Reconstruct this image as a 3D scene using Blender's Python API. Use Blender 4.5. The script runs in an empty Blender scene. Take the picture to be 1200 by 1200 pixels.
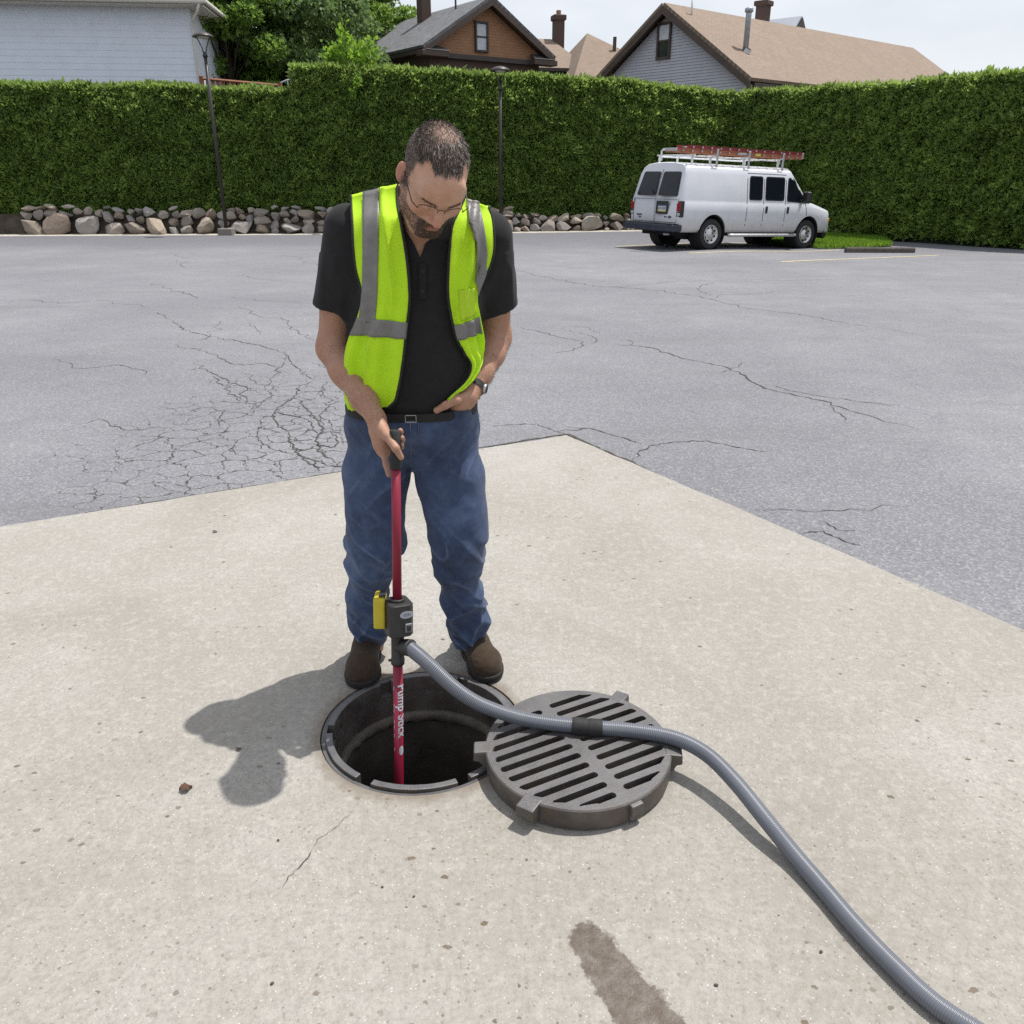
import bpy, bmesh, math, random
import numpy as np
from mathutils import Vector, Matrix, noise as mnoise
from mathutils.bvhtree import BVHTree

random.seed(7)
RNG = np.random.default_rng(11)
R = math.radians
SC = bpy.context.scene
COL = SC.collection

# ------------------------------------------------------------------ camera
FOC, PITCH, CAM_H = 980.0, R(22.2), 1.66
cam_data = bpy.data.cameras.new('camera')
cam_data.sensor_width = 36.0
cam_data.lens = 36.0 * FOC / 1200.0
cam_data.clip_start = 0.05
cam_data.clip_end = 2000
cam = bpy.data.objects.new('camera', cam_data)
COL.objects.link(cam)
cam.location = (0, 0, CAM_H)
cam.rotation_euler = (R(90) - PITCH, 0, 0)
SC.camera = cam

# ------------------------------------------------------------------ light
SUN_EL, SUN_AZ = R(68.5), R(60.0)          # azimuth measured from +Y towards +X
world = bpy.data.worlds.new('World')
SC.world = world
world.use_nodes = True
wn = world.node_tree
wn.nodes.clear()
w_out = wn.nodes.new('ShaderNodeOutputWorld')
w_bg = wn.nodes.new('ShaderNodeBackground')
w_sky = wn.nodes.new('ShaderNodeTexSky')
w_sky.sky_type = 'NISHITA'
w_sky.sun_disc = False
w_sky.sun_elevation = SUN_EL
w_sky.sun_rotation = SUN_AZ
w_sky.air_density = 1.0
w_sky.dust_density = 2.6
w_sky.ozone_density = 1.0
# thin high cloud veil over the whole sky
w_tc = wn.nodes.new('ShaderNodeTexCoord')
w_map = wn.nodes.new('ShaderNodeMapping')
w_map.inputs['Scale'].default_value = (1.0, 1.0, 3.2)
w_noise = wn.nodes.new('ShaderNodeTexNoise')
w_noise.inputs['Scale'].default_value = 2.3
w_noise.inputs['Detail'].default_value = 7
w_noise.inputs['Roughness'].default_value = 0.58
w_ramp = wn.nodes.new('ShaderNodeValToRGB')
w_ramp.color_ramp.elements[0].position = 0.30
w_ramp.color_ramp.elements[0].color = (0.55, 0.55, 0.55, 1)
w_ramp.color_ramp.elements[1].position = 0.66
w_ramp.color_ramp.elements[1].color = (0.96, 0.96, 0.96, 1)
w_mix = wn.nodes.new('ShaderNodeMix')
w_mix.data_type = 'RGBA'
w_mix.inputs['B'].default_value = (8.7, 9.05, 9.6, 1)
wn.links.new(w_tc.outputs['Generated'], w_map.inputs['Vector'])
wn.links.new(w_map.outputs['Vector'], w_noise.inputs['Vector'])
wn.links.new(w_noise.outputs['Fac'], w_ramp.inputs['Fac'])
wn.links.new(w_ramp.outputs['Color'], w_mix.inputs['Factor'])
wn.links.new(w_sky.outputs['Color'], w_mix.inputs['A'])
wn.links.new(w_mix.outputs['Result'], w_bg.inputs['Color'])
w_bg.inputs['Strength'].default_value = 0.10
wn.links.new(w_bg.outputs['Background'], w_out.inputs['Surface'])

sun_data = bpy.data.lights.new('sun', 'SUN')
sun_data.energy = 4.7
sun_data.angle = R(0.55)
sun_data.color = (1.0, 0.955, 0.89)
sun = bpy.data.objects.new('sun', sun_data)
COL.objects.link(sun)
sun_dir = Vector((math.cos(SUN_EL) * math.sin(SUN_AZ), math.cos(SUN_EL) * math.cos(SUN_AZ), math.sin(SUN_EL)))
sun.rotation_euler = sun_dir.to_track_quat('Z', 'Y').to_euler()
sun.location = (20, 20, 40)

SC.view_settings.view_transform = 'Standard'
SC.view_settings.look = 'None'
SC.view_settings.gamma = 1.0
SC.view_settings.exposure = 0.10
SC.view_settings.use_curve_mapping = False

# ------------------------------------------------------------------ geometry of the place
_c, _s = math.cos(PITCH), math.sin(PITCH)
def _ss(a, b, x):
    t = min(1.0, max(0.0, (x - a) / (b - a)))
    return t * t * (3 - 2 * t)
def gz(X, Y):
    """height of the lot: level round the manhole, falling gently towards the hedge"""
    return -0.006 - 0.0115 * max(0.0, Y - 4.0) - 0.10 * _ss(5, 8, X) * _ss(18, 24, Y)
def sight(x, y):
    u = (x - 600) / FOC; v = (600 - y) / FOC
    return Vector((u, _c + v * _s, -_s + v * _c))
def at(x, y, Y):
    """the point at distance Y on the sight line of survey mark (x, y)"""
    d = sight(x, y)
    return Vector((0, 0, CAM_H)) + d * (Y / d.y)
def atz(x, y, z):
    d = sight(x, y)
    return Vector((0, 0, CAM_H)) + d * ((z - CAM_H) / d.z)
def atg(x, y, lift=0.0):
    z = 0.0
    for _ in range(25):
        p = atz(x, y, z); z = gz(p.x, p.y)
    return Vector((p.x, p.y, z + lift))

# ------------------------------------------------------------------ mesh helpers
class MB:
    def __init__(self): self.v = []; self.f = []
    def add(self, vs, fs):
        o = len(self.v)
        self.v += [tuple(p) for p in vs]
        self.f += [tuple(i + o for i in f) for f in fs]
        return self
    def box(self, c, s, rot=None, taper=1.0):
        hx, hy, hz = s[0] / 2, s[1] / 2, s[2] / 2
        vs = []
        for z in (-hz, hz):
            k = taper if z > 0 else 1.0
            for x, y in ((-hx, -hy), (hx, -hy), (hx, hy), (-hx, hy)):
                p = Vector((x * k, y * k, z))
                if rot is not None: p = rot @ p
                vs.append(p + Vector(c))
        return self.add(vs, [(3, 2, 1, 0), (4, 5, 6, 7), (0, 1, 5, 4), (1, 2, 6, 5), (2, 3, 7, 6), (3, 0, 4, 7)])
    def tube(self, pts, r, n=12, caps=True, up=None):
        pts = [Vector(p) for p in pts]
        m = len(pts)
        rr = r if hasattr(r, '__len__') else [r] * m
        tang = []
        for i in range(m):
            a = pts[max(0, i - 1)]; b = pts[min(m - 1, i + 1)]
            tang.append((b - a).normalized())
        ref = Vector(up) if up else (Vector((0, 0, 1)) if abs(tang[0].z) < 0.9 else Vector((1, 0, 0)))
        nrm = (ref - tang[0] * ref.dot(tang[0])).normalized()
        vs = []
        for i in range(m):
            nrm = (nrm - tang[i] * nrm.dot(tang[i])).normalized()
            bi = tang[i].cross(nrm)
            for k in range(n):
                a = 2 * math.pi * k / n
                vs.append(pts[i] + (nrm * math.cos(a) + bi * math.sin(a)) * rr[i])
        fs = []
        for i in range(m - 1):
            for k in range(n):
                a = i * n + k; b = i * n + (k + 1) % n
                fs.append((a, b, b + n, a + n))
        if caps:
            fs.append(tuple(range(n - 1, -1, -1)))
            fs.append(tuple((m - 1) * n + k for k in range(n)))
        return self.add(vs, fs)
    def lathe(self, prof, n=48, c=(0, 0, 0), mtx=None, closed=False):
        """prof: list of (radius, height); revolved about local z"""
        vs = []
        for r, z in prof:
            for k in range(n):
                a = 2 * math.pi * k / n
                p = Vector((r * math.cos(a), r * math.sin(a), z))
                if mtx is not None: p = mtx @ p
                vs.append(p + Vector(c))
        m = len(prof); fs = []
        rng = m if closed else m - 1
        for i in range(rng):
            j = (i + 1) % m
            for k in range(n):
                k2 = (k + 1) % n
                fs.append((i * n + k, i * n + k2, j * n + k2, j * n + k))
        return self.add(vs, fs)
    def prism(self, poly, d0, d1, mtx=None):
        """2-D polygon in local xy, extruded from z=d0 to z=d1"""
        n = len(poly); vs = []
        for z in (d0, d1):
            for x, y in poly:
                p = Vector((x, y, z))
                if mtx is not None: p = mtx @ p
                vs.append(p)
        fs = [tuple(range(n - 1, -1, -1)), tuple(range(n, 2 * n))]
        for k in range(n):
            fs.append((k, (k + 1) % n, n + (k + 1) % n, n + k))
        return self.add(vs, fs)
    def grid(self, P):
        """P[i][j] of points"""
        ni, nj = len(P), len(P[0])
        vs = [p for row in P for p in row]
        fs = [(i * nj + j, i * nj + j + 1, (i + 1) * nj + j + 1, (i + 1) * nj + j) for i in range(ni - 1) for j in range(nj - 1)]
        return self.add(vs, fs)
    def build(self, name, mat, parent=None, smooth=False, bevel=0.0, segs=2, fix=True):
        me = bpy.data.meshes.new(name)
        me.from_pydata(self.v, [], self.f)
        if fix:
            bm = bmesh.new(); bm.from_mesh(me)
            bmesh.ops.recalc_face_normals(bm, faces=bm.faces)
            bm.to_mesh(me); bm.free()
        me.update()
        return link(name, me, mat, parent, smooth, bevel, segs)

def link(name, me, mat, parent=None, smooth=False, bevel=0.0, segs=2):
    o = bpy.data.objects.new(name, me)
    COL.objects.link(o)
    if mat is not None:
        if not me.materials: me.materials.append(mat)
    if parent is not None: o.parent = parent
    if smooth:
        me.polygons.foreach_set('use_smooth', [True] * len(me.polygons))
    if bevel > 0:
        b = o.modifiers.new('bevel', 'BEVEL')
        b.width = bevel; b.segments = segs; b.limit_method = 'ANGLE'; b.angle_limit = R(40)
        b.harden_normals = False
    return o

def npmesh(name, verts, faces, mat, parent=None, smooth=True):
    """fast mesh from numpy arrays; faces (n,4) or (n,3)"""
    me = bpy.data.meshes.new(name)
    verts = np.asarray(verts, np.float32); faces = np.asarray(faces, np.int32)
    k = faces.shape[1]
    me.vertices.add(len(verts)); me.vertices.foreach_set('co', verts.ravel())
    me.loops.add(faces.size); me.loops.foreach_set('vertex_index', faces.ravel())
    me.polygons.add(len(faces))
    me.polygons.foreach_set('loop_start', np.arange(0, faces.size, k, dtype=np.int32))
    me.polygons.foreach_set('loop_total', np.full(len(faces), k, np.int32))
    me.update(calc_edges=True)
    me.validate()
    if smooth: me.polygons.foreach_set('use_smooth', np.ones(len(me.polygons), bool))
    return link(name, me, mat, parent)

def empty(name, loc=(0, 0, 0), rz=0.0):
    o = bpy.data.objects.new(name, None)
    COL.objects.link(o); o.location = loc; o.rotation_euler = (0, 0, rz)
    o.empty_display_size = 0.1
    return o

def tag(o, label=None, cat=None, group=None, kind=None):
    if label: o['label'] = label
    if cat: o['category'] = cat
    if group: o['group'] = group
    if kind: o['kind'] = kind
    return o

def keep(o, parent):
    """parent an object that was modelled in world space to a thing standing somewhere else"""
    o.parent = parent
    o.matrix_parent_inverse = parent.matrix_basis.inverted()
    return o

def apply_mods(o):
    dg = bpy.context.evaluated_depsgraph_get()
    dg.update()
    me = bpy.data.meshes.new_from_object(o.evaluated_get(dg))
    old = o.data; o.modifiers.clear(); o.data = me
    bpy.data.meshes.remove(old)
    return o

# ------------------------------------------------------------------ material helpers
class NT:
    """tiny node-tree writer"""
    def __init__(self, name, disp=False):
        self.m = bpy.data.materials.new(name); self.m.use_nodes = True
        self.t = self.m.node_tree
        self.b = self.t.nodes['Principled BSDF']
        self._obj = None
    def n(self, typ, **kw):
        nd = self.t.nodes.new('ShaderNode' + typ)
        for k, v in kw.items(): setattr(nd, k, v)
        return nd
    def put(self, sock, v):
        if isinstance(v, bpy.types.NodeSocket): self.t.links.new(v, sock)
        elif isinstance(v, (tuple, list)) and len(v) == 3 and sock.type == 'RGBA': sock.default_value = (*v, 1)
        else: sock.default_value = v
    def coord(self, kind='Object'):
        if self._obj is None: self._obj = self.n('TexCoord')
        return self._obj.outputs[kind]
    def mapping(self, vec=None, scale=(1, 1, 1), loc=(0, 0, 0), rot=(0, 0, 0)):
        m = self.n('Mapping'); self.put(m.inputs['Vector'], vec or self.coord())
        m.inputs['Scale'].default_value = scale; m.inputs['Location'].default_value = loc; m.inputs['Rotation'].default_value = rot
        return m.outputs['Vector']
    flat = False
    def noise(self, scale, detail=4, rough=0.55, vec=None, dist=0.0, out='Fac'):
        n = self.n('TexNoise'); n.noise_dimensions = '2D' if self.flat else '3D'; self.put(n.inputs['Vector'], vec or self.coord())
        n.inputs['Scale'].default_value = scale; n.inputs['Detail'].default_value = detail
        n.inputs['Roughness'].default_value = rough; n.inputs['Distortion'].default_value = dist
        return n.outputs[out]
    def voro(self, scale, feature='F1', vec=None, out='Distance', rand=1.0):
        n = self.n('TexVoronoi', feature=feature); n.voronoi_dimensions = '2D' if self.flat else '3D'; self.put(n.inputs['Vector'], vec or self.coord())
        n.inputs['Scale'].default_value = scale; n.inputs['Randomness'].default_value = rand
        return n.outputs[out] if out != 'both' else (n.outputs['Distance'], n.outputs['Color'])
    def ramp(self, fac, stops, interp='LINEAR'):
        r = self.n('ValToRGB'); self.put(r.inputs['Fac'], fac)
        cr = r.color_ramp; cr.interpolation = interp
        while len(cr.elements) < len(stops): cr.elements.new(0.5)
        for e, (p, c) in zip(cr.elements, stops):
            e.position = p
            e.color = (*c, 1) if hasattr(c, '__len__') else (c, c, c, 1)
        return r.outputs['Color']
    def rng(self, v, a, b, c=0.0, d=1.0, smooth=False):
        r = self.n('MapRange'); r.clamp = True
        if smooth: r.interpolation_type = 'SMOOTHSTEP'
        self.put(r.inputs['Value'], v)
        for k, x in zip(('From Min', 'From Max', 'To Min', 'To Max'), (a, b, c, d)): r.inputs[k].default_value = x
        return r.outputs['Result']
    def math(self, op, a, b=None, c=None):
        m = self.n('Math', operation=op)
        self.put(m.inputs[0], a)
        if b is not None: self.put(m.inputs[1], b)
        if c is not None: self.put(m.inputs[2], c)
        return m.outputs[0]
    def mix(self, fac, a, b, blend='MIX'):
        m = self.n('Mix', data_type='RGBA', blend_type=blend)
        self.put(m.inputs['Factor'], fac); self.put(m.inputs['A'], a); self.put(m.inputs['B'], b)
        return m.outputs['Result']
    def sep(self, v):
        s = self.n('SeparateXYZ'); self.put(s.inputs[0], v); return s.outputs
    def bump(self, h, strength=0.3, dist=0.01, normal=None):
        b = self.n('Bump'); self.put(b.inputs['Height'], h)
        b.inputs['Strength'].default_value = strength; b.inputs['Distance'].default_value = dist
        if normal is not None: self.put(b.inputs['Normal'], normal)
        return b.outputs['Normal']
    def out(self, color=None, rough=None, metal=None, normal=None, **kw):
        if color is not None: self.put(self.b.inputs['Base Color'], color)
        if rough is not None: self.put(self.b.inputs['Roughness'], rough)
        if metal is not None: self.put(self.b.inputs['Metallic'], metal)
        if normal is not None: self.put(self.b.inputs['Normal'], normal)
        for k, v in kw.items(): self.put(self.b.inputs[k.replace('_', ' ')], v)
        return self.m

def simple(name, col, rough=0.6, metal=0.0, var=0.12, scale=18.0, bump=0.0, bscale=120.0, **kw):
    """a plain surface with a little mottling and fine relief"""
    t = NT(name)
    n1 = t.noise(scale, 5, 0.6)
    c0 = tuple(max(0, x * (1 - var)) for x in col); c1 = tuple(min(1, x * (1 + var)) for x in col)
    color = t.ramp(n1, [(0.3, c0), (0.7, c1)])
    nm = None
    if bump > 0: nm = t.bump(t.noise(bscale, 4, 0.6), bump, 0.004)
    rr = t.rng(t.noise(scale * 1.7, 3), 0.3, 0.7, max(0, rough - 0.07), min(1, rough + 0.07))
    return t.out(color, rr, metal, nm, **kw)
SC.cycles.max_bounces = 6
SC.cycles.diffuse_bounces = 3
SC.cycles.glossy_bounces = 3
SC.cycles.transmission_bounces = 5
SC.cycles.use_denoising = False          # keep the fine grain of the surfaces
SC.cycles.sample_clamp_indirect = 4.0
SC.cycles.caustics_reflective = False
SC.cycles.caustics_refractive = False
# ------------------------------------------------------------------ the ground
def mat_asphalt():
    t = NT('asphalt'); t.flat = True
    v = t.coord()
    big = t.noise(0.35, 6, 0.6)
    mid = t.noise(2.2, 5, 0.6, dist=0.4)
    gd, grit = t.voro(95.0, 'F1', out='both')
    gs = t.sep(grit)
    n1 = t.noise(60.0, 4, 0.7)
    base = t.ramp(big, [(0.30, (0.142, 0.146, 0.166)), (0.52, (0.182, 0.187, 0.208)), (0.75, (0.226, 0.231, 0.250))])
    base = t.mix(t.rng(mid, 0.35, 0.7, 0, 0.50), base, (0.150, 0.154, 0.173))
    # sealed darker belt in front of the stones
    sx = t.sep(v)
    yb = t.math('ADD', sx[1], t.math('MULTIPLY', t.noise(0.5, 3), 2.2))
    belt = t.rng(yb, 22.0, 27.0, 0, 0.80, True)
    base = t.mix(belt, base, (0.100, 0.104, 0.128))
    # stones in the binder
    stone = t.ramp(gs[0], [(0.0, (0.07, 0.07, 0.075)), (0.35, (0.165, 0.163, 0.174)), (0.72, (0.25, 0.246, 0.25)), (1.0, (0.52, 0.505, 0.485))])
    base = t.mix(0.25, base, stone)
    sp = t.rng(t.voro(210.0, 'F1'), 0.0, 0.22, 1.0, 0.0)
    spk = t.math('MULTIPLY', sp, t.rng(t.noise(23.0, 2), 0.52, 0.62, 0, 0.40))
    base = t.mix(spk, base, (0.045, 0.044, 0.05))
    # faint tyre-dark smears
    sm = t.noise(1.0, 4, 0.6, vec=t.mapping(scale=(0.25, 1.4, 1), rot=(0, 0, R(-12))))
    base = t.mix(t.rng(sm, 0.55, 0.78, 0, 0.38), base, (0.135, 0.134, 0.142))
    # alligator cracking: cells with dirt-filled edges, in two worn patches
    wv = t.n('VectorMath', operation='SCALE'); t.put(wv.inputs[0], t.noise(5.0, 3, .6, out='Color')); wv.inputs['Scale'].default_value = .16
    wa = t.n('VectorMath', operation='ADD'); t.put(wa.inputs[0], v); t.put(wa.inputs[1], wv.outputs[0])
    ed = t.voro(5.2, 'DISTANCE_TO_EDGE', vec=wa.outputs[0])
    def patch(cx, cy, rx, ry):
        dx = t.math('DIVIDE', t.math('SUBTRACT', sx[0], cx), rx); dy = t.math('DIVIDE', t.math('SUBTRACT', sx[1], cy), ry)
        return t.math('SQRT', t.math('ADD', t.math('MULTIPLY', dx, dx), t.math('MULTIPLY', dy, dy)))
    pm = patch(-1.6, 5.7, 1.35, 2.1)
    pm = t.math('ADD', pm, t.math('MULTIPLY', t.math('SUBTRACT', t.noise(2.0, 3), .5), 1.1))
    pw = t.rng(pm, .45, 1.05, .036, .0)
    cr = t.math('MULTIPLY', t.math('LESS_THAN', ed, t.math('MULTIPLY', pw, t.rng(t.noise(14, 3, .7), .3, .7, .15, 1.2))), .92)
    base = t.mix(cr, base, (.040, .034, .029))
    h = t.math('ADD', t.math('MULTIPLY', gd, 0.7), t.math('MULTIPLY', n1, 0.5))
    h = t.math('SUBTRACT', h, t.math('MULTIPLY', cr, 1.5))
    return t.out(base, t.rng(mid, 0.3, 0.7, 0.72, 0.92), 0.0, t.bump(h, 0.55, 0.006), Specular_IOR_Level=0.3)

HOLE = Vector((-0.290, 2.235, 0)); HOLE_R = 0.318

def mat_concrete():
    t = NT('concrete'); t.flat = True
    v = t.coord()
    big = t.noise(0.9, 4, 0.6, dist=0.6)
    mid = t.noise(5.0, 4, 0.65)
    fine = t.noise(75.0, 3, 0.75)
    base = t.ramp(big, [(0.25, (0.268, 0.251, 0.225)), (0.5, (0.338, 0.326, 0.303)), (0.75, (0.400, 0.392, 0.374))])
    base = t.mix(t.rng(mid, 0.42, 0.75, 0, 0.5), base, (0.300, 0.277, 0.243))
    base = t.mix(t.rng(fine, 0.35, 0.68, 0.0, 0.62), base, (0.217, 0.203, 0.182))
    base = t.mix(t.rng(t.noise(24.0, 3, 0.7), 0.5, 0.72, 0, 0.35), base, (0.47, 0.448, 0.405))
    # pale and dark aggregate showing
    d1, g1 = t.voro(190.0, 'F1', out='both'); g1 = t.sep(g1)
    pale = t.math('MULTIPLY', t.rng(g1[0], 0.955, 1.0, 0, .8), t.rng(d1, 0.10, 0.45, 1, 0))
    dark = t.math('MULTIPLY', t.rng(g1[1], 0.86, 1.0), t.rng(d1, 0.12, 0.45, 1, 0))
    nearw = t.rng(t.sep(v)[1], 1.0, 2.6, 1.0, .35)
    base = t.mix(t.math('MULTIPLY', nearw, .40), base, (0.252, 0.236, 0.212))
    mot = t.noise(38.0, 3, .75)
    base = t.mix(t.math('MULTIPLY', t.rng(mot, .54, .72, 0, .50), nearw), base, (0.190, 0.162, 0.126))
    base = t.mix(t.math('MULTIPLY', t.rng(mot, .44, .28, 0, .25), nearw), base, (0.43, 0.41, 0.37))
    d3, g3 = t.voro(62.0, 'F1', out='both'); g3 = t.sep(g3)
    chip = t.math('MULTIPLY', t.math('MULTIPLY', t.math('GREATER_THAN', g3[0], .86), t.math('LESS_THAN', d3, t.rng(g3[1], 0, 1, .06, .26))), nearw)
    base = t.mix(t.math('MULTIPLY', chip, t.rng(g3[2], 0, 1, .2, .85)), base, (0.135, 0.105, 0.075))
    base = t.mix(t.math('MULTIPLY', pale, 0.8), base, (0.74, 0.72, 0.68))
    base = t.mix(t.math('MULTIPLY', dark, 0.7), base, (0.17, 0.145, 0.115))
    # pop-outs and pits, thicker on the worn near part
    pv = t.mapping(scale=(1.0, 1.3, 1.0), rot=(0, 0, 0.4))
    vx = t.n('VectorMath', operation='ADD')
    t.put(vx.inputs[0], pv)
    wob = t.n('VectorMath', operation='SCALE'); t.put(wob.inputs[0], t.noise(60.0, 2, out='Color')); wob.inputs['Scale'].default_value = 0.016
    t.put(vx.inputs[1], wob.outputs[0])
    d2, g2 = t.voro(25.0, 'F1', vec=vx.outputs[0], out='both'); g2 = t.sep(g2)
    wear = t.math('ADD', t.rng(t.noise(1.7, 3), 0.38, 0.66, 0.0, 0.20), t.rng(t.sep(v)[1], 1.1, 2.4, .07, -.03))
    pit = t.math('MULTIPLY', t.math('GREATER_THAN', t.math('ADD', g2[0], wear), 1.045), t.math('LESS_THAN', d2, t.rng(g2[1], 0, 1, .05, .24)))
    pit = t.math('MULTIPLY', pit, t.rng(g2[2], 0, 1, 0.25, 0.95))
    base = t.mix(pit, base, (0.115, 0.088, 0.060))
    # damp brown runnel near the camera
    sx = t.sep(v)
    wobx = t.math('MULTIPLY', t.math('SUBTRACT', t.noise(22.0, 5, 0.75), 0.5), 0.060)
    # distance to the segment A->B in the slab plane
    ax, ay, bx, by = 0.180, 1.425, 0.345, 1.120
    L = math.hypot(bx - ax, by - ay); ux, uy = (bx - ax) / L, (by - ay) / L
    rx = t.math('SUBTRACT', sx[0], ax); ry = t.math('SUBTRACT', sx[1], ay)
    al = t.math('ADD', t.math('MULTIPLY', rx, ux), t.math('MULTIPLY', ry, uy))
    ac = t.math('SUBTRACT', t.math('MULTIPLY', rx, -uy), t.math('MULTIPLY', ry, -ux))
    alc = t.math('MINIMUM', t.math('MAXIMUM', al, 0.0), L)
    da = t.math('SUBTRACT', al, alc)
    dist = t.math('SQRT', t.math('ADD', t.math('MULTIPLY', ac, ac), t.math('MULTIPLY', da, da)))
    dist = t.math('ADD', t.math('ADD', dist, wobx), t.math('MULTIPLY', alc, -0.075))
    damp = t.rng(dist, 0.043, 0.052, 1.0, 0.0)
    damp2 = t.math('MULTIPLY', damp, t.rng(t.noise(30.0, 4, .7), 0.3, 0.65, 0.72, 1.0))
    base = t.mix(t.math('MULTIPLY', damp2, 0.95), base, t.mix(0.94, base, (0.066, 0.046, 0.033)))
    # grime and broken mortar round the iron frame
    hx = t.math('SUBTRACT', sx[0], HOLE.x); hy = t.math('SUBTRACT', sx[1], HOLE.y)
    hr = t.math('SQRT', t.math('ADD', t.math('MULTIPLY', hx, hx), t.math('MULTIPLY', hy, hy)))
    hr = t.math('ADD', hr, t.math('MULTIPLY', t.math('SUBTRACT', t.noise(14.0, 5, 0.7), 0.5), 0.075))
    grime = t.rng(hr, 0.325, 0.372, 0.72, 0.0)
    base = t.mix(grime, base, (0.155, 0.125, 0.095))
    h = t.math('ADD', t.math('ADD', t.math('MULTIPLY', fine, 0.7), t.math('MULTIPLY', chip, -1.0)), t.math('MULTIPLY', pit, -1.6))
    h = t.math('ADD', h, t.math('MULTIPLY', d1, 0.30))
    rough = t.math('SUBTRACT', t.rng(mid, 0.3, 0.7, 0.82, 0.95), t.math('MULTIPLY', damp, 0.30))
    return t.out(base, rough, 0.0, t.bump(h, 0.5, 0.004), Specular_IOR_Level=0.3)

M_ASPH = mat_asphalt()
M_CONC = mat_concrete()
M_CRACK = simple('crack_dirt', (0.050, 0.044, 0.038), 0.95, var=0.5, scale=9.0)
M_PAINT = simple('worn_yellow_paint', (0.56, 0.47, 0.27), 0.8, var=0.28, scale=14.0, bump=0.2)
M_EARTH = simple('earth', (0.10, 0.085, 0.06), 0.95, var=0.35, scale=0.6, bump=0.4, bscale=8)

# far ground sheet, out to the horizon
mb = MB()
mb.grid([[(x, y, -0.75) for x in (-900, -60, 60, 900)] for y in (-300, 20, 90, 1200)])
tag(mb.build('ground', M_EARTH), kind='structure')

# slab: corner and edge directions surveyed from the picture
S_C = atz(664, 510, 0.0); S_L = atz(200, 585, 0.0); S_R = atz(1000, 653, 0.0)
dl = (S_L - S_C).normalized(); dr = (S_R - S_C).normalized()
def in_slab(x, y, m=0.0):
    q = Vector((x, y, 0)) - S_C
    # solve q = a*dl + b*dr
    det = dl.x * dr.y - dl.y * dr.x
    a = (q.x * dr.y - q.y * dr.x) / det; b = (dl.x * q.y - dl.y * q.x) / det
    return a > m and b > m

def lot():
    xs = np.concatenate([np.linspace(-34, -8, 27), np.linspace(-7.5, 7.5, 61), np.linspace(8, 34, 27)])
    ys = np.concatenate([np.linspace(-6, 8, 57), np.linspace(8.5, 34, 52)])
    vs = [(x, y, gz(x, y)) for y in ys for x in xs]
    nx = len(xs); fs = []
    for j in range(len(ys) - 1):
        for i in range(nx - 1):
            q = [(xs[i], ys[j]), (xs[i + 1], ys[j]), (xs[i + 1], ys[j + 1]), (xs[i], ys[j + 1])]
            if all(in_slab(a, b, 0.25) for a, b in q): continue
            fs.append((j * nx + i, j * nx + i + 1, (j + 1) * nx + i + 1, (j + 1) * nx + i))
    return MB().add(vs, fs).build('asphalt_lot', M_ASPH, fix=False)
LOT = tag(lot(), kind='structure')

def slab():
    """L-edged slab with the round opening for the frame, slightly crumbled along its edges"""
    cor = [S_C]
    n = 90
    def edge(a, d, ln):
        out = []
        for i in range(1, n + 1):
            s = ln * i / n
            p = a + d * s
            w = mnoise.noise(Vector((p.x * 6, p.y * 6, 1.3))) * 0.010 + mnoise.noise(Vector((p.x * 23, p.y * 23, 4.0))) * 0.006
            nr = Vector((-d.y, d.x, 0))
            out.append(p + nr * w)
        return out
    el = edge(S_C, dl, 11.0); er = edge(S_C, dr, 9.0)
    back = [er[-1] + dl * 11.0]
    outline = [S_C] + er + back + list(reversed(el))
    bm = bmesh.new()
    ov = [bm.verts.new((p.x, p.y, 0)) for p in outline]
    oe = [bm.edges.new((ov[i], ov[(i + 1) % len(ov)])) for i in range(len(ov))]
    m = 96
    hv = [bm.verts.new((HOLE.x + math.cos(2 * math.pi * k / m) * (HOLE_R + 0.004), HOLE.y + math.sin(2 * math.pi * k / m) * (HOLE_R + 0.004), 0)) for k in range(m)]
    he = [bm.edges.new((hv[i], hv[(i + 1) % m])) for i in range(m)]
    bmesh.ops.triangle_fill(bm, use_beauty=True, edges=oe + he)
    for f in bm.faces:
        if f.normal.z < 0: f.normal_flip()
    r = bmesh.ops.extrude_face_region(bm, geom=list(bm.faces))
    for e in r['geom']:
        if isinstance(e, bmesh.types.BMVert): e.co.z -= 0.16
    bmesh.ops.recalc_face_normals(bm, faces=bm.faces)
    me = bpy.data.meshes.new('concrete_slab'); bm.to_mesh(me); bm.free()
    return link('concrete_slab', me, M_CONC)
SLAB = tag(slab(), kind='structure')

# ------------------------------------------------------------------ cracks: jagged dirt-filled ribbons, each its own piece of the lot
def crack(pix, width, parent, rough=0.35, sub=7, zf=None, seed=0, taper=True):
    rr = random.Random(seed)
    pts = [atg(x, y) if zf is None else atz(x, y, zf) for x, y in pix]
    out = []
    for i in range(len(pts) - 1):
        a, b = pts[i], pts[i + 1]
        L = (b - a).length
        nr = Vector((-(b - a).y, (b - a).x, 0)).normalized()
        for k in range(sub):
            t = k / sub
            p = a.lerp(b, t)
            if k: p = p + nr * rr.gauss(0, 1) * L * rough * 0.13
            out.append(p)
    out.append(pts[-1])
    mb = MB(); n = len(out); ring = []
    for i, p in enumerate(out):
        d = (out[min(n - 1, i + 1)] - out[max(0, i - 1)])
        nr = Vector((-d.y, d.x, 0)).normalized()
        t = i / (n - 1)
        w = width * (0.35 + 0.95 * rr.random()) * (min(1, 6 * t, 6 * (1 - t)) * 0.85 + 0.15 if taper else 1.0)
        z = (gz(p.x, p.y) if zf is None else zf) + 0.0035
        ring.append((Vector((p.x, p.y, z)) + nr * w, Vector((p.x, p.y, z)) - nr * w))
    mb.grid(ring)
    o = mb.build('crack', M_CRACK, parent, fix=False)
    return o

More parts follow.
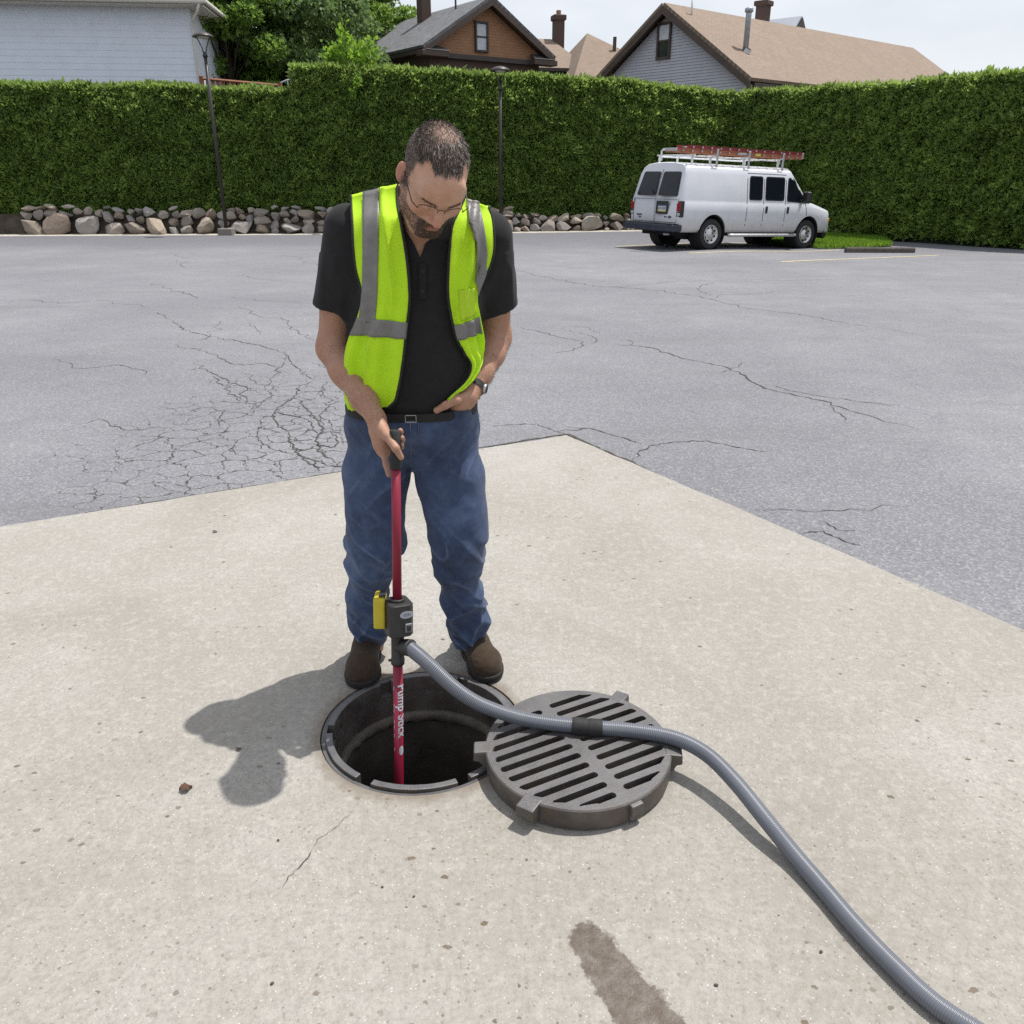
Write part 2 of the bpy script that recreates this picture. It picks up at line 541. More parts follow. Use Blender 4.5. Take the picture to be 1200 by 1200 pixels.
CRACKS = [
    # right-hand field
    ([(597, 310), (612, 318), (640, 325), (670, 331), (705, 336), (745, 338), (790, 343), (830, 350), (880, 362), (925, 367), (965, 374), (1005, 381), (1080, 392)], .011),
    ([(700, 337), (740, 335), (790, 330), (850, 328), (925, 329), (1000, 327)], .008),
    ([(837, 351), (845, 345), (880, 345), (920, 340)], .008), ([(835, 347), (818, 340), (822, 335), (838, 331)], .009),
    ([(600, 382), (632, 389), (660, 396), (680, 400), (684, 405), (670, 411), (645, 415)], .009),
    ([(655, 385), (680, 390), (698, 396), (700, 400), (690, 404)], .006), ([(670, 382), (690, 384), (702, 391)], .005),
    ([(715, 404), (740, 405), (765, 408), (790, 417), (815, 423), (850, 430), (875, 443), (895, 455), (930, 463), (965, 470), (1005, 484), (1080, 505)], .013),
    ([(895, 450), (925, 458), (960, 464), (1005, 471), (1060, 476)], .008), ([(735, 398), (742, 402), (738, 405)], .006), ([(842, 437), (862, 431), (870, 424)], .006),
    ([(965, 472), (985, 485), (995, 497)], .005),
    ([(572, 500), (600, 498), (630, 497), (650, 506), (664, 509)], .007), ([(650, 506), (690, 502), (715, 509), (738, 516), (752, 521)], .008),
    ([(742, 541), (748, 530), (765, 522), (795, 518), (830, 517), (860, 524), (890, 529), (900, 529)], .009), ([(662, 500), (680, 502), (690, 502)], .006),
    ([(880, 598), (910, 597), (950, 600), (1005, 597), (1070, 592)], .005), ([(935, 625), (965, 623), (990, 635), (1010, 640)], .007), ([(960, 610), (985, 622), (1005, 622)], .005), ([(945, 640), (965, 645), (1000, 652)], .005),
    # left-hand field
    ([(325, 299), (345, 301), (360, 307), (378, 313)], .009), ([(200, 297), (215, 302), (222, 303)], .008), ([(205, 305), (212, 311), (218, 314)], .009),
    ([(280, 321), (297, 326), (330, 330), (370, 332)], .007), ([(200, 340), (215, 344), (231, 350)], .011), ([(180, 332), (200, 340)], .009),
    ([(278, 357), (292, 367), (310, 372), (370, 369)], .006), ([(240, 345), (300, 352), (365, 355)], .005),
    ([(200, 374), (208, 381), (222, 389), (255, 397), (283, 401), (300, 404), (318, 409), (332, 414)], .011), ([(185, 366), (200, 374)], .01),
    ([(330, 371), (338, 382), (352, 392), (368, 400)], .007), ([(290, 378), (300, 385), (303, 393)], .006), ([(257, 376), (248, 392), (235, 400)], .007),
    ([(200, 401), (215, 408), (236, 409), (255, 418), (270, 426), (285, 428), (312, 426), (335, 437)], .010),
    ([(228, 424), (243, 435), (255, 440), (268, 447), (290, 455), (307, 461)], .009), ([(253, 440), (262, 452), (275, 463), (282, 471)], .011), ([(270, 447), (290, 470), (310, 482)], .006), ([(224, 434), (230, 432)], .009),
    ([(335, 410), (342, 425), (352, 434), (362, 442), (370, 446)], .009), ([(332, 414), (336, 422), (325, 432), (318, 447), (310, 458)], .006),
    # alligator patch
    ([(370, 446), (352, 452), (347, 456), (345, 466), (332, 474), (322, 482), (320, 490), (326, 500), (336, 505), (350, 503), (360, 499)], .010),
    ([(345, 466), (355, 474), (364, 483), (372, 493), (377, 500), (372, 512), (371, 522), (378, 532), (390, 540), (398, 546)], .012),
    ([(322, 482), (330, 485), (345, 488), (362, 492), (366, 500), (372, 510)], .010), ([(336, 505), (340, 515), (344, 525), (352, 534), (362, 543), (374, 548), (386, 547)], .012),
    ([(318, 495), (303, 503), (300, 512), (308, 520), (320, 527), (335, 530), (350, 534)], .007), ([(340, 515), (352, 517), (368, 515)], .009), ([(344, 525), (358, 528), (371, 522)], .009),
    ([(386, 547), (374, 541), (362, 538), (352, 534)], .009), ([(386, 546), (398, 547), (408, 546)], .016), ([(372, 510), (385, 506), (400, 508)], .009), ([(371, 522), (392, 524), (397, 518), (394, 509)], .009),
    ([(398, 470), (385, 475), (378, 484), (377, 500)], .007), ([(398, 500), (400, 512), (402, 522)], .006),
    ([(330, 540), (328, 548), (332, 556)], .006), ([(375, 552), (368, 545), (370, 540)], .010), ([(258, 520), (275, 530), (300, 540), (320, 545)], .004), ([(318, 465), (300, 478), (296, 486)], .005), ([(262, 480), (255, 492), (258, 500)], .006),
    ([(200, 525), (230, 518), (262, 512)], .004), ([(283, 436), (300, 450), (318, 452), (330, 462)], .005), ([(365, 425), (385, 432), (400, 440)], .006), ([(386, 445), (378, 455), (380, 466), (398, 472)], .006),
    # beyond the frame on the left
    ([(60, 420), (100, 432), (140, 428), (185, 440)], .008), ([(20, 350), (70, 356), (120, 352), (175, 362)], .008), ([(80, 500), (120, 492), (150, 505), (200, 500)], .007),
]
for i, (px_, w_) in enumerate(CRACKS):
    crack(px_, w_ * 0.54, LOT, seed=i, sub=6)
for i, (px_, w_) in enumerate([([(331, 1042), (338, 1028), (352, 1016), (362, 1004), (366, 996)], .0013), ([(366, 996), (374, 983), (390, 973), (402, 962), (415, 950)], .0007)]):
    crack(px_, w_, SLAB, zf=0.0, seed=90 + i, sub=6)
# soil-filled joint between slab and asphalt
crack([(664, 509), (700, 525), (740, 542), (780, 563), (830, 588), (870, 606), (920, 627), (960, 641), (1003, 657), (1100, 700)], .017, LOT, seed=201, sub=9, rough=.10, taper=False)
crack([(664, 509), (600, 519), (540, 529), (470, 541), (400, 553), (330, 565), (260, 576), (198, 586), (100, 602)], .010, LOT, seed=202, sub=9, rough=.06, taper=False)

# painted bay lines
def stripe(a, b, w):
    mb = MB(); n = 14; ring = []
    d = (b - a).normalized(); nr = Vector((-d.y, d.x, 0))
    for i in range(n + 1):
        p = a.lerp(b, i / n)
        ring.append([Vector((q.x, q.y, gz(q.x, q.y) + 0.005)) for q in (p + nr * w / 2, p - nr * w / 2)])
    return mb.grid(ring).build('painted_stripe', M_PAINT, LOT, fix=False)
stripe(atg(722, 289), atg(722, 289) + Vector((4.7, 2.83, 0)), 0.11)
stripe(atg(807, 297), atg(807, 297) + Vector((4.6, 2.45, 0)), 0.11)
stripe(atg(915, 307), atg(915, 307) + Vector((4.6, 2.45, 0)), 0.11)
# ------------------------------------------------------------------ manhole frame, cover
def mat_iron(name, worn=0.5):
    t = NT(name)
    n1 = t.noise(9, 6, 0.65); n2 = t.noise(120, 4, 0.7)
    base = t.ramp(n1, [(0.3, (0.060, 0.052, 0.046)), (0.55, (0.115, 0.105, 0.097)), (0.75, (0.165, 0.155, 0.145))])
    rust = t.rng(t.noise(22, 6, 0.7), 0.48, 0.68, 0, 0.65)
    base = t.mix(rust, base, (0.115, 0.078, 0.055))
    g = t.n('NewGeometry')
    up = t.rng(t.sep(g.outputs['Normal'])[2], 0.6, 0.95, 0, worn)
    base = t.mix(t.math('MULTIPLY', up, t.rng(n2, 0.3, 0.7, 0.55, 1.0)), base, (0.152, 0.158, 0.174))
    base = t.mix(t.rng(t.noise(48, 4, 0.7), 0.62, 0.76, 0, 0.4), base, (0.24, 0.19, 0.13))
    h = t.math('ADD', n2, t.math('MULTIPLY', t.noise(330, 3, .7), 0.9))
    return t.out(base, t.rng(n1, 0.3, 0.7, 0.38, 0.62), 0.45, t.bump(h, 0.45, 0.002))
M_IRON = mat_iron('cast_iron', 0.60)
M_IRON2 = mat_iron('cast_iron_frame', 0.75)
M_MORTAR = simple('shaft_mortar', (0.105, 0.092, 0.078), 0.95, var=0.4, scale=14, bump=0.6, bscale=60)
M_SHAFT = simple('shaft_brick', (0.075, 0.066, 0.058), 0.95, var=0.4, scale=9, bump=0.6, bscale=40)

frame = empty('manhole', (HOLE.x, HOLE.y, 0))
tag(frame, 'round iron manhole frame set in the concrete slab, its hole standing open', 'manhole')
def arc_ring(r0, r1, z0, z1, gaps, n=180):
    """ring with radial notches cut out of its lip"""
    mb = MB()
    def ok(k):
        a = 360.0 * (k + 0.5) / n
        for g, w in gaps:
            if abs((a - g + 180) % 360 - 180) < w: return False
        return True
    vs = []
    for r, z in ((r0, z0), (r1, z0), (r1, z1), (r0, z1)):
        for k in range(n):
            a = 2 * math.pi * k / n
            j = 0.0 if r == r0 else 0.0015 * mnoise.noise(Vector((math.cos(a) * 9, math.sin(a) * 9, r)))
            vs.append(((r + j) * math.cos(a), (r + j) * math.sin(a), z + (0.0012 * mnoise.noise(Vector((math.cos(a) * 7, math.sin(a) * 7, 2.0))) if z == z1 else 0)))
    fs = []
    for k in range(n):
        if not ok(k): continue
        k2 = (k + 1) % n
        for a, b in ((0, 1), (1, 2), (2, 3), (3, 0)):
            fs.append((a * n + k, a * n + k2, b * n + k2, b * n + k))
        if not ok((k - 1) % n): fs.append((k, n + k, 2 * n + k, 3 * n + k))
        if not ok((k + 1) % n): fs.append((k2, n + k2, 2 * n + k2, 3 * n + k2))
    mb.add(vs, fs)
    return mb
NOTCH = [(180 + 4, 3.6), (241, 4.4), (66, 3.2), (122, 3.4), (300, 4), (2, 4)]
arc_ring(0.282, 0.304, -0.050, 0.007, NOTCH).build('lip', M_IRON2, frame, bevel=0.0025)
mb = MB().lathe([(0.3045, -0.09), (0.3045, -0.006), (0.318, -0.004), (0.318, -0.12)], 120, closed=True)
mb.build('rim', M_IRON2, frame)
MB().lathe([(0.304, -0.049), (0.2825, -0.0495), (0.2790, -0.138), (0.300, -0.160)], 120).build('barrel', M_IRON2, frame, smooth=False)
# seat ledge with crusted mortar
mb = MB(); n = 140; prof = [(0.280, -0.134), (0.270, -0.131), (0.262, -0.134), (0.257, -0.144), (0.259, -0.165), (0.30, -0.185)]
rows = []
for i, (r, z) in enumerate(prof):
    row = []
    for k in range(n):
        a = 2 * math.pi * k / n
        q = Vector((math.cos(a) * 8, math.sin(a) * 8, i * 0.7))
        dr_ = 0.007 * mnoise.noise(q) + 0.004 * mnoise.noise(q * 3.1); dz_ = 0.006 * mnoise.noise(q * 1.7 + Vector((5, 0, 0)))
        if i in (0, len(prof) - 1): dr_ = dz_ = 0
        row.append(((r + dr_) * math.cos(a), (r + dr_) * math.sin(a), z + dz_))
    row.append(row[0]); rows.append(row)
mb.grid(rows).build('seat_ledge', M_MORTAR, frame, smooth=True)
mb = MB(); rows = []
for i in range(16):
    z = -0.175 - 0.09 * i; row = []
    for k in range(73):
        a = 2 * math.pi * k / 72
        r = 0.270 + 0.09 * min(1, i / 7) + 0.006 * mnoise.noise(Vector((math.cos(a) * 6, math.sin(a) * 6, z * 9)))
        row.append((r * math.cos(a), r * math.sin(a), z))
    rows.append(row)
mb.grid(rows).build('shaft_wall', M_SHAFT, frame, smooth=True)
MB().lathe([(0.0005, -1.50), (0.36, -1.49)], 48).build('shaft_floor', simple('shaft_silt', (0.03, 0.027, 0.024), 0.35, var=.3), frame)

# ---- cover
LID_R, LID_H = 0.276, 0.066
LID = Vector((0.197, 2.046, 0.012))
lid = empty('manhole_cover', LID)
lid.rotation_euler = (R(1.0), R(-0.8), 0)
tag(lid, 'round slotted cast iron manhole grate lying on the concrete beside the open hole', 'manhole cover')
def lid_mesh():
    mb = MB()
    mb.lathe([(0.0005, LID_H), (LID_R - 0.004, LID_H), (LID_R, LID_H - 0.004), (LID_R - 0.002, 0.0), (LID_R - 0.030, 0.0), (LID_R - 0.032, LID_H - 0.036), (0.0005, LID_H - 0.036)], 128)
    bm = bmesh.new()
    me = bpy.data.meshes.new('plate'); me.from_pydata(mb.v, [], mb.f)
    bm.from_mesh(me); bmesh.ops.remove_doubles(bm, verts=bm.verts, dist=0.0008)
    bmesh.ops.recalc_face_normals(bm, faces=bm.faces); bm.to_mesh(me); bm.free()
    o = link('plate', me, M_IRON)
    cut = MB()
    A = R(27.0); e1 = Vector((math.cos(A), math.sin(A), 0)); e2 = Vector((-math.sin(A), math.cos(A), 0))
    rmax = 0.254; pitch = 0.0465; w = 0.0225
    for i in range(-6, 7):
        v = i * pitch + 0.004
        for side in (-1, 1):
            vv = v + (0.010 if side > 0 else 0.0)
            if abs(vv) + w / 2 > rmax - 0.012: continue
            # slot from the middle rib to the rim circle; long edges end on the circle
            def lim(q): return math.sqrt(max(0, rmax * rmax - q * q))
            a = 0.015
            ls = [lim(vv - w / 2), lim(vv + w / 2)]
            if min(ls) < a + 0.03:
                if max(ls) < a + 0.05: continue
            poly = []
            u0 = a * side
            nn = 5
            # inner rounded end
            for k in range(nn + 1):
                t = -math.pi / 2 + math.pi * k / nn
                poly.append((u0 + side * (w / 2 - (w / 2) * math.cos(t) * 0.85), vv - (w / 2) * math.sin(t)))
            u_lo = max(min(lim(vv - w / 2), rmax) , a + .012); u_hi = max(lim(vv + w / 2), a + .012)
            # rounded outer end following the rim
            poly.append((side * (u_lo - 0.008), vv - w / 2))
            poly.append((side * (u_lo - 0.001), vv - w / 2 + 0.005))
            poly.append((side * (u_hi - 0.001), vv + w / 2 - 0.005))
            poly.append((side * (u_hi - 0.008), vv + w / 2))
            # order: inner arc runs +w/2 -> -w/2, then outer -w/2 -> +w/2
            pts = [(e1 * p[0] + e2 * p[1]) for p in poly]
            cut.prism([(p.x, p.y) for p in pts], LID_H - 0.055, LID_H + 0.03)
    c = cut.build('cutter', None)
    bo = o.modifiers.new('b', 'BOOLEAN'); bo.operation = 'DIFFERENCE'; bo.object = c; bo.solver = 'EXACT'
    apply_mods(o)
    bpy.data.objects.remove(c)
    b = o.modifiers.new('bevel', 'BEVEL'); b.width = 0.0024; b.segments = 2; b.limit_method = 'ANGLE'; b.angle_limit = R(35)
    apply_mods(o)
    if not o.data.materials: o.data.materials.append(M_IRON)
    return o
plate = lid_mesh(); plate.parent = lid
# slight casting roughness is in the material; lugs are their own castings on the rim
def lug(ang, ln=0.050, w=0.056, h=0.034, drop=0.0, rib=True):
    M = Matrix.Rotation(R(ang), 4, 'Z')
    mb = MB()
    r0 = LID_R - 0.020
    side = [(r0, LID_H + .0015 - drop), (LID_R + ln, LID_H - 0.001 - drop), (LID_R + ln + 0.002, LID_H - h - drop), (LID_R + ln * 0.55, LID_H - h - 0.004 - drop), (LID_R + 0.012, LID_H - h - 0.012 - drop), (LID_R + 0.005, 0.006), (r0, 0.005)]
    W = M @ Matrix(((1, 0, 0, 0), (0, 0, 1, 0), (0, 1, 0, 0), (0, 0, 0, 1)))
    mb.prism(side, -w / 2, w / 2, W)
    return mb.build('lug', M_IRON, lid, bevel=0.004)
lug(181, 0.034, 0.052); lug(238, 0.034, 0.054, 0.038); lug(300.5, 0.012, 0.040, 0.034, 0.006); lug(57.5, 0.034, 0.046); lug(-6, 0.030, 0.050)
# ------------------------------------------------------------------ foliage
def mat_leaf(name, lo, mid, hi, trans=0.35, rough=0.55):
    t = NT(name)
    a = t.n('Attribute', attribute_name='tint')
    col = t.ramp(a.outputs['Fac'], [(0.0, lo), (0.5, mid), (1.0, hi)])
    col = t.mix(t.rng(t.noise(0.8, 3), 0.35, 0.7, 0, 0.35), col, tuple(x * 0.55 for x in mid))
    t.out(col, rough, 0.0, Specular_IOR_Level=0.35)
    tr = t.n('BsdfTranslucent'); t.put(tr.inputs['Color'], t.mix(0.5, col, tuple(min(1, x * 1.7) for x in hi)))
    mx = t.n('MixShader'); mx.inputs[0].default_value = trans
    t.t.links.new(t.b.outputs[0], mx.inputs[1]); t.t.links.new(tr.outputs[0], mx.inputs[2])
    t.t.links.new(mx.outputs[0], t.t.nodes['Material Output'].inputs['Surface'])
    return t.m
M_HEDGE = mat_leaf('hedge_leaf', (0.030, 0.060, 0.016), (0.140, 0.235, 0.050), (0.420, 0.550, 0.140), 0.38)
M_TREE_D = mat_leaf('dark_tree_leaf', (0.055, 0.095, 0.036), (0.125, 0.200, 0.070), (0.235, 0.350, 0.110), 0.36)
M_TREE_M = mat_leaf('tree_leaf', (0.060, 0.115, 0.025), (0.135, 0.235, 0.045), (0.280, 0.420, 0.080), 0.42)
M_VINE = mat_leaf('young_leaf', (0.075, 0.160, 0.015), (0.145, 0.285, 0.025), (0.270, 0.420, 0.050), 0.45)
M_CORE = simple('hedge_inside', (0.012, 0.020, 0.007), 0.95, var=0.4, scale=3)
M_BARK = simple('bark', (0.070, 0.055, 0.042), 0.95, var=0.35, scale=8, bump=0.6, bscale=20)

def leaves(name, pts, nrm, size, mat, parent, up=0.6, spread=0.5, aspect=2.4, tint=None, seed=1, per=2):
    """kite-shaped leaf sprays at pts, growing along a blend of up and outward"""
    g = np.random.default_rng(seed)
    pts = np.repeat(np.asarray(pts, np.float64), per, axis=0); nrm = np.repeat(np.asarray(nrm, np.float64), per, axis=0)
    n = len(pts)
    grow = nrm * (1 - up) + np.array([0, 0, 1.0]) * up + g.normal(0, spread, (n, 3))
    grow /= np.linalg.norm(grow, axis=1, keepdims=True) + 1e-9
    rnd = nrm + g.normal(0, 0.75, (n, 3))
    side = np.cross(grow, rnd); side /= np.linalg.norm(side, axis=1, keepdims=True) + 1e-9
    face = np.cross(side, grow)
    ln = size * g.uniform(0.55, 1.35, (n, 1)); w = ln / aspect
    bend = face * ln * g.uniform(-0.2, 0.2, (n, 1))
    a = pts; b = pts + grow * ln * 0.45 + side * w * 0.5; c = pts + grow * ln + bend; d = pts + grow * ln * 0.45 - side * w * 0.5
    V = np.stack([a, b, c, d], axis=1).reshape(-1, 3)
    Fc = np.arange(n * 4).reshape(n, 4)
    o = npmesh(name, V, Fc, mat, parent, smooth=False)
    tv = g.beta(2.0, 2.6, n) if tint is None else np.repeat(tint, per) * 0.75 + 0.25 * g.random(n)
    at_ = o.data.attributes.new('tint', 'FLOAT', 'POINT')
    at_.data.foreach_set('value', np.repeat(np.clip(tv, 0, 1), 4).astype(np.float32))
    return o

def vnoise(P, f, seed=0.0):
    return np.array([mnoise.noise(Vector((p[0] * f + seed, p[1] * f, p[2] * f))) for p in P])

def hedge(label, path, tops, z0, thick=0.9, dens=700, seed=1, size=0.165):
    """path: front-face foot points (x,y); tops: height of the crest at each"""
    g = np.random.default_rng(seed)
    path = [Vector((x, y, 0)) for x, y in path]
    root = empty('hedge', (path[0].x, path[0].y, z0))
    tag(root, label, 'hedge', 'tall clipped evergreen hedge round the lot')
    pts = []; nrm = []
    core = MB(); front = []
    for i in range(len(path) - 1):
        a, b = path[i], path[i + 1]; L = (b - a).length; d = (b - a) / L
        nr = Vector((d.y, -d.x, 0))
        if nr.y > 0: nr = -nr
        n = int(L * (tops[i] + tops[i + 1]) / 2 * dens)
        t = g.random(n); h = g.random(n)
        hh = tops[i] + (tops[i + 1] - tops[i]) * t
        base = np.array(a)[None] + np.array(b - a)[None] * t[:, None]
        P = base.copy(); P[:, 2] = z0 + h * (hh - z0)
        dep = g.exponential(0.055, n) - 0.05
        P -= np.array(nr)[None] * dep[:, None]
        bil = 0.14 * vnoise(P, 0.75, seed) + 0.12 * vnoise(P, 2.3, seed + 9) + 0.12 * vnoise(P, 5.5, seed + 4)
        lean = -0.12 * np.maximum(0, h - 0.75) / 0.25
        P += np.array(nr)[None] * (bil + lean)[:, None]
        pts.append(P); nrm.append(np.repeat(np.array(nr)[None], n, 0))
        # crest
        m = int(L * thick * dens * 0.75)
        t = g.random(m); u = g.random(m)
        hh = tops[i] + (tops[i + 1] - tops[i]) * t
        P = np.array(a)[None] + np.array(b - a)[None] * t[:, None] - np.array(nr)[None] * (u * thick)[:, None]
        P[:, 2] = hh + g.normal(0, 0.05, m) - 0.06
        P[:, 2] += 0.10 * vnoise(P, 0.9, seed + 3) + 0.07 * vnoise(P, 3.0, seed + 5)
        pts.append(P); nrm.append(np.repeat(np.array([[0, 0, 1.0]]), m, 0))
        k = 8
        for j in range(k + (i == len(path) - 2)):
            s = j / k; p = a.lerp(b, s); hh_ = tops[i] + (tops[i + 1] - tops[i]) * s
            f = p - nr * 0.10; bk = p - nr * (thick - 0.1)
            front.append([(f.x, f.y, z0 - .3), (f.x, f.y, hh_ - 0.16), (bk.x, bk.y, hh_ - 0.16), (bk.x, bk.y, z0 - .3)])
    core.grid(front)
    keep(core.build('dark_core', M_CORE), root)  # solid near-black filler; the shade inside the hedge is put into its colour
    P = np.concatenate(pts); N = np.concatenate(nrm)
    tint = np.clip(0.42 + 0.26 * vnoise(P, 1.1, 20 + seed) + 0.42 * vnoise(P, 4.5, 40 + seed) + g.normal(0, 0.13, len(P)), 0, 1)
    f = leaves('foliage', P, N, size, M_HEDGE, None, up=0.40, spread=0.50, aspect=2.2, tint=tint, seed=seed, per=2)
    keep(f, root)
    return root
# front foot of the stones
STONE = [(-27.0, 27.8), (-11.2, 29.0), (-5.4, 29.4), (0.0, 30.3), (4.3, 31.4), (7.6, 32.8)]
def hz_(px_, py_, Y): return at(px_, py_, Y).z
off = 0.75
hedge('lower stretch of clipped hedge behind the tall lamp post, white house showing over it', [(-27, 28.6), (-11.4, 29.8), (-7.15, 30.05)], [hz_(200, 101, 29.8), hz_(200, 101, 29.8), hz_(330, 108, 30.0)], 0.25, seed=3)
hedge('taller middle stretch of clipped hedge behind the man, brown gabled house above it', [(-7.1, 30.05), (-5.4, 30.2), (0, 31.05), (4.3, 32.1), (8.1, 33.6)], [hz_(362, 78, 30.1), hz_(400, 79, 30.2), hz_(600, 89, 31.0), hz_(740, 98, 32.1), hz_(838, 111, 33.6)], 0.10, seed=5)
hedge('shaded stretch of hedge at the right behind the van, angled towards the lot', [(8.1, 33.6), (11.3, 28.3), (16.8, 19.2)], [hz_(838, 111, 33.6), hz_(1000, 100, 28.3), hz_(1000, 100, 28.3) - .05], -0.25, seed=8)

# soil bank behind the stones and pale kerb strip in front
M_SOIL = simple('bank_soil', (0.060, 0.047, 0.034), 0.97, var=0.45, scale=3, bump=0.7, bscale=14)
M_KERB = simple('pale_kerb', (0.40, 0.37, 0.32), 0.9, var=0.2, scale=5, bump=0.4, bscale=40)
rows = []
for i in range(len(STONE) - 1):
    a, b = Vector((*STONE[i], 0)), Vector((*STONE[i + 1], 0))
    n = max(3, int((b - a).length / 0.7))
    d = (b - a).normalized(); nr = Vector((d.y, -d.x, 0))
    for k in range(n + (i == len(STONE) - 2)):
        p = a.lerp(b, k / n); g0 = gz(p.x, p.y)
        h = 0.62 if p.x < -0.6 else 0.62 - 0.27 * _ss(-0.6, 3, p.x)
        wb = lambda s: 0.09 * mnoise.noise(Vector((p.x * 1.3, s, 0)))
        rows.append([p - nr * 0.10 + Vector((0, 0, g0 - 0.2)), p - nr * 0.24 + Vector((0, 0, g0 + h * .55 + wb(1))), p - nr * 0.50 + Vector((0, 0, g0 + h + wb(2))), p - nr * 2.2 + Vector((0, 0, g0 + h + 0.12))])
tag(MB().grid(rows).build('bank', M_SOIL, smooth=True), kind='structure')
rows = []
for i in range(len(STONE) - 1):
    a, b = Vector((*STONE[i], 0)), Vector((*STONE[i + 1], 0))
    n = max(3, int((b - a).length / 1.0)); d = (b - a).normalized(); nr = Vector((d.y, -d.x, 0))
    for k in range(n + (i == len(STONE) - 2)):
        p = a.lerp(b, k / n); g0 = gz(p.x, p.y); j = 0.10 * mnoise.noise(Vector((p.x * 1.7, 3, 0)))
        rows.append([p + nr * (0.42 + j) + Vector((0, 0, g0 + 0.004)), p + nr * (0.36 + j) + Vector((0, 0, g0 + 0.022)), p - nr * 0.15 + Vector((0, 0, g0 + 0.03))])
tag(MB().grid(rows).build('kerb_strip', M_KERB, smooth=False), kind='structure')

# ------------------------------------------------------------------ dry stone edging
def mat_stone():
    t = NT('field_stone')
    oi = t.n('ObjectInfo')
    base = t.ramp(oi.outputs['Random'], [(0.0, (0.17, 0.165, 0.16)), (0.18, (0.31, 0.245, 0.18)), (0.36, (0.225, 0.215, 0.21)), (0.5, (0.41, 0.33, 0.25)), (0.66, (0.31, 0.30, 0.295)), (0.82, (0.24, 0.18, 0.135)), (1.0, (0.46, 0.42, 0.36))])
    n1 = t.noise(4.0, 6, 0.7)
    base = t.mix(t.rng(n1, 0.35, 0.7, 0, 0.6), base, t.mix(0.5, base, (0.10, 0.085, 0.07)))
    base = t.mix(t.rng(t.noise(11.0, 5, 0.7), 0.55, 0.72, 0, 0.5), base, (0.42, 0.40, 0.37))
    return t.out(base, 0.85, 0.0, t.bump(t.noise(16, 6, 0.7), 0.6, 0.02))
M_STONE = mat_stone()
STONES = []
for s in range(9):
    bm = bmesh.new(); bmesh.ops.create_icosphere(bm, subdivisions=2, radius=0.5)
    rr = random.Random(s * 13 + 1)
    planes = [(Vector((rr.gauss(0, 1), rr.gauss(0, 1), rr.gauss(0, 1))).normalized(), 0.20 + 0.17 * rr.random()) for _ in range(12)]
    for v in bm.verts:
        for nrm_, dd in planes:
            e = v.co.dot(nrm_) - dd
            if e > 0: v.co -= nrm_ * e * 0.97
        v.co += v.co.normalized() * 0.05 * mnoise.noise(v.co * 3.1 + Vector((s * 7, 0, 0)))
        v.co.y *= 0.9
    me = bpy.data.meshes.new('stone'); bm.to_mesh(me); bm.free()
    me.materials.append(M_STONE)
    STONES.append(me)
def stone_wall(label, s0, s1, hgt, rr, k_=1.0):
    """stones laid in ragged courses between path parameters (x range)"""
    def path(x):
        for i in range(len(STONE) - 1):
            if STONE[i][0] <= x <= STONE[i + 1][0]:
                t = (x - STONE[i][0]) / (STONE[i + 1][0] - STONE[i][0]); return STONE[i][1] + t * (STONE[i + 1][1] - STONE[i][1])
        return STONE[-1][1]
    root = empty('stone_wall', ((s0 + s1) / 2, path((s0 + s1) / 2), gz(0, path(0))))
    tag(root, label, 'stone wall', 'field stone edging along the foot of the hedge')
    def put(x, z, w, h, dep):
        y = path(x)
        o = bpy.data.objects.new('stone', rr.choice(STONES)); COL.objects.link(o)
        o.parent = root
        o.location = Vector((x, y + dep, gz(x, y) + z)) - root.location
        o.scale = (w * 1.26, 0.62 * (0.7 + 0.5 * rr.random()) * max(0.7, min(1.3, w / 0.55)), h * 1.34)
        o.rotation_euler = (rr.uniform(-.4, .4), rr.uniform(-.35, .35), rr.uniform(-.6, .6))
    x = s0
    while x < s1:                       # footing course: big and middling stones
        w = rr.choice((0.36, 0.5, 0.6, 0.75, 0.9, 1.05)) * rr.uniform(.85, 1.1) * k_
        h = min(hgt * 1.0, w * rr.uniform(.50, .85)); x += w / 2
        put(x, h * .44, w, h, 0.02)
        # stones above it
        z = h * 0.88; k = 0
        while z < hgt - 0.08 and k < 3:
            n = 1 if w < 0.55 else (2 if w < 0.9 else 3)
            hh = min(max(0.15, hgt - z), rr.uniform(.22, .40))
            for j in range(n):
                ww = w / n * rr.uniform(.85, 1.2)
                put(x - w / 2 + w * (j + .5) / n + rr.uniform(-.05, .05), z + hh * .42 + rr.uniform(-.05, .04), ww, hh * rr.uniform(.8, 1.15), 0.14 + 0.14 * z + 0.04 * k)
            z += hh * 0.85; k += 1
        x += w / 2 * 0.96
    return root
stone_wall('tall dry wall of rounded field stones under the hedge, left of the man', -16.0, -0.55, 0.86, random.Random(5))
stone_wall('low row of dark field stones under the hedge between the man and the van', -0.5, 7.4, 0.60, random.Random(9), .72)

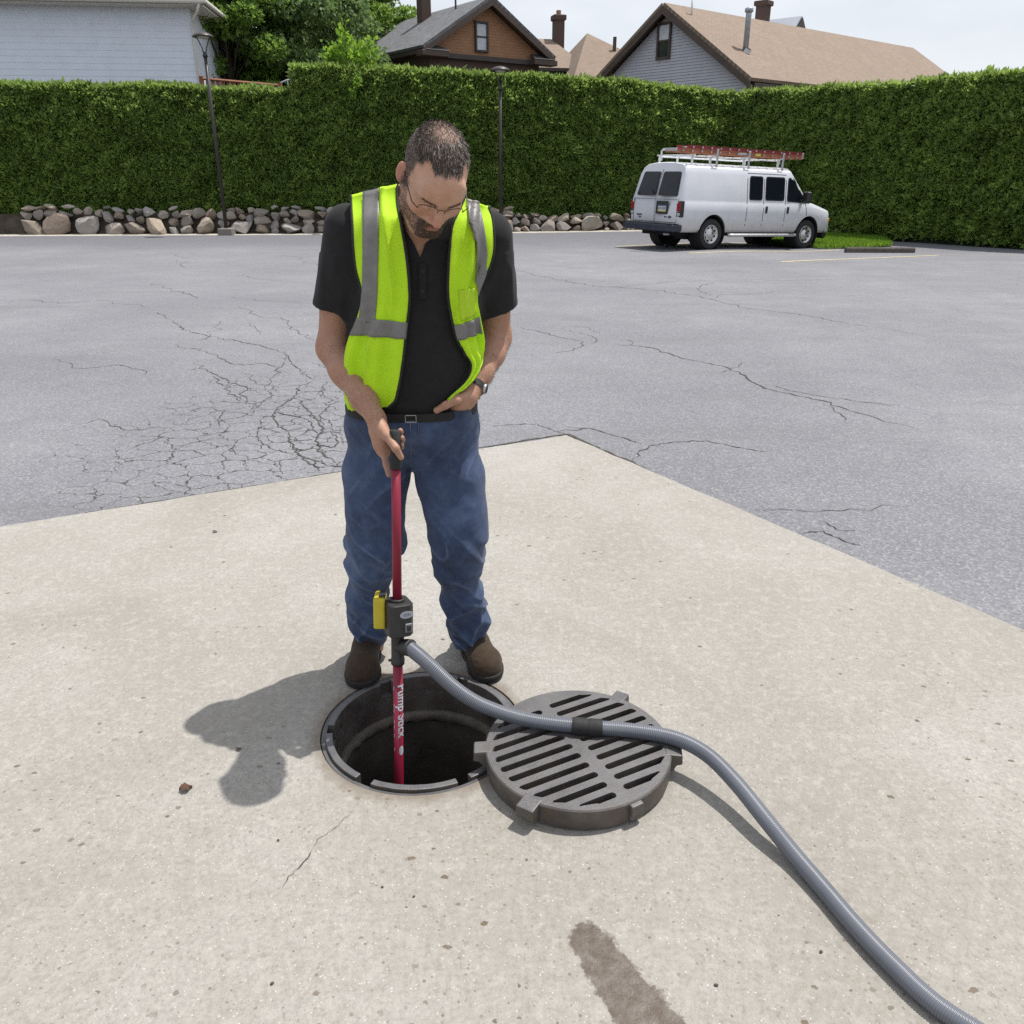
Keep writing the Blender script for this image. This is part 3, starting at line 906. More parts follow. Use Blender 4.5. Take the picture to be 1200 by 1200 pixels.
# ------------------------------------------------------------------ lamp posts
M_POST = simple('brown_post_paint', (0.030, 0.024, 0.023), 0.45, var=0.2, scale=6)
M_LENS = simple('lamp_lens', (0.45, 0.43, 0.38), 0.25, var=0.1, scale=6)
def lamp_post(px_, ybase, ytop, label, Y=None):
    b = at(px_, ybase, Y); b.z = gz(b.x, b.y); top = at(px_, ytop, Y).z - b.z
    root = empty('lamp_post', b); tag(root, label, 'lamp post', 'dark lamp posts at the edge of the lot')
    MB().box((0, 0, 0.07), (0.46, 0.46, 0.30)).build('base', simple('post_footing', (0.20, 0.18, 0.16), 0.9), root, bevel=0.03)
    MB().tube([(0, 0, 0.1), (0, 0, top * 0.5), (0, 0, top - 0.62)], [0.062, 0.056, 0.050], 12).build('pole', M_POST, root, smooth=True)
    MB().tube([(0, 0, top - 0.66), (0, 0, top - 0.60), (0, 0, top - 0.52)], [0.075, 0.078, 0.045], 12).build('collar', M_POST, root, smooth=True)
    for a in (20, 200):
        ca, sa = math.cos(R(a)), math.sin(R(a))
        MB().tube([(0.03 * ca, 0.03 * sa, top - 0.60), (0.06 * ca, 0.06 * sa, top - 0.42), (0.14 * ca, 0.14 * sa, top - 0.22), (0.20 * ca, 0.20 * sa, top - 0.10)], 0.017, 8).build('arm', M_POST, root, smooth=True)
    MB().lathe([(0.001, top + 0.02), (0.13, top), (0.27, top - 0.06), (0.315, top - 0.11), (0.305, top - 0.135), (0.20, top - 0.12), (0.001, top - 0.12)], 32).build('cap', M_POST, root, smooth=True)
    MB().lathe([(0.19, top - 0.122), (0.15, top - 0.165), (0.001, top - 0.175)], 24).build('lens', M_LENS, root, smooth=True)
    return root
lamp_post(266, 274, 38, 'tall dark lamp post in front of the lower hedge at the left', 28.75)
lamp_post(587, 272, 78, 'dark lamp post rising behind the man, its head against the brown house', 29.75)

# ------------------------------------------------------------------ houses
def mat_shingle(name, c0, c1, bw=.30, bh=.145, ms=.012):
    t = NT(name)
    uv = t.coord('UV')
    br = t.n('TexBrick'); t.put(br.inputs['Vector'], uv)
    br.inputs['Scale'].default_value = 1.0; br.inputs['Brick Width'].default_value = bw; br.inputs['Row Height'].default_value = bh
    br.inputs['Mortar Size'].default_value = ms; br.inputs['Color1'].default_value = (*c0, 1); br.inputs['Color2'].default_value = (*c1, 1)
    br.inputs['Mortar'].default_value = (*(x * 0.65 for x in c0), 1)
    col = t.mix(t.rng(t.noise(0.7, 4), 0.3, 0.7, 0, 0.4), br.outputs['Color'], tuple(x * 0.75 for x in c0))
    col = t.mix(t.rng(t.noise(6, 5, .7, vec=t.mapping(uv, scale=(.4, 1.5, 1))), 0.5, 0.75, 0, 0.35), col, tuple(min(1, x * 1.5) for x in c1))
    return t.out(col, 0.92, 0.0, t.bump(br.outputs['Fac'], 0.5, -0.01))
M_SH_TAN = mat_shingle('tan_shingles', (0.225, 0.170, 0.130), (0.262, 0.202, 0.157), .25, .13, .006)
M_SH_GREY = mat_shingle('grey_shingles', (0.115, 0.118, 0.128), (0.185, 0.19, 0.205))
M_SH_WALL = mat_shingle('orange_brown_wall_shingles', (0.34, 0.185, 0.105), (0.39, 0.215, 0.125), .16, .13, .008)
M_TRIM_BR = simple('brown_trim', (0.070, 0.050, 0.040), 0.6, var=0.2, scale=4)
M_TRIM_DK = simple('dark_trim', (0.050, 0.040, 0.038), 0.6, var=0.2, scale=4)
M_SIDE_GR = simple('lavender_grey_siding', (0.44, 0.45, 0.51), 0.6, var=0.06, scale=2)
M_WHITE = simple('white_house_paint', (0.70, 0.76, 0.86), 0.6, var=0.05, scale=2)
M_BRICK = mat_shingle('chimney_brick', (0.13, 0.085, 0.07), (0.19, 0.12, 0.095))
M_METAL = simple('galvanised_pipe', (0.33, 0.36, 0.40), 0.42, metal=0.6, var=0.2, scale=8)
M_CURTAIN = simple('window_curtain', (0.55, 0.58, 0.64), 0.8, var=0.15, scale=3)
def mat_glass_dark(name='window_glass', col=(0.03, 0.035, 0.045), rough=0.06):
    t = NT(name); return t.out(col, rough, 0.0, Specular_IOR_Level=0.8, Coat_Weight=0.4)
M_GLASS = mat_glass_dark()

def uvquad(name, corners, mat, parent, thick=0.0, div=1):
    """flat panel from corner points with metric uv; extruded along its back normal if thick"""
    vs = [Vector(c) for c in corners]
    o_ = vs[0]; ux = (vs[1] - vs[0]).normalized()
    nn = (vs[1] - vs[0]).cross(vs[2] - vs[0]).normalized(); uy = nn.cross(ux)
    n = len(vs)
    allv = list(vs); fs = [tuple(range(n))]
    if thick:
        allv += [v - nn * thick for v in vs]
        fs.append(tuple(range(2 * n - 1, n - 1, -1)))
        for k in range(n): fs.append((k, n + k, n + (k + 1) % n, (k + 1) % n))
    me = bpy.data.meshes.new(name); me.from_pydata([tuple(v) for v in allv], [], fs)
    uvl = me.uv_layers.new(name='UVMap')
    for lp in me.loops:
        q = Vector(me.vertices[lp.vertex_index].co) - o_
        uvl.data[lp.index].uv = (q.dot(ux), q.dot(uy))
    me.update()
    return link(name, me, mat, parent)

def window(parent, c, w, h, frame_m, depth=0.08, split=True, curtain=None, face=-1):
    """sash window in the local xz plane, facing local -y"""
    cx, cy, cz = c
    fr = MB(); fw = 0.09
    for dx in (-1, 1): fr.box((cx + dx * (w / 2 + fw / 2 - .01), cy - 0.03, cz), (fw, depth, h + 2 * fw))
    for dz in (-1, 1): fr.box((cx, cy - 0.028, cz + dz * (h / 2 + fw / 2 - .01)), (w, depth - .01, fw))
    wd = fr.build('window', frame_m, parent, bevel=0.008)
    if split:
        MB().box((cx, cy - 0.03, cz), (w - .02, 0.05, 0.07)).build('sash_rail', frame_m, wd)
    for s in ((-1, 1) if split else (0,)):
        hh = h / 2 - 0.05 if split else h
        MB().box((cx, cy - 0.012, cz + s * h / 4), (w - .02, 0.012, hh)).build('pane', M_GLASS if (curtain is None or s == curtain) else M_CURTAIN, wd)
    return wd

def local_house(name, apex, az, label):
    o = empty(name, (apex.x, apex.y, -0.6), -az)
    return tag(o, label, 'house')

def roof_slab(parent, a, b, c, d, mat, th=0.14, name='roof'):
    return uvquad(name, [a, b, c, d], mat, parent, th)

# --- grey-sided house at the right
ap = at(783, 8, 42.0); az = R(50.0)
hs = local_house('house', ap, az, 'lavender grey clapboard house with a wide tan shingle roof, right of the others')
zr = ap.z + 0.6; pit = 0.662; half = 4.87; LEN = 22.0
ze = zr - pit * half
def ry(x): return zr - pit * abs(x)
MB().prism([(-4.5, 0), (4.45, 0), (4.45, ry(4.45) - .22), (0, zr - .24), (-4.5, ry(4.5) - .22)], 0.10, LEN - .6, Matrix(((1, 0, 0, 0), (0, 0, 1, 0), (0, 1, 0, 0), (0, 0, 0, 1)))).build('wall', M_SIDE_GR, hs)
# clapboards, lapped
cl = MB(); zz = 3.2
while zz < zr - 0.5:
    hw0 = min(4.45, (zr - .24 - zz) / pit); hw1 = min(4.45, max(0.02, (zr - .24 - zz - .125) / pit))
    cl.add([(-hw0, 0.062, zz), (hw0, 0.062, zz), (hw1, 0.090, zz + .125), (-hw1, 0.090, zz + .125), (-hw0, 0.098, zz), (hw0, 0.098, zz)], [(0, 1, 2, 3), (4, 5, 1, 0)])
    zz += 0.118
tag(cl.build('clapboards', M_SIDE_GR, hs, fix=False), kind='stuff')
roof_slab(hs, (0, -0.35, zr), (0, LEN, zr), (half, LEN, ze), (half, -0.35, ze), M_SH_TAN)
roof_slab(hs, (0.0, LEN, zr), (0, -0.35, zr), (-half, -0.35, ze), (-half, LEN, ze), M_SH_TAN)
for s in (-1, 1):
    mm = MB(); q = math.atan(pit)
    mm.add([(0, -0.38, zr + .01), (s * half, -0.38, ze + .01), (s * half, -0.38, ze - .27), (0, -0.38, zr - .30), (0, -0.30, zr + .01), (s * half, -0.30, ze + .01), (s * half, -0.30, ze - .27), (0, -0.30, zr - .30)], [(0, 1, 2, 3), (7, 6, 5, 4), (0, 4, 5, 1), (3, 2, 6, 7), (1, 5, 6, 2), (0, 3, 7, 4)])
    mm.build('bargeboard', M_TRIM_BR, hs)
    MB().add([(s * .1, -0.30, zr - .20), (s * half, -0.30, ze - .16), (s * half, 0.10, ze - .16), (s * .1, 0.10, zr - .20)], [(0, 1, 2, 3)]).build('soffit', M_TRIM_BR, hs)
MB().box((half - .02, LEN / 2, ze - .14), (0.06, LEN, 0.20)).build('fascia', M_TRIM_BR, hs)
MB().box((half - .25, LEN / 2, ze - .20), (0.46, LEN - .2, 0.03)).build('eave_soffit', M_TRIM_DK, hs)
MB().box((4.45, 0.05, 3.4), (0.12, 0.12, 3.2)).build('corner_board', M_SIDE_GR, hs)
window(hs, (-0.15, 0.06, zr - 1.28), 0.62, 1.28, M_TRIM_BR, 0.12, curtain=-1)
MB().box((0, LEN / 2 - 0.1, zr + .01), (0.16, LEN, 0.05), None).build('ridge_cap', M_TRIM_BR, hs)
def on_roof(u, v): return Vector((u, v, ry(u)))
p = on_roof(3.05, 1.65)
MB().tube([p + Vector((0, 0, -.1)), p + Vector((0, 0, 1.55)), p + Vector((0, 0, 1.62))], [0.12, 0.12, .12], 14).build('flue_pipe', M_METAL, hs, smooth=True)
MB().tube([p + Vector((0, 0, 1.60)), p + Vector((0, 0, 1.64)), p + Vector((0, 0, 1.76)), p + Vector((0, 0, 1.80))], [0.13, 0.18, .18, .10], 14).build('flue_cap', M_METAL, hs, smooth=True)
MB().lathe([(0.34, -0.06), (0.30, 0.05), (0.15, 0.14), (0.13, 0.30)], 20, p, Matrix.Rotation(math.atan(pit), 4, 'Y')).build('flashing', simple('pale_flashing', (.55, .55, .56), .5), hs, smooth=True)
p = on_roof(0.75, 0.7)
MB().tube([p + Vector((0, 0, -.1)), p + Vector((0, 0, .9))], 0.045, 10).build('vent_pipe', simple('white_pipe', (.62, .62, .62), .5), hs, smooth=True)
MB().lathe([(0.24, -0.04), (0.2, 0.04), (0.06, 0.10)], 16, p, Matrix.Rotation(math.atan(pit), 4, 'Y')).build('flashing', bpy.data.materials['pale_flashing'], hs, smooth=True)

# house behind it: only its chimney and a small cross gable show over the ridge
cp = at(893, 26, 55.0)
hb = empty('house', (cp.x, cp.y, -0.6), R(48)); tag(hb, 'far house whose brick chimney and small metal-roofed gable peek over the tan ridge', 'house')
zc = cp.z + .6
MB().box((0, 4, zc / 2 - 1.0), (7, 9, zc - 2.0)).build('wall', M_WHITE, hb)
MB().box((0, 0, zc - .6), (0.62, 0.62, 3.0)).build('chimney', M_BRICK, hb)
MB().box((0, 0, zc + .92), (.84, .84, 0.26)).build('chimney_cap', M_BRICK, hb, bevel=.05)
gp = at(936, 21, 55.0); lz = gp.z + .6
gl = hb.matrix_basis.inverted() @ Vector((gp.x, gp.y, gp.z))
gx, gy = gl.x, gl.y
M_TIN = simple('pale_tin_roof', (.42, .45, .50), .4, metal=.3)
# small gable facing the camera side
th0 = R(50) - R(50)
for s in (-1, 1):
    uvquad('roof', [(gx, gy - .2, lz), (gx, gy + 4.5, lz), (gx + s * 1.25, gy + 4.5, lz - 1.25), (gx + s * 1.25, gy - .2, lz - 1.25)][::(1 if s > 0 else -1)], M_TIN if s < 0 else M_TIN, hb, .1)
    MB().add([(gx, gy - .25, lz + .03), (gx + s * 1.3, gy - .25, lz - 1.27), (gx + s * 1.3, gy - .25, lz - 1.7), (gx, gy - .25, lz - .4)], [(0, 1, 2, 3)]).build('bargeboard', M_TRIM_DK, hb)
MB().prism([(gx - 1.1, lz - 3.2), (gx + 1.1, lz - 3.2), (gx + 1.1, lz - 1.2), (gx, lz - .12), (gx - 1.1, lz - 1.2)], gy, gy + 4.3, Matrix(((1, 0, 0, 0), (0, 0, 1, 0), (0, 1, 0, 0), (0, 0, 0, 1)))).build('gable', M_SIDE_GR, hb)
window(hb, (gx, gy - .01, lz - 1.3), .5, .6, M_TRIM_DK, .1, split=False)

# --- brown shingled house
ap = at(571, 0, 48.0); az = R(-35.0)
hs = local_house('house', ap, az, 'orange brown shingled house with a grey roof above the hedge behind the man')
zr = ap.z + 0.6; pit = 0.605; half = 3.95; LEN = 11.5; ze = zr - pit * half
MB().prism([(-3.35, 0), (3.35, 0), (3.35, ry(3.35) - .2), (0, zr - .2), (-3.35, ry(3.35) - .2)], 0.15, LEN - .5, Matrix(((1, 0, 0, 0), (0, 0, 1, 0), (0, 1, 0, 0), (0, 0, 0, 1)))).build('wall', M_BRICK, hs)
zb = ze - 0.10
uvquad('gable', [(-3.4, 0.12, zb), (3.4, 0.12, zb), (3.4, 0.12, ry(3.4) - .16), (0, 0.12, zr - .16), (-3.4, 0.12, ry(3.4) - .16)], M_SH_WALL, hs, 0.08)
MB().box((0, 0.02, zb - .10), (7.0, 0.26, 0.22)).build('belt_course', M_TRIM_DK, hs)
roof_slab(hs, (0.0, LEN, zr), (0, -0.45, zr), (-half, -0.45, ze), (-half, LEN, ze), M_SH_GREY)
roof_slab(hs, (0, -0.45, zr), (0, LEN, zr), (half, LEN, ze), (half, -0.45, ze), M_SH_GREY)
for s in (-1, 1):
    MB().add([(0, -0.48, zr + .01), (s * half, -0.48, ze + .01), (s * half, -0.48, ze - .24), (0, -0.48, zr - .28), (0, -0.40, zr + .01), (s * half, -0.40, ze + .01), (s * half, -0.40, ze - .24), (0, -0.40, zr - .28)], [(0, 1, 2, 3), (7, 6, 5, 4), (0, 4, 5, 1), (3, 2, 6, 7), (1, 5, 6, 2), (0, 3, 7, 4)]).build('bargeboard', M_TRIM_BR, hs)
    MB().add([(s * .1, -0.40, zr - .17), (s * half, -0.40, ze - .15), (s * half, 0.12, ze - .15), (s * .1, 0.12, zr - .17)], [(0, 1, 2, 3)]).build('soffit', M_TRIM_BR, hs)
    # cornice return with its own little sloping roof
    cr = MB().box((s * (half - .62), -0.22, ze - .20), (1.5, 0.62, 0.26))
    cr.build('cornice_return', M_TRIM_BR, hs, bevel=.03)
    MB().add([(s * (half - 1.40), -0.56, ze - .06), (s * (half - .05), -0.56, ze - .06), (s * (half - .12), 0.12, ze + .22), (s * (half - 1.2), 0.12, ze + .22)], [(0, 1, 2, 3)]).build('return_roof', M_SH_GREY, hs)
MB().box((-half + .02, LEN / 2, ze - .12), (0.12, LEN, 0.16)).build('gutter', M_TRIM_DK, hs)
window(hs, (-0.32, 0.10, zr - 1.62), 0.62, 1.20, M_TRIM_DK, 0.14, curtain=0)
wq = hs.matrix_basis.inverted() @ at(497, 20, 51.5)
MB().box((wq.x, wq.y, zr - .2), (0.56, 0.56, 3.6)).build('chimney', M_BRICK, hs)
p = on_roof(-.55, 2.1)
MB().tube([p, p + Vector((0, 0, .9))], .05, 8).build('vent_pipe', M_TRIM_DK, hs)

# --- hip-roofed house between them
hp = at(688, 39, 56.0)
hs = empty('house', (hp.x, hp.y, -0.6), R(14)); tag(hs, 'low tan hip-roofed house with a brick chimney between the two gabled houses', 'house')
zt = hp.z + .6; ez = zt - 2.75
A = (0, 0, zt)
def hip(apx, cx0, cx1, cy0, cy1, ez, tag_='roof', ridge=0.0):
    a0 = (apx[0] - ridge, apx[1], apx[2]); a1 = (apx[0] + .02, apx[1], apx[2])
    uvquad(tag_, [(cx0, cy0, ez), (cx1, cy0, ez), a1, a0], M_SH_TAN, hs, .1)
    uvquad(tag_, [(cx1, cy0, ez), (cx1, cy1, ez), a1], M_SH_TAN, hs, .1)
    uvquad(tag_, [(cx0, cy1, ez), (cx0, cy0, ez), a0], M_SH_TAN, hs, .1)
    uvquad(tag_, [(cx1, cy1, ez), (cx0, cy1, ez), a0, a1], M_SH_TAN, hs, .1)
hip(A, -2.1, 4.6, -4.2, 4.2, ez)
MB().box((1.2, 0, ez / 2 - .1), (6.0, 7.6, ez)).build('wall', M_BRICK, hs)
zt2 = zt - 0.05
hip((-1.5, 2.4, zt2), -4.6, -0.2, -1.6, 5.2, zt2 - 2.0, ridge=0.9)
MB().box((-2.4, 2.0, (zt2 - 2.0) / 2), (3.8, 6, zt2 - 2.05)).build('wing_wall', simple('grey_wall', (.30, .31, .34), .7), hs)
MB().box((1.3, -4.25, ez - .05), (6.7, .12, .16)).build('gutter', M_TRIM_DK, hs)
MB().box((-2.4, -1.65, zt2 - 2.05), (4.5, .12, .16)).build('gutter', M_TRIM_DK, hs)
MB().box((-1.1, 2.2, zt - .1), (0.60, 0.60, 2.2)).build('chimney', M_BRICK, hs)
MB().box((-1.1, 2.2, zt + 1.05), (.80, .80, .30)).build('chimney_cap', M_BRICK, hs, bevel=.06)
MB().tube([(-1.1, 2.2, zt + 1.15), (-1.1, 2.2, zt + 1.45)], .15, 12).build('chimney_pot', simple('clay_pot', (.30, .17, .11), .8), hs)
p = Vector((1.15, -1.6, zt - 1.15))
MB().box(p + Vector((0, 0, .35)), (.16, .16, .9)).build('vent_pipe', M_TRIM_DK, hs)

# --- white house at the far left
wp = at(231, 90, 38.0)
hs = empty('house', (wp.x, wp.y, -.6), R(6)); tag(hs, 'white-sided house rising above the hedge at the far left', 'house')
zt = at(225, 6, 38.0).z + .6
MB().box((-4, 4, zt / 2), (8, 8, zt)).build('wall', M_WHITE, hs)
cl = MB(); zz = 3.0
while zz < zt:
    cl.add([(-8, -.016, zz), (0.03, -.016, zz), (0.03, -.006, zz + .24), (-8, -.006, zz + .24), (-8, 0, zz), (0.03, 0, zz)], [(0, 1, 2, 3), (4, 5, 1, 0)]); zz += .23
tag(cl.build('clapboards', M_WHITE, hs, fix=False), kind='stuff')
uvquad('roof', [(-8.5, -.75, zt + .05), (.75, -.75, zt + .05), (-2.2, 4, zt + 2.6), (-5.5, 4, zt + 2.6)], M_SH_GREY, hs, .14)
uvquad('roof', [(.75, -.75, zt + .05), (.75, 8.6, zt + .05), (-2.2, 4, zt + 2.6)], M_SH_GREY, hs, .14)
M_FAS = simple('white_fascia', (.62, .60, .55), .6)
MB().box((-3.9, 3.9, zt - .06), (9.2, 9.2, .10)).build('soffit', M_FAS, hs)
MB().tube([(-8.5, -.82, zt + .02), (.82, -.82, zt + .02), (.82, 8.6, zt + .02)], .09, 10).build('gutter', M_FAS, hs)
MB().tube([(.60, -.80, zt - .06), (.45, -.62, zt - .32), (.12, -.12, zt - .55), (.07, -.07, zt - .9), (.07, -.07, 1)], .055, 10).build('downpipe', M_FAS, hs, smooth=True)

# --- red-stained deck rail and pale metal handrail behind the low hedge
M_DECK = simple('red_stained_wood', (.24, .095, .055), .75, var=.25, scale=6)
a = at(236, 92, 33.5); b = at(328, 99, 33.5); b.z = a.z - .22
dk = empty('deck_railing', (a.x, a.y, -.6)); tag(dk, 'red stained wooden deck railing just showing over the lower hedge', 'railing')
d = (b - a); n = 15
keep(MB().tube([a, b], .045, 4).build('top_rail', M_DECK), dk)
keep(MB().tube([a - Vector((0, 0, .42)), b - Vector((0, 0, .42))], .04, 4).build('middle_rail', M_DECK), dk)
for i in range(n + 1):
    p = a.lerp(b, i / n)
    keep(MB().box((p.x, p.y + .05, p.z - .55), (.11, .03, 1.1)).build('baluster', M_DECK), dk)
for p in (a, b): keep(MB().box((p.x, p.y, p.z / 2 - .25), (.13, .13, p.z + .65)).build('post', M_DECK), dk)
M_RAIL = simple('pale_metal_rail', (.55, .56, .57), .4, metal=.3)
a = at(329, 97, 33.0); b = at(337, 93.5, 33.0); c = at(357, 91.5, 33.0)
rl = empty('handrail', (b.x, b.y, -.6)); tag(rl, 'pale metal handrail beside the red deck railing', 'railing')
keep(MB().tube([a, b, c], .025, 8).build('rail', M_RAIL), rl)
keep(MB().tube([b, (b.x, b.y, -.5)], .025, 8).build('post', M_RAIL), rl)

# ------------------------------------------------------------------ trees
def tree(name, label, base, h, r, mat, seed, n_clump=60, per=190, leaf=.26, z_lo=.25, up=.1, trunk=.28, shape=1.0, droop=0.0, cat='tree'):
    g = np.random.default_rng(seed); rr = random.Random(seed)
    root = empty(name, base); tag(root, label, cat, 'trees behind the hedge')
    tr = MB()
    tp = [Vector((0, 0, 0)), Vector((rr.uniform(-.2, .2), rr.uniform(-.2, .2), h * .3)), Vector((rr.uniform(-.4, .4), rr.uniform(-.3, .3), h * .6)), Vector((rr.uniform(-.4, .4), rr.uniform(-.3, .3), h * .92))]
    tr.tube(tp, [trunk, trunk * .8, trunk * .5, trunk * .12], 10)
    P = []; N = []; T = []
    for i in range(n_clump):
        f = z_lo + (1 - z_lo) * rr.random() ** .85
        rad = r * (math.sin(math.pi * min(1, max(0.06, (f - z_lo) / (1 - z_lo) * .82 + .16))) ** .7) * shape * math.sqrt(rr.uniform(.12, 1))
        a = rr.uniform(0, 2 * math.pi)
        c = Vector((rad * math.cos(a), rad * math.sin(a), h * f + rr.uniform(-.3, .3)))
        t = min(.95, max(.12, f - .18)); k = t * 3; i0 = int(k); s0 = tp[i0].lerp(tp[min(3, i0 + 1)], k - i0)
        mid = s0.lerp(c, .5) + Vector((0, 0, .25 * (1 - 2 * droop)))
        if i % 2 == 0: tr.tube([s0, mid, c], [trunk * .26 * (1.1 - t), trunk * .16, .02], 6)
        cr = rr.uniform(.45, 1.0) * r * .30
        q = g.normal(0, 1, (per, 3)); q /= np.linalg.norm(q, axis=1, keepdims=True)
        rad_ = cr * g.uniform(.35, 1.0, (per, 1)) ** .5
        pp = np.array(c)[None] + q * rad_ * np.array([1.15, 1.15, .62])
        P.append(pp); nn = q.copy(); nn[:, 2] -= droop; N.append(nn)
        T.append(np.clip(.45 + .20 * rr.uniform(-1, 1) + g.normal(0, .16, per), 0, 1))
    tr.build('trunk', M_BARK, root, smooth=True)
    leaves('crown', np.concatenate(P), np.concatenate(N), leaf, mat, root, up=up, spread=.55, aspect=1.7, tint=np.concatenate(T), seed=seed, per=2)
    return root
def tb(px_, Y): q = at(px_, 90, Y); return (q.x, q.y, -.6)
tree('maple_tree', 'light green leafy tree next to the white house at the left', tb(268, 43), 11.5, 3.1, M_TREE_M, 21, 100, 330, .20, .22)
tree('spruce_tree', 'dark drooping tree in the middle of the clump behind the low hedge', tb(345, 47), 15, 4.0, M_TREE_D, 22, 130, 320, .22, .14, up=-.25, droop=.5, trunk=.36)
tree('maple_tree', 'bright sunlit tree touching the grey roof of the brown house', tb(432, 56), 13.5, 3.0, M_TREE_M, 23, 90, 330, .22, .25)
tree('maple_tree', 'dark background tree between the drooping tree and the bright one', tb(400, 62), 16, 4.6, M_TREE_D, 24, 100, 260, .28, .2)
tree('maple_tree', 'tall background tree behind the white house, left of the others', tb(215, 60), 16, 5.0, M_TREE_M, 25, 90, 240, .30, .2)
# climber sprouting through the hedge top, with one strand hanging on its face
vn = empty('climbing_shrub', tuple(at(415, 74, 30.6))); vn.location.z = 0.1
tag(vn, 'bright young climber sprouting out of the hedge top left of the man', 'shrub')
g = np.random.default_rng(4); P = []; st = MB()
for i in range(26):
    bx_ = g.uniform(385, 440); top_ = 72 - abs(g.normal(0, 1)) * 11 - 18 * math.exp(-((bx_ - 410) / 16) ** 2)
    a = at(bx_, 80, 30.7 + g.uniform(-.3, .5)); b = at(bx_ + g.normal(0, 7), top_, a.y)
    st.tube([a, a.lerp(b, .5) + Vector((g.normal(0, .08), 0, 0)), b], [.014, .010, .005], 5)
    m = int(16 + 16 * (b - a).length)
    t = g.random((m, 1)); P.append(np.array(a)[None] + np.array(b - a)[None] * t + g.normal(0, .11, (m, 3)))
for (ax_, ay_), (bx_, by_) in (((423, 86), (419, 100)), ((419, 100), (413, 116))):
    a = at(ax_, ay_, 30.0); b = at(bx_, by_, 29.9); st.tube([a, b], .01, 5)
    t = g.random((16, 1)); P.append(np.array(a)[None] + np.array(b - a)[None] * t + g.normal(0, .06, (16, 3)))
tag(keep(st.build('stem', M_BARK), vn), kind='stuff')
P = np.concatenate(P)
tag(keep(leaves('leaf_cluster', P, np.repeat(np.array([[0, -.6, .5]]), len(P), 0), .17, M_VINE, None, up=.2, spread=.6, aspect=1.35, seed=5, per=1), vn), kind='stuff')

# ------------------------------------------------------------------ verge at the right: gravel bank, grass, wheel stop
M_GRAVEL = simple('grey_gravel', (.155, .15, .15), .95, var=.45, scale=22, bump=.9, bscale=30)
def strip(name, pts0, pts1, mat, rise0, rise1, n=14):
    rows = []
    for i in range(n + 1):
        t = i / n
        def ev(P):
            k = t * (len(P) - 1); j = min(len(P) - 2, int(k)); return P[j].lerp(P[j + 1], k - j)
        a, b = ev(pts0), ev(pts1)
        row = []
        for j in range(7):
            s = j / 6; p = a.lerp(b, s)
            row.append((p.x, p.y, p.z + rise0 + (rise1 - rise0) * s + .02 * mnoise.noise(Vector((p.x * 2, p.y * 2, 0)))))
        rows.append(row)
    return MB().grid(rows).build(name, mat, smooth=True)
gA = [atg(900, 287, .0), atg(965, 292), atg(1005, 291), atg(1045, 289)]
gB = [atg(900, 279), atg(968, 279), atg(1000, 279), atg(1030, 279)]
gC = [Vector((7.9, 33.4, -.45)), Vector((9.5, 31.0, -.42)), Vector((11.0, 28.5, -.38)), Vector((12.4, 26.3, -.35))]
M_TURF = simple('turf_soil', (.065, .105, .025), .95, var=.35, scale=6)
tag(strip('verge', gA, gB, M_TURF, .02, .06), kind='structure')
tag(strip('gravel_bank', gB, gC, M_GRAVEL, .05, .22), kind='structure')
g = np.random.default_rng(77); P = []
for i in range(9000):
    t = g.random(); k = t * 3; j = min(2, int(k)); a = gA[j].lerp(gA[j + 1], k - j); b = gB[j].lerp(gB[j + 1], k - j)
    s = g.random() * 1.02 - .01; p = a.lerp(b, s); P.append((p.x, p.y, p.z + .02 + .04 * s))
P = np.array(P)
gr = leaves('grass', P, np.repeat(np.array([[0, 0, 1.0]]), len(P), 0), .12, M_VINE, None, up=1, spread=.28, aspect=7, seed=6, per=3)
tag(gr, 'short bright grass on the verge beyond the van', 'grass', kind='stuff')
p = atg(990, 296); q = p + Vector((1.75, -.10, 0))
ws = empty('wheel_stop', p); tag(ws, 'weathered wheel stop at the end of the bay right of the van', 'wheel stop')
d = (q - p).normalized(); W = Matrix(((d.x, -d.y, 0, 0), (d.y, d.x, 0, 0), (0, 0, 1, 0), (0, 0, 0, 1))) @ Matrix(((0, 0, 1, 0), (1, 0, 0, 0), (0, 1, 0, 0), (0, 0, 0, 1)))
MB().prism([(-.09, 0), (.09, 0), (.075, .10), (.05, .135), (-.05, .135), (-.075, .10)], 0, 1.75, W).build('block', simple('old_concrete_stop', (.085, .072, .064), .95, var=.35, scale=8, bump=.5), ws, bevel=.012)
for s in (.35, 1.4): MB().tube([d * s + Vector((0, 0, .12)), d * s + Vector((0, 0, .15))], .02, 8).build('pin', M_METAL, ws)
# ------------------------------------------------------------------ the van
def mat_vanpaint():
    t = NT('van_white_paint')
    z = t.sep(t.coord())[2]
    col = t.ramp(t.noise(1.5, 3), [(0.3, (.57, .585, .635)), (0.7, (.63, .645, .69))])
    dirt = t.math('MULTIPLY', t.rng(t.math('ADD', z, t.math('MULTIPLY', t.noise(5, 4), .35)), .50, 1.05, .75, 0), t.rng(t.noise(12, 5, .7), .3, .65, .4, 1))
    col = t.mix(dirt, col, (.30, .255, .21))
    return t.out(col, t.rng(dirt, 0, 1, .30, .7), 0.0, Coat_Weight=.4, Coat_Roughness=.08)
M_VAN = mat_vanpaint()
M_TYRE = simple('tyre_rubber', (.022, .022, .024), .85, var=.3, scale=20)
M_CHROME = simple('chrome_wheel', (.50, .50, .51), .24, metal=.9, var=.15, scale=14)
M_BLACKP = simple('black_plastic', (.018, .018, .020), .5, var=.2, scale=14)
M_BUMPER = simple('dark_bumper', (.018, .022, .040), .45, var=.3, scale=8)
M_SEAM = simple('panel_gap', (.10, .10, .115), .8)
M_VGLASS = NT('tinted_glass').out((.008, .010, .016), .05, 0.0, Specular_IOR_Level=.30)
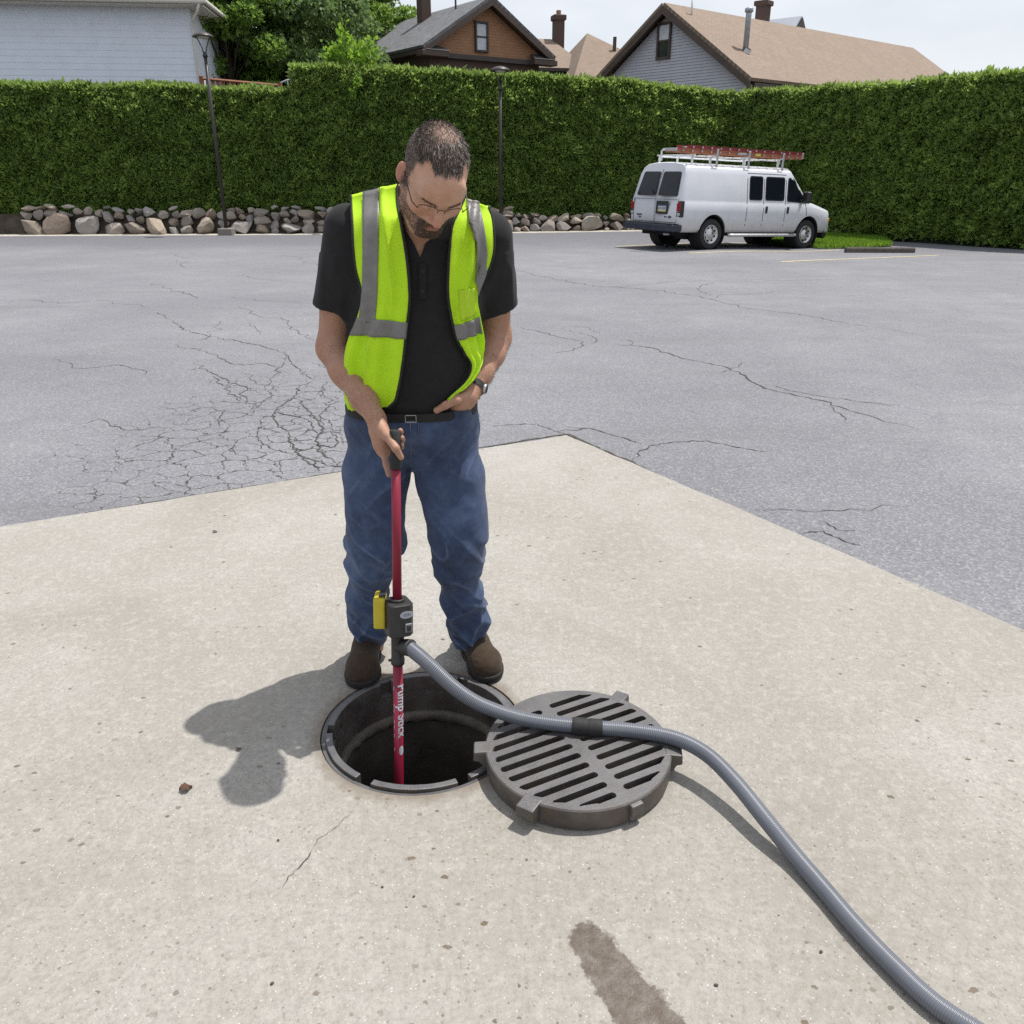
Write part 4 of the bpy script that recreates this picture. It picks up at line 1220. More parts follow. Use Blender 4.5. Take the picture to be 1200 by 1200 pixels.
M_WELL = simple('wheel_well', (.010, .010, .011), .95)
M_RED = simple('tail_lamp_red', (.30, .012, .018), .2, var=.1)
M_AMBER = simple('amber_lamp', (.70, .42, .03), .2, var=.1)
M_ALU = simple('dull_aluminium', (.48, .49, .50), .45, metal=.6, var=.15, scale=10)
M_RACKW = simple('white_rack_paint', (.68, .69, .70), .4, var=.1)
M_FIBRE = simple('orange_fibreglass', (.42, .150, .070), .5, var=.2, scale=5)
M_FIBRE2 = simple('red_fibreglass', (.28, .040, .042), .5, var=.2, scale=5)

vdir = Vector((2.98, 1.77, 0)).normalized(); vleft = Vector((-vdir.y, vdir.x, 0))
pr = Vector((5.017, 22.53, 0)) + vleft * 0.83
zr_ = gz(5.017, 22.53); zf_ = gz(*(Vector((5.017, 22.53, 0)) + vdir * 3.5).xy)
van = empty('van', (pr.x, pr.y, zr_))
van.rotation_euler = (0, math.atan2(zr_ - zf_, 3.5), math.atan2(vdir.y, vdir.x))
tag(van, 'white panel van with a ladder rack parked by the hedge', 'van')
bpy.context.view_layer.update()
VM = van.matrix_basis.copy()

MAIN = [(0, .42), (.90, .42), (.962, .50), (.975, .62), (.985, .66), (.990, .92), (.985, 1.10), (.968, 1.13), (.962, 1.19), (.888, 1.80), (.835, 1.93), (.70, 2.015), (.40, 2.05), (0, 2.06)]
def sec(x):
    """half section of the body at station x"""
    def L(a, b, t): return [(p[0] + (q[0] - p[0]) * t, p[1] + (q[1] - p[1]) * t) for p, q in zip(a, b)]
    COWL = [(0, .42), (.90, .42), (.962, .50), (.975, .62), (.985, .66), (.990, .90), (.980, 1.06), (.965, 1.09), (.95, 1.13), (.90, 1.185), (.84, 1.21), (.70, 1.235), (.40, 1.25), (0, 1.255)]
    NOSE = [(0, .42), (.88, .42), (.94, .50), (.955, .62), (.96, .66), (.955, .80), (.935, .94), (.92, .97), (.90, .99), (.86, 1.01), (.80, 1.025), (.66, 1.04), (.40, 1.055), (0, 1.06)]
    FACE = [(0, .43), (.80, .43), (.87, .50), (.885, .62), (.89, .66), (.88, .78), (.86, .90), (.85, .92), (.83, .935), (.80, .945), (.74, .955), (.62, .965), (.38, .975), (0, .98)]
    if x <= 2.72: return MAIN
    if x <= 3.50:
        return L(MAIN, COWL, (x - 2.72) / .78)
    if x <= 4.29: return L(COWL, NOSE, ((x - 3.50) / .79) ** 1.15)
    return L(NOSE, FACE, min(1, (x - 4.29) / .12))
def rear_shift(z): return 0.0 if z < 1.15 else 0.24 * ((z - 1.15) / .9) ** 1.25
st = [-1.14, -1.10, -1.02, -.8, -.4, 0, .5, 1, 1.5, 2, 2.4, 2.72, 2.85, 3.0, 3.15, 3.3, 3.42, 3.50, 3.65, 3.85, 4.05, 4.18, 4.29, 4.34, 4.38, 4.41]
bodyb = MB(); rows = []
for x in st:
    s = sec(x)
    k = .945 if x == -1.14 else (.982 if x == -1.10 else 1.0)
    zc_ = 1.2
    ring = [(x + rear_shift(z) * max(0, 1 - (x + 1.14) / .9) , -y * k, zc_ + (z - zc_) * (1 - (1 - k) * .5)) for y, z in s] + [(x + rear_shift(z) * max(0, 1 - (x + 1.14) / .9), y * k, zc_ + (z - zc_) * (1 - (1 - k) * .5)) for y, z in reversed(s[1:-1])]
    rows.append(ring + [ring[0]])
n_ = len(rows[0]) - 1
vs = [p for r_ in rows for p in r_[:-1]]
fs = []
for i in range(len(rows) - 1):
    for k in range(n_): fs.append((i * n_ + k, i * n_ + (k + 1) % n_, (i + 1) * n_ + (k + 1) % n_, (i + 1) * n_ + k))
fs.append(tuple(range(n_))); fs.append(tuple((len(rows) - 1) * n_ + k for k in range(n_ - 1, -1, -1)))
bodyb.add(vs, fs)
vbody = bodyb.build('body', M_VAN)
cut = MB()
for x in (0, 3.5):
    for s in (-1, 1):
        cut.tube([(x, s * .58, .40), (x, s * 1.2, .40)], .455, 40)
        cut.box((x, s * .9, .20), (.91 * .97, .64, .40))
cobj = cut.build('cutter', None)
bo = vbody.modifiers.new('b', 'BOOLEAN'); bo.operation = 'DIFFERENCE'; bo.object = cobj; bo.solver = 'EXACT'; bo.use_self = True
apply_mods(vbody); bpy.data.objects.remove(cobj)
if not vbody.data.materials: vbody.data.materials.append(M_VAN)
bv = vbody.modifiers.new('bevel', 'BEVEL'); bv.width = .012; bv.segments = 2; bv.limit_method = 'ANGLE'; bv.angle_limit = R(35)
for p in vbody.data.polygons: p.use_smooth = True
es = vbody.modifiers.new('es', 'EDGE_SPLIT'); es.split_angle = R(32)
vbody.parent = van

def side_y(x, z):
    s = sec(x)
    for i in range(1, len(s) - 1):
        if s[i][1] <= z <= s[i + 1][1]:
            t = (z - s[i][1]) / max(1e-6, s[i + 1][1] - s[i][1]); return s[i][0] + t * (s[i + 1][0] - s[i][0])
    return s[-2][0]
def rounded(poly, r, n=4):
    out = []; m = len(poly)
    for i in range(m):
        p0, p1, p2 = Vector((*poly[i - 1], 0)), Vector((*poly[i], 0)), Vector((*poly[(i + 1) % m], 0))
        a = p1 + (p0 - p1).normalized() * r; b = p1 + (p2 - p1).normalized() * r
        for k in range(n + 1):
            t = k / n; q = a * (1 - t) ** 2 + p1 * 2 * t * (1 - t) + b * t * t; out.append((q.x, q.y))
    return out
def side_panel(name, poly, mat, parent, out_=.006, r=.05, sgn=-1, thick=.02):
    """panel lying on the van's flank; poly in (x, z)"""
    pts = rounded(poly, r)
    c = (sum(p[0] for p in pts) / len(pts), sum(p[1] for p in pts) / len(pts))
    vs = [(x, sgn * (side_y(x, z) + out_), z) for x, z in pts] + [(x, sgn * (side_y(x, z) - thick), z) for x, z in pts]
    n = len(pts)
    vs += [(c[0], sgn * (side_y(*c) + out_), c[1])]
    fs = [(k, (k + 1) % n, 2 * n) for k in range(n)] + [(k, n + k, n + (k + 1) % n, (k + 1) % n) for k in range(n)]
    return MB().add(vs, fs).build(name, mat, parent)
for sgn in (-1, 1):
    for poly in ([(1.17, 1.215), (1.65, 1.215), (1.65, 1.80), (1.17, 1.80)], [(1.75, 1.215), (2.46, 1.215), (2.46, 1.80), (1.75, 1.80)]):
        if sgn > 0 and poly[0][0] < 1.5: continue
        g_ = side_panel('side_window', poly, M_BLACKP, van, .005, .07, sgn)
        q = [(x + (.025 if x < (poly[0][0] + poly[1][0]) / 2 else -.025), z + (.025 if z < 1.5 else -.025)) for x, z in poly]
        side_panel('pane', q, M_VGLASS, g_, .009, .06, sgn)
    g_ = side_panel('front_window', [(2.56, 1.20), (3.36, 1.17), (2.84, 1.78), (2.58, 1.80)], M_BLACKP, van, .006, .06, sgn)
    side_panel('pane', [(2.59, 1.235), (3.26, 1.215), (2.82, 1.745), (2.61, 1.765)], M_VGLASS, g_, .011, .05, sgn)
    # panel gaps
    for x0, z0, x1, z1 in ((1.10, .46, 1.10, 1.86), (1.70, .46, 1.70, 1.86), (2.51, .46, 2.51, 1.86), (3.30, 1.16, 3.36, .86), (1.10, 1.86, 2.51, 1.86)):
        w = .010; m = 10
        a = Vector((x0, z0)); b = Vector((x1, z1)); d = (b - a).normalized(); nn = Vector((-d.y, d.x)) * w
        rw = []
        for i in range(m + 1):
            p = a.lerp(b, i / m); rw.append([(q.x, sgn * (side_y(q.x, q.y) + .003), q.y) for q in (p + nn, p - nn)])
        MB().grid(rw).build('panel_gap', M_SEAM, van, fix=False)
    # handles, mirror, running board, lamps
    for x in (1.80, 2.60):
        MB().box((x, sgn * (side_y(x, .98) + .015), .99), (.05, .05, .17)).build('door_handle', M_BLACKP, van, bevel=.012)
    MB().box((3.12, sgn * 1.13, 1.32), (.16, .24, .30), Matrix.Rotation(R(8) * sgn, 3, 'Z')).build('mirror', M_BLACKP, van, bevel=.05, segs=3)
    MB().box((3.12, sgn * .99, 1.22), (.10, .22, .07)).build('mirror_arm', M_BLACKP, van, bevel=.02)
    MB().tube([(.52, sgn * 1.0, .36), (.62, sgn * 1.04, .36), (2.9, sgn * 1.04, .36), (3.0, sgn * 1.0, .36)], .038, 10).build('running_board', M_ALU, van, smooth=True)
    MB().box((4.37, sgn * .845, .80), (.10, .14, .20)).build('headlight', M_VGLASS, van, bevel=.03)
    MB().box((4.34, sgn * .905, .76), (.10, .06, .10)).build('marker_lamp', M_AMBER, van, bevel=.02)
    # tail lamps
    tl = MB().box((-1.085, sgn * .905, .965), (.11, .18, .38)).build('tail_lamp', M_BLACKP, van, bevel=.015)
    MB().box((-1.122, sgn * .905, 1.02), (.05, .13, .22)).build('lens', M_RED, tl, bevel=.012)
    MB().box((-1.120, sgn * .905, .84), (.05, .12, .07)).build('reverse_lens', M_ALU, tl, bevel=.01)
# rear doors
def rear_x(z): return -1.14 + rear_shift(z)
def rear_panel(name, poly, mat, parent, out_=.006, r=.05):
    pts = rounded(poly, r); n = len(pts)
    vs = [(rear_x(z) - out_, y, z) for y, z in pts] + [(rear_x(z) + .02, y, z) for y, z in pts]
    c = (sum(p[0] for p in pts) / n, sum(p[1] for p in pts) / n)
    vs.append((rear_x(c[1]) - out_, c[0], c[1]))
    fs = [(k, (k + 1) % n, 2 * n) for k in range(n)] + [(k, n + k, n + (k + 1) % n, (k + 1) % n) for k in range(n)]
    return MB().add(vs, fs).build(name, mat, parent)
for s in (-1, 1):
    w = rear_panel('rear_window', [(s * .06, 1.26), (s * .78, 1.26), (s * .70, 1.83), (s * .06, 1.83)], M_BLACKP, van, .006, .06)
    rear_panel('pane', [(s * .085, 1.285), (s * .755, 1.285), (s * .68, 1.805), (s * .085, 1.805)], M_VGLASS, w, .010, .05)
    for z in (.72, 1.14):
        MB().box((-1.15, s * .86, z), (.03, .03, .11)).build('hinge', M_VAN, van, bevel=.006)
def rear_gap(y0, z0, y1, z1, w=.009):
    m = 12; a = Vector((y0, z0)); b = Vector((y1, z1)); d = (b - a).normalized(); nn = Vector((-d.y, d.x)) * w
    MB().grid([[(rear_x(q.y) - .003, q.x, q.y) for q in (a.lerp(b, i / m) + nn, a.lerp(b, i / m) - nn)] for i in range(m + 1)]).build('panel_gap', M_SEAM, van, fix=False)
rear_gap(0, .64, 0, 1.88); rear_gap(-.84, .64, -.84, 1.2); rear_gap(.84, .64, .84, 1.2); rear_gap(-.84, .64, .84, .64); rear_gap(-.84, 1.18, .84, 1.18, .006)
pl = MB().box((-1.143, -.28, .985), (.02, .46, .31)).build('plate_recess', M_BLACKP, van, bevel=.015)
M_PLATE = simple('number_plate', (.55, .56, .50), .5)
p_ = MB().box((-1.157, -.30, .965), (.012, .30, .155)).build('number_plate', M_PLATE, pl)
MB().box((-1.1645, -.30, 1.030), (.004, .29, .024)).build('plate_band', simple('plate_blue', (.05, .10, .32), .5), pl)
MB().box((-1.1645, -.30, .900), (.004, .29, .022)).build('plate_band', simple('plate_yellow', (.60, .48, .10), .5), pl)
for k in range(5): MB().box((-1.1645, -.41 + .052 * k + (.02 if k > 2 else 0), .965), (.004, .026, .060)).build('plate_character', simple('plate_ink', (.07, .09, .2), .5) if k == 0 else bpy.data.materials['plate_ink'], pl)
MB().box((-1.146, .60, .79), (.012, .20, .045)).build('badge', M_SEAM, van, bevel=.008)
MB().box((-1.146, .56, .73), (.012, .09, .035)).build('badge', M_SEAM, van, bevel=.008)
MB().lathe([(.001, .008), (.055, .004), (.058, 0)], 20, (-1.146, -.60, .77), Matrix.Rotation(R(-90), 4, 'Y') @ Matrix.Diagonal((.55, 1.2, 1, 1))).build('badge', M_SEAM, van)
MB().box((-1.146, -.44, .77), (.012, .10, .03)).build('badge', M_SEAM, van, bevel=.006)
# bumpers
bm_ = MB(); bm_.prism([(-1.42, -.80), (-1.36, -.985), (-1.05, -1.0), (-1.05, 1.0), (-1.36, .985), (-1.42, .80)], .43, .60)
bm_.build('rear_bumper', M_BUMPER, van, bevel=.03, segs=3)
MB().box((-1.27, 0, .612), (.26, 1.9, .016)).build('bumper_step', M_BLACKP, van, bevel=.005)
bm_ = MB(); bm_.prism([(4.24, -.97), (4.47, -.86), (4.53, -.4), (4.53, .4), (4.47, .86), (4.24, .97)], .42, .62)
bm_.build('front_bumper', M_ALU, van, bevel=.03, segs=3)
MB().prism([(4.20, -.95), (4.43, -.84), (4.48, -.4), (4.48, .4), (4.43, .84), (4.20, .95)], .27, .43).build('air_dam', M_BLACKP, van, bevel=.03)
MB().box((4.40, 0, .80), (.06, 1.25, .24)).build('grille', M_BLACKP, van, bevel=.03)
# underside
MB().box((1.5, 0, .40), (5.0, 1.2, .16)).build('underbody', M_WELL, van)
MB().tube([(0, -.8, .37), (0, .8, .37)], .06, 10).build('rear_axle', M_WELL, van)
MB().tube([(-.75, -.45, .34), (-.35, -.45, .32)], .10, 12).build('muffler', M_WELL, van, smooth=True)
MB().tube([(-1.2, -.5, .36), (-.75, -.45, .34)], .03, 10).build('exhaust_pipe', M_ALU, van, smooth=True)
for x in (0, 3.5):
    for s in (-1, 1):
        MB().lathe([(.450, -.20), (.450, .17), (.44, .17), (.44, -.2)], 40, (x, s * .78, .40), Matrix.Rotation(R(90), 4, 'X')).build('wheel_well', M_WELL, van)
        MB().box((x, s * .60, .50), (.9, .03, .6)).build('wheel_well', M_WELL, van)
# wind screen
def screen_pt(t, u):
    a = Vector((2.80, 0, 0)); x = 2.80 + (3.44 - 2.80) * t; s = sec(x)
    # across the top half of the section
    pts = [Vector((x, y, z)) for y, z in s[9:]]
    k = (1 - abs(u)) * (len(pts) - 1); j = min(len(pts) - 2, int(k)); p = pts[j].lerp(pts[j + 1], k - j)
    return Vector((p.x + .006, p.y * (1 if u > 0 else -1) * .96, p.z + .008))
MB().grid([[screen_pt(i / 8, -.97 + 1.94 * j / 16) for j in range(17)] for i in range(9)]).build('windscreen', M_VGLASS, van, smooth=True)
# wheels
def wheel(x, s):
    M = Matrix.Translation((x, s * .83, .375)) @ Matrix.Rotation(R(90) * (1 if s < 0 else -1), 4, 'X')
    W = empty('wheel', (x, s * .83, .375)); W.parent = van
    W.rotation_euler = (R(90) if s < 0 else R(-90), R(17), 0)
    prof = [(.235, -.10), (.30, -.118), (.352, -.105), (.372, -.075), (.375, 0), (.372, .075), (.352, .105), (.30, .118), (.235, .105), (.225, 0)]
    MB().lathe(prof, 48, closed=True).build('tyre', M_TYRE, W, smooth=True)
    MB().lathe([(.236, .085), (.228, .110), (.215, .108), (.205, .075), (.16, .060), (.10, .085), (.085, .105), (.05, .118), (.001, .120)], 48).build('rim', M_CHROME, W, smooth=True)
    hb_ = MB()
    for k in range(8):
        a = 2 * math.pi * k / 8
        hb_.tube([(.168 * math.cos(a), .168 * math.sin(a), .055), (.168 * math.cos(a), .168 * math.sin(a), .072)], .026, 10)
    hb_.build('vent_holes', M_WELL, W)
    MB().lathe([(.235, -.09), (.001, -.09)], 32).build('wheel_back', M_WELL, W)
    return W
for x in (0, 3.5):
    for s in (-1, 1): wheel(x, s)
# roof rack
for s in (-1, 1):
    MB().tube([(-.62, s * .62, 2.12), (-.62, s * .62, 2.20), (2.45, s * .62, 2.20), (2.45, s * .62, 2.12)], .019, 8).build('rack_rail', M_RACKW, van)
    for x in (-.60, .0, 1.15, 2.40):
        MB().box((x, s * .62, 2.09), (.055, .04, .22)).build('rack_foot', M_RACKW, van, bevel=.01)
for x in (-.60, .05, 1.15, 2.38):
    MB().box((x, 0, 2.225), (.05, 1.42, .03)).build('rack_crossbar', M_RACKW, van, bevel=.006)
for x in (.05, 1.15, 2.38):
    MB().box((x - .02, -.83, 2.17), (.062, .03, .42)).build('rack_upright', M_ALU, van, bevel=.01)
    MB().box((x - .02, -.78, 2.245), (.06, .12, .04)).build('rack_bracket', M_ALU, van, bevel=.006)
MB().tube([(-.64, .50, 2.10), (-.66, .50, 2.32), (-.66, .44, 2.36), (-.66, .10, 2.36)], .021, 8).build('rack_hoop', M_RACKW, van, smooth=True)

# ladder lying on the rack
lad = empty('extension_ladder', (0, 0, 0)); lad.matrix_basis = VM
tag(lad, 'orange and red fibreglass extension ladder lying on the van roof rack', 'ladder')
def ladder_sec(x0, x1, y0, y1, z, mat, mat2):
    for y in (y0, y1):
        MB().prism([(-.016, -.042), (.016, -.042), (.016, -.030), (-.004, -.030), (-.004, .030), (.016, .030), (.016, .042), (-.016, .042)], x0, x1, Matrix.Translation((0, y, z)) @ Matrix(((0, 0, 1, 0), (1 if y == y1 else -1, 0, 0, 0), (0, 1, 0, 0), (0, 0, 0, 1)))).build('rail', mat, lad)
    x = x0 + .18
    while x < x1 - .05:
        MB().tube([(x, y0, z), (x, y1, z)], .017, 8).build('rung', M_ALU, lad, smooth=True)
        MB().box((x, y0 - .020, z), (.045, .010, .045)).build('rung_plate', M_ALU, lad)
        x += .305
ladder_sec(-1.22, 3.15, -.74, -.31, 2.305, M_FIBRE, None)
ladder_sec(-.90, 3.15, -.74, -.34, 2.393, M_FIBRE2, None)
MB().box((-1.22, -.52, 2.32), (.04, .44, .07)).build('end_foot', M_ALU, lad, bevel=.01)
MB().box((3.17, -.52, 2.35), (.07, .46, .15)).build('end_cap', M_ALU, lad, bevel=.01)
MB().box((1.50, -.763, 2.305), (.16, .006, .050)).build('sticker', simple('yellow_sticker', (.55, .65, .05), .5), lad)
MB().box((.95, -.763, 2.305), (.26, .006, .050)).build('sticker', simple('silver_sticker', (.5, .52, .55), .5), lad)
# ------------------------------------------------------------------ battery pump held in the hole
P_TOP = at(463.5, 503, 2.300); P_G = at(467.0, 858, 2.205)
AX = (P_TOP - P_G).normalized()
def ax_at(py):
    """point of the pump axis seen at picture row py"""
    lo, hi = -0.6, 1.3
    for _ in range(40):
        m = (lo + hi) / 2; p = P_G + AX * m
        q = p - Vector((0, 0, CAM_H)); dep = q.y * _c - q.z * _s; yy = 600 - FOC * (q.y * _s + q.z * _c) / dep
        if yy > py: lo = m
        else: hi = m
    return P_G + AX * lo
pump = empty('hand_pump', P_G)
tag(pump, 'red upright battery pump stick held in the open manhole', 'pump')
M_PRED = NT('red_tube').out((.200, .009, .030), .42, 0.0, Specular_IOR_Level=.4)
t = NT('grey_black_housing'); M_PHOUS = t.out(t.ramp(t.noise(60, 4), [(.3, (.017, .0165, .016)), (.7, (.030, .029, .028))]), .55, 0, t.bump(t.noise(400, 2), .15, .001))
M_GRIP = simple('black_rubber_grip', (.014, .014, .015), .75, var=.2, scale=60, bump=.2, bscale=300)
M_BYEL = simple('battery_yellow', (.46, .38, .016), .5, var=.08)
M_WPRINT = simple('white_print', (.62, .64, .70), .5, var=.05)
def pk(o): return keep(o, pump)
r_t = .0140
pk(MB().tube([ax_at(546), ax_at(710)], r_t, 24).build('upper_tube', M_PRED, smooth=True))
pk(MB().tube([ax_at(774), P_G - AX * .75], r_t + .0015, 24).build('lower_tube', M_PRED, smooth=True))
g0, g1 = ax_at(504), ax_at(549)
prof = [(.0, .0145), (.012, .0170), (.5, .0160), (.97, .0170), (1, .0165)]
pk(MB().tube([g0.lerp(g1, a) for a, _ in prof], [b for _, b in prof], 24).build('grip', M_GRIP, smooth=True))
# frame of the pump: e_f towards the camera, e_r to the right
e_u = AX; e_r = Vector((1, 0, 0)); e_r = (e_r - e_u * e_r.dot(e_u)).normalized(); e_f = e_u.cross(e_r)   # points to -Y
if e_f.y > 0: e_f = -e_f
PM = lambda c: Matrix(((e_r.x, -e_f.x, e_u.x, c.x), (e_r.y, -e_f.y, e_u.y, c.y), (e_r.z, -e_f.z, e_u.z, c.z), (0, 0, 0, 1)))
h0, h1 = ax_at(741), ax_at(704)
hh = (h1 - h0).length
M0 = PM(h0) @ Matrix.Rotation(R(27), 4, 'Z')
# eight-sided motor housing, a little deeper than wide
oct_ = [(-.036, -.030), (-.024, -.043), (.026, -.043), (.040, -.030), (.040, .030), (.030, .042), (-.026, .042), (-.036, .032)]
housing = pk(MB().prism(oct_, 0, hh, M0).build('motor_housing', M_PHOUS, bevel=.004, segs=3))
o_ = MB().lathe([(.0185, hh - .002), (.0225, hh + .001), (.0220, hh + .008), (.0180, hh + .010), (.0145, hh + .006)], 28, mtx=PM(h0)).build('collar', M_PHOUS, smooth=True); pk(o_)
# badge and switch on the right front face
def face_pt(u, v, out_): return M0 @ Vector((u, -.043 - out_, v))
bd = MB(); n = 28
ring = [face_pt(.014 + .021 * math.cos(2 * math.pi * k / n), hh * .70 + .0115 * math.sin(2 * math.pi * k / n) , .0015) for k in range(n)]
ring2 = [face_pt(.014 + .021 * math.cos(2 * math.pi * k / n), hh * .70 + .0115 * math.sin(2 * math.pi * k / n), -.004) for k in range(n)]
bd.add(ring + ring2, [tuple(range(n))] + [(k, n + k, n + (k + 1) % n, (k + 1) % n) for k in range(n)])
badge = bd.build('badge', simple('badge_silver', (.34, .36, .42), .4, metal=.3)); badge = keep(badge, pump)
for k in range(5):
    u = .004 + .005 * k; hgt = (.007, .010, .011, .010, .007)[k]
    q = [face_pt(u, hh * .70 - hgt / 2, .0022), face_pt(u + .0016, hh * .70 - hgt / 2, .0022), face_pt(u + .0016, hh * .70 + hgt / 2, .0022), face_pt(u, hh * .70 + hgt / 2, .0022)]
    pk(MB().add(q, [(0, 1, 2, 3)]).build('badge_mark', M_PHOUS))
sw = MB()
c0 = M0 @ Vector((.0200, -.0445, hh * .29))
sw.box(c0, (.0215, .006, .028), M0.to_3x3())
switch = pk(sw.build('switch', simple('switch_grey', (.20, .205, .22), .4), bevel=.002))
pk(MB().box(M0 @ Vector((.0200, -.0485, hh * .29)), (.014, .005, .020), M0.to_3x3()).build('switch_rocker', M_PHOUS, bevel=.002))
# battery pack behind the left shoulder of the housing
b0 = M0 @ Vector((-.040, .042, hh * .62))
Rb = M0.to_3x3() @ Matrix.Rotation(R(-24), 3, 'Z')
batt = pk(MB().box(b0, (.036, .074, hh * .96), Rb).build('battery_pack', M_BYEL, bevel=.007, segs=3))
pk(MB().box(b0 + Rb @ Vector((.008, .002, hh * .50)), (.020, .050, .010), Rb).build('battery_latch', M_PHOUS, bevel=.003))
pk(MB().box(b0 + Rb @ Vector((-.0145, .012, -.004)), (.006, .036, hh * .72), Rb).build('battery_side', simple('battery_brown', (.16, .09, .05), .5), bevel=.002))
# tee fitting
t0, t1 = ax_at(777), ax_at(740)
M1 = PM(t0); tl = (t1 - t0).length
pk(MB().lathe([(.0145, -.002), (.0205, -.002), (.0215, .004), (.0215, .016), (.0200, .019), (.0200, tl * .8), (.0225, tl * .9), (.0225, tl + .004)], 28, mtx=M1).build('tee_fitting', M_PHOUS, smooth=True))
o0 = ax_at(757); o1 = at(486, 760, 2.195)
od = (o1 - o0).normalized()
pk(MB().tube([o0, o0 + od * .030, o0 + od * .031, o0 + od * .056, o0 + od * .057], [.0200, .0215, .0255, .0265, .0235], 28).build('outlet', M_PHOUS, smooth=True))
pk(MB().tube([M1 @ Vector((-.0205, -.006, .012)), M1 @ Vector((-.028, -.008, .012))], .004, 10).build('clamp_screw', M_PHOUS))
# lettering wrapped round the lower tube, reading downwards
def wrap_text(body, size, p_start, ang0, rad, name, mat, bold=.012):
    cu = bpy.data.curves.new('txt', 'FONT'); cu.body = body; cu.size = size; cu.offset = bold * size; cu.space_character = 1.02
    ob = bpy.data.objects.new('txt', cu); COL.objects.link(ob)
    dg = bpy.context.evaluated_depsgraph_get(); dg.update()
    me = bpy.data.meshes.new_from_object(ob.evaluated_get(dg))
    bpy.data.objects.remove(ob)
    bm = bmesh.new(); bm.from_mesh(me)
    ys = np.arange(-size * .3, size, size / 9)
    for yv in ys:
        bmesh.ops.bisect_plane(bm, geom=bm.verts[:] + bm.edges[:] + bm.faces[:], plane_co=(0, float(yv), 0), plane_no=(0, 1, 0))
    for v in bm.verts:
        a = ang0 + v.co.y / rad
        q = p_start - AX * v.co.x + (e_f * math.cos(a) + e_r * math.sin(a)) * rad
        v.co = q
    bm.to_mesh(me); bm.free()
    return link(name, me, mat)
pk(wrap_text('Pump Stick', .0405, ax_at(800), R(8), r_t + .0021, 'lettering', M_WPRINT, .028))
# small white emblem under the words
em = MB(); pe = ax_at(877)
rows = []
for i in range(9):
    s = -.017 + .034 * i / 8; w = .0085 * math.sqrt(max(.02, 1 - (s / .0175) ** 2))
    row = []
    for j in range(7):
        a = R(42) + (w * (j / 3 - 1)) / (r_t + .0021)
        row.append(pe - AX * s + (e_f * math.cos(a) + e_r * math.sin(a)) * (r_t + .0021))
    rows.append(row)
pk(em.grid(rows).build('emblem', M_WPRINT))
# small print column on the left of the tube
for py in (803, 823, 829, 842, 848, 858, 874):
    a0 = R(-48); q = []
    p = ax_at(py)
    for da, ds in ((0, 0), (.12, 0), (.12, .012), (0, .012)):
        a = a0 + da; q.append(p - AX * ds + (e_f * math.cos(a) + e_r * math.sin(a)) * (r_t + .0021))
    pk(MB().add(q, [(0, 1, 2, 3)]).build('small_print', M_WPRINT))

# ------------------------------------------------------------------ corrugated hose
def mat_hose():
    t = NT('grey_hose_plastic')
    return t.out(t.ramp(t.noise(6, 3), [(.3, (.100, .110, .135)), (.7, (.130, .140, .166))]), .34, 0.0, Specular_IOR_Level=.6)
M_HOSE = mat_hose()
def catmull(P, n):
    out = []
    P = [P[0] * 2 - P[1]] + P + [P[-1] * 2 - P[-2]]
    for i in range(1, len(P) - 2):
        for k in range(n):
            t = k / n; a, b, c, d = P[i - 1], P[i], P[i + 1], P[i + 2]
            out.append(.5 * ((2 * b) + (c - a) * t + (2 * a - 5 * b + 4 * c - d) * t * t + (3 * b - a - 3 * c + d) * t ** 3))
    out.append(P[-2]); return out
HR = .0215
hp_ = [o0 + od * .050, atz(500, 776, .285), atz(530, 804, .212), atz(560, 824, .155), atz(600, 839, .114), atz(640, 847, .1020), atz(690, 852, .1012), atz(740, 856, .1018), atz(790, 865, .104), atz(828, 884, .099), atz(862, 917, .080), atz(897, 960, .058), atz(932, 1003, .031), atz(967, 1044, .0225), atz(1002, 1085, .0222), atz(1045, 1130, .0222), atz(1100, 1180, .0222), atz(1180, 1230, .0222)]
path = catmull(hp_, 40)
# resample evenly
d_ = [0]
for a, b in zip(path, path[1:]): d_.append(d_[-1] + (b - a).length)
pitch = .0056; sub = 4
tot = d_[-1]; N = int(tot / pitch) * sub
pp = []; rr_ = []; j = 0
for i in range(N + 1):
    s = tot * i / N
    while j < len(d_) - 2 and d_[j + 1] < s: j += 1
    pp.append(path[j].lerp(path[j + 1], (s - d_[j]) / max(1e-9, d_[j + 1] - d_[j])))
    rr_.append(HR + (.0010, .0004, -.0013, .0004)[i % sub])
hose = empty('discharge_hose', hp_[5]); hose.location.z = 0
tag(hose, 'grey corrugated hose running from the pump over the grate and across the concrete', 'hose')
keep(MB().tube(pp, rr_, 22).build('hose_tube', M_HOSE, smooth=True), hose)
def near(px_, py_):
    best = min(range(len(pp)), key=lambda i: ((600 + FOC * pp[i].x / ((pp[i].y) * _c - (pp[i].z - CAM_H) * _s)) - px_) ** 2)
    return best
i0, i1 = near(671, 850), near(706, 853)
seg = pp[i0:i1 + 1]
m = len(seg) - 1
keep(MB().tube(seg, [.0255 if (k < 3 or k > m - 3 or abs(k - m / 2) < 4) else .0268 for k in range(m + 1)], 24).build('coupler', M_GRIP, smooth=True), hose)
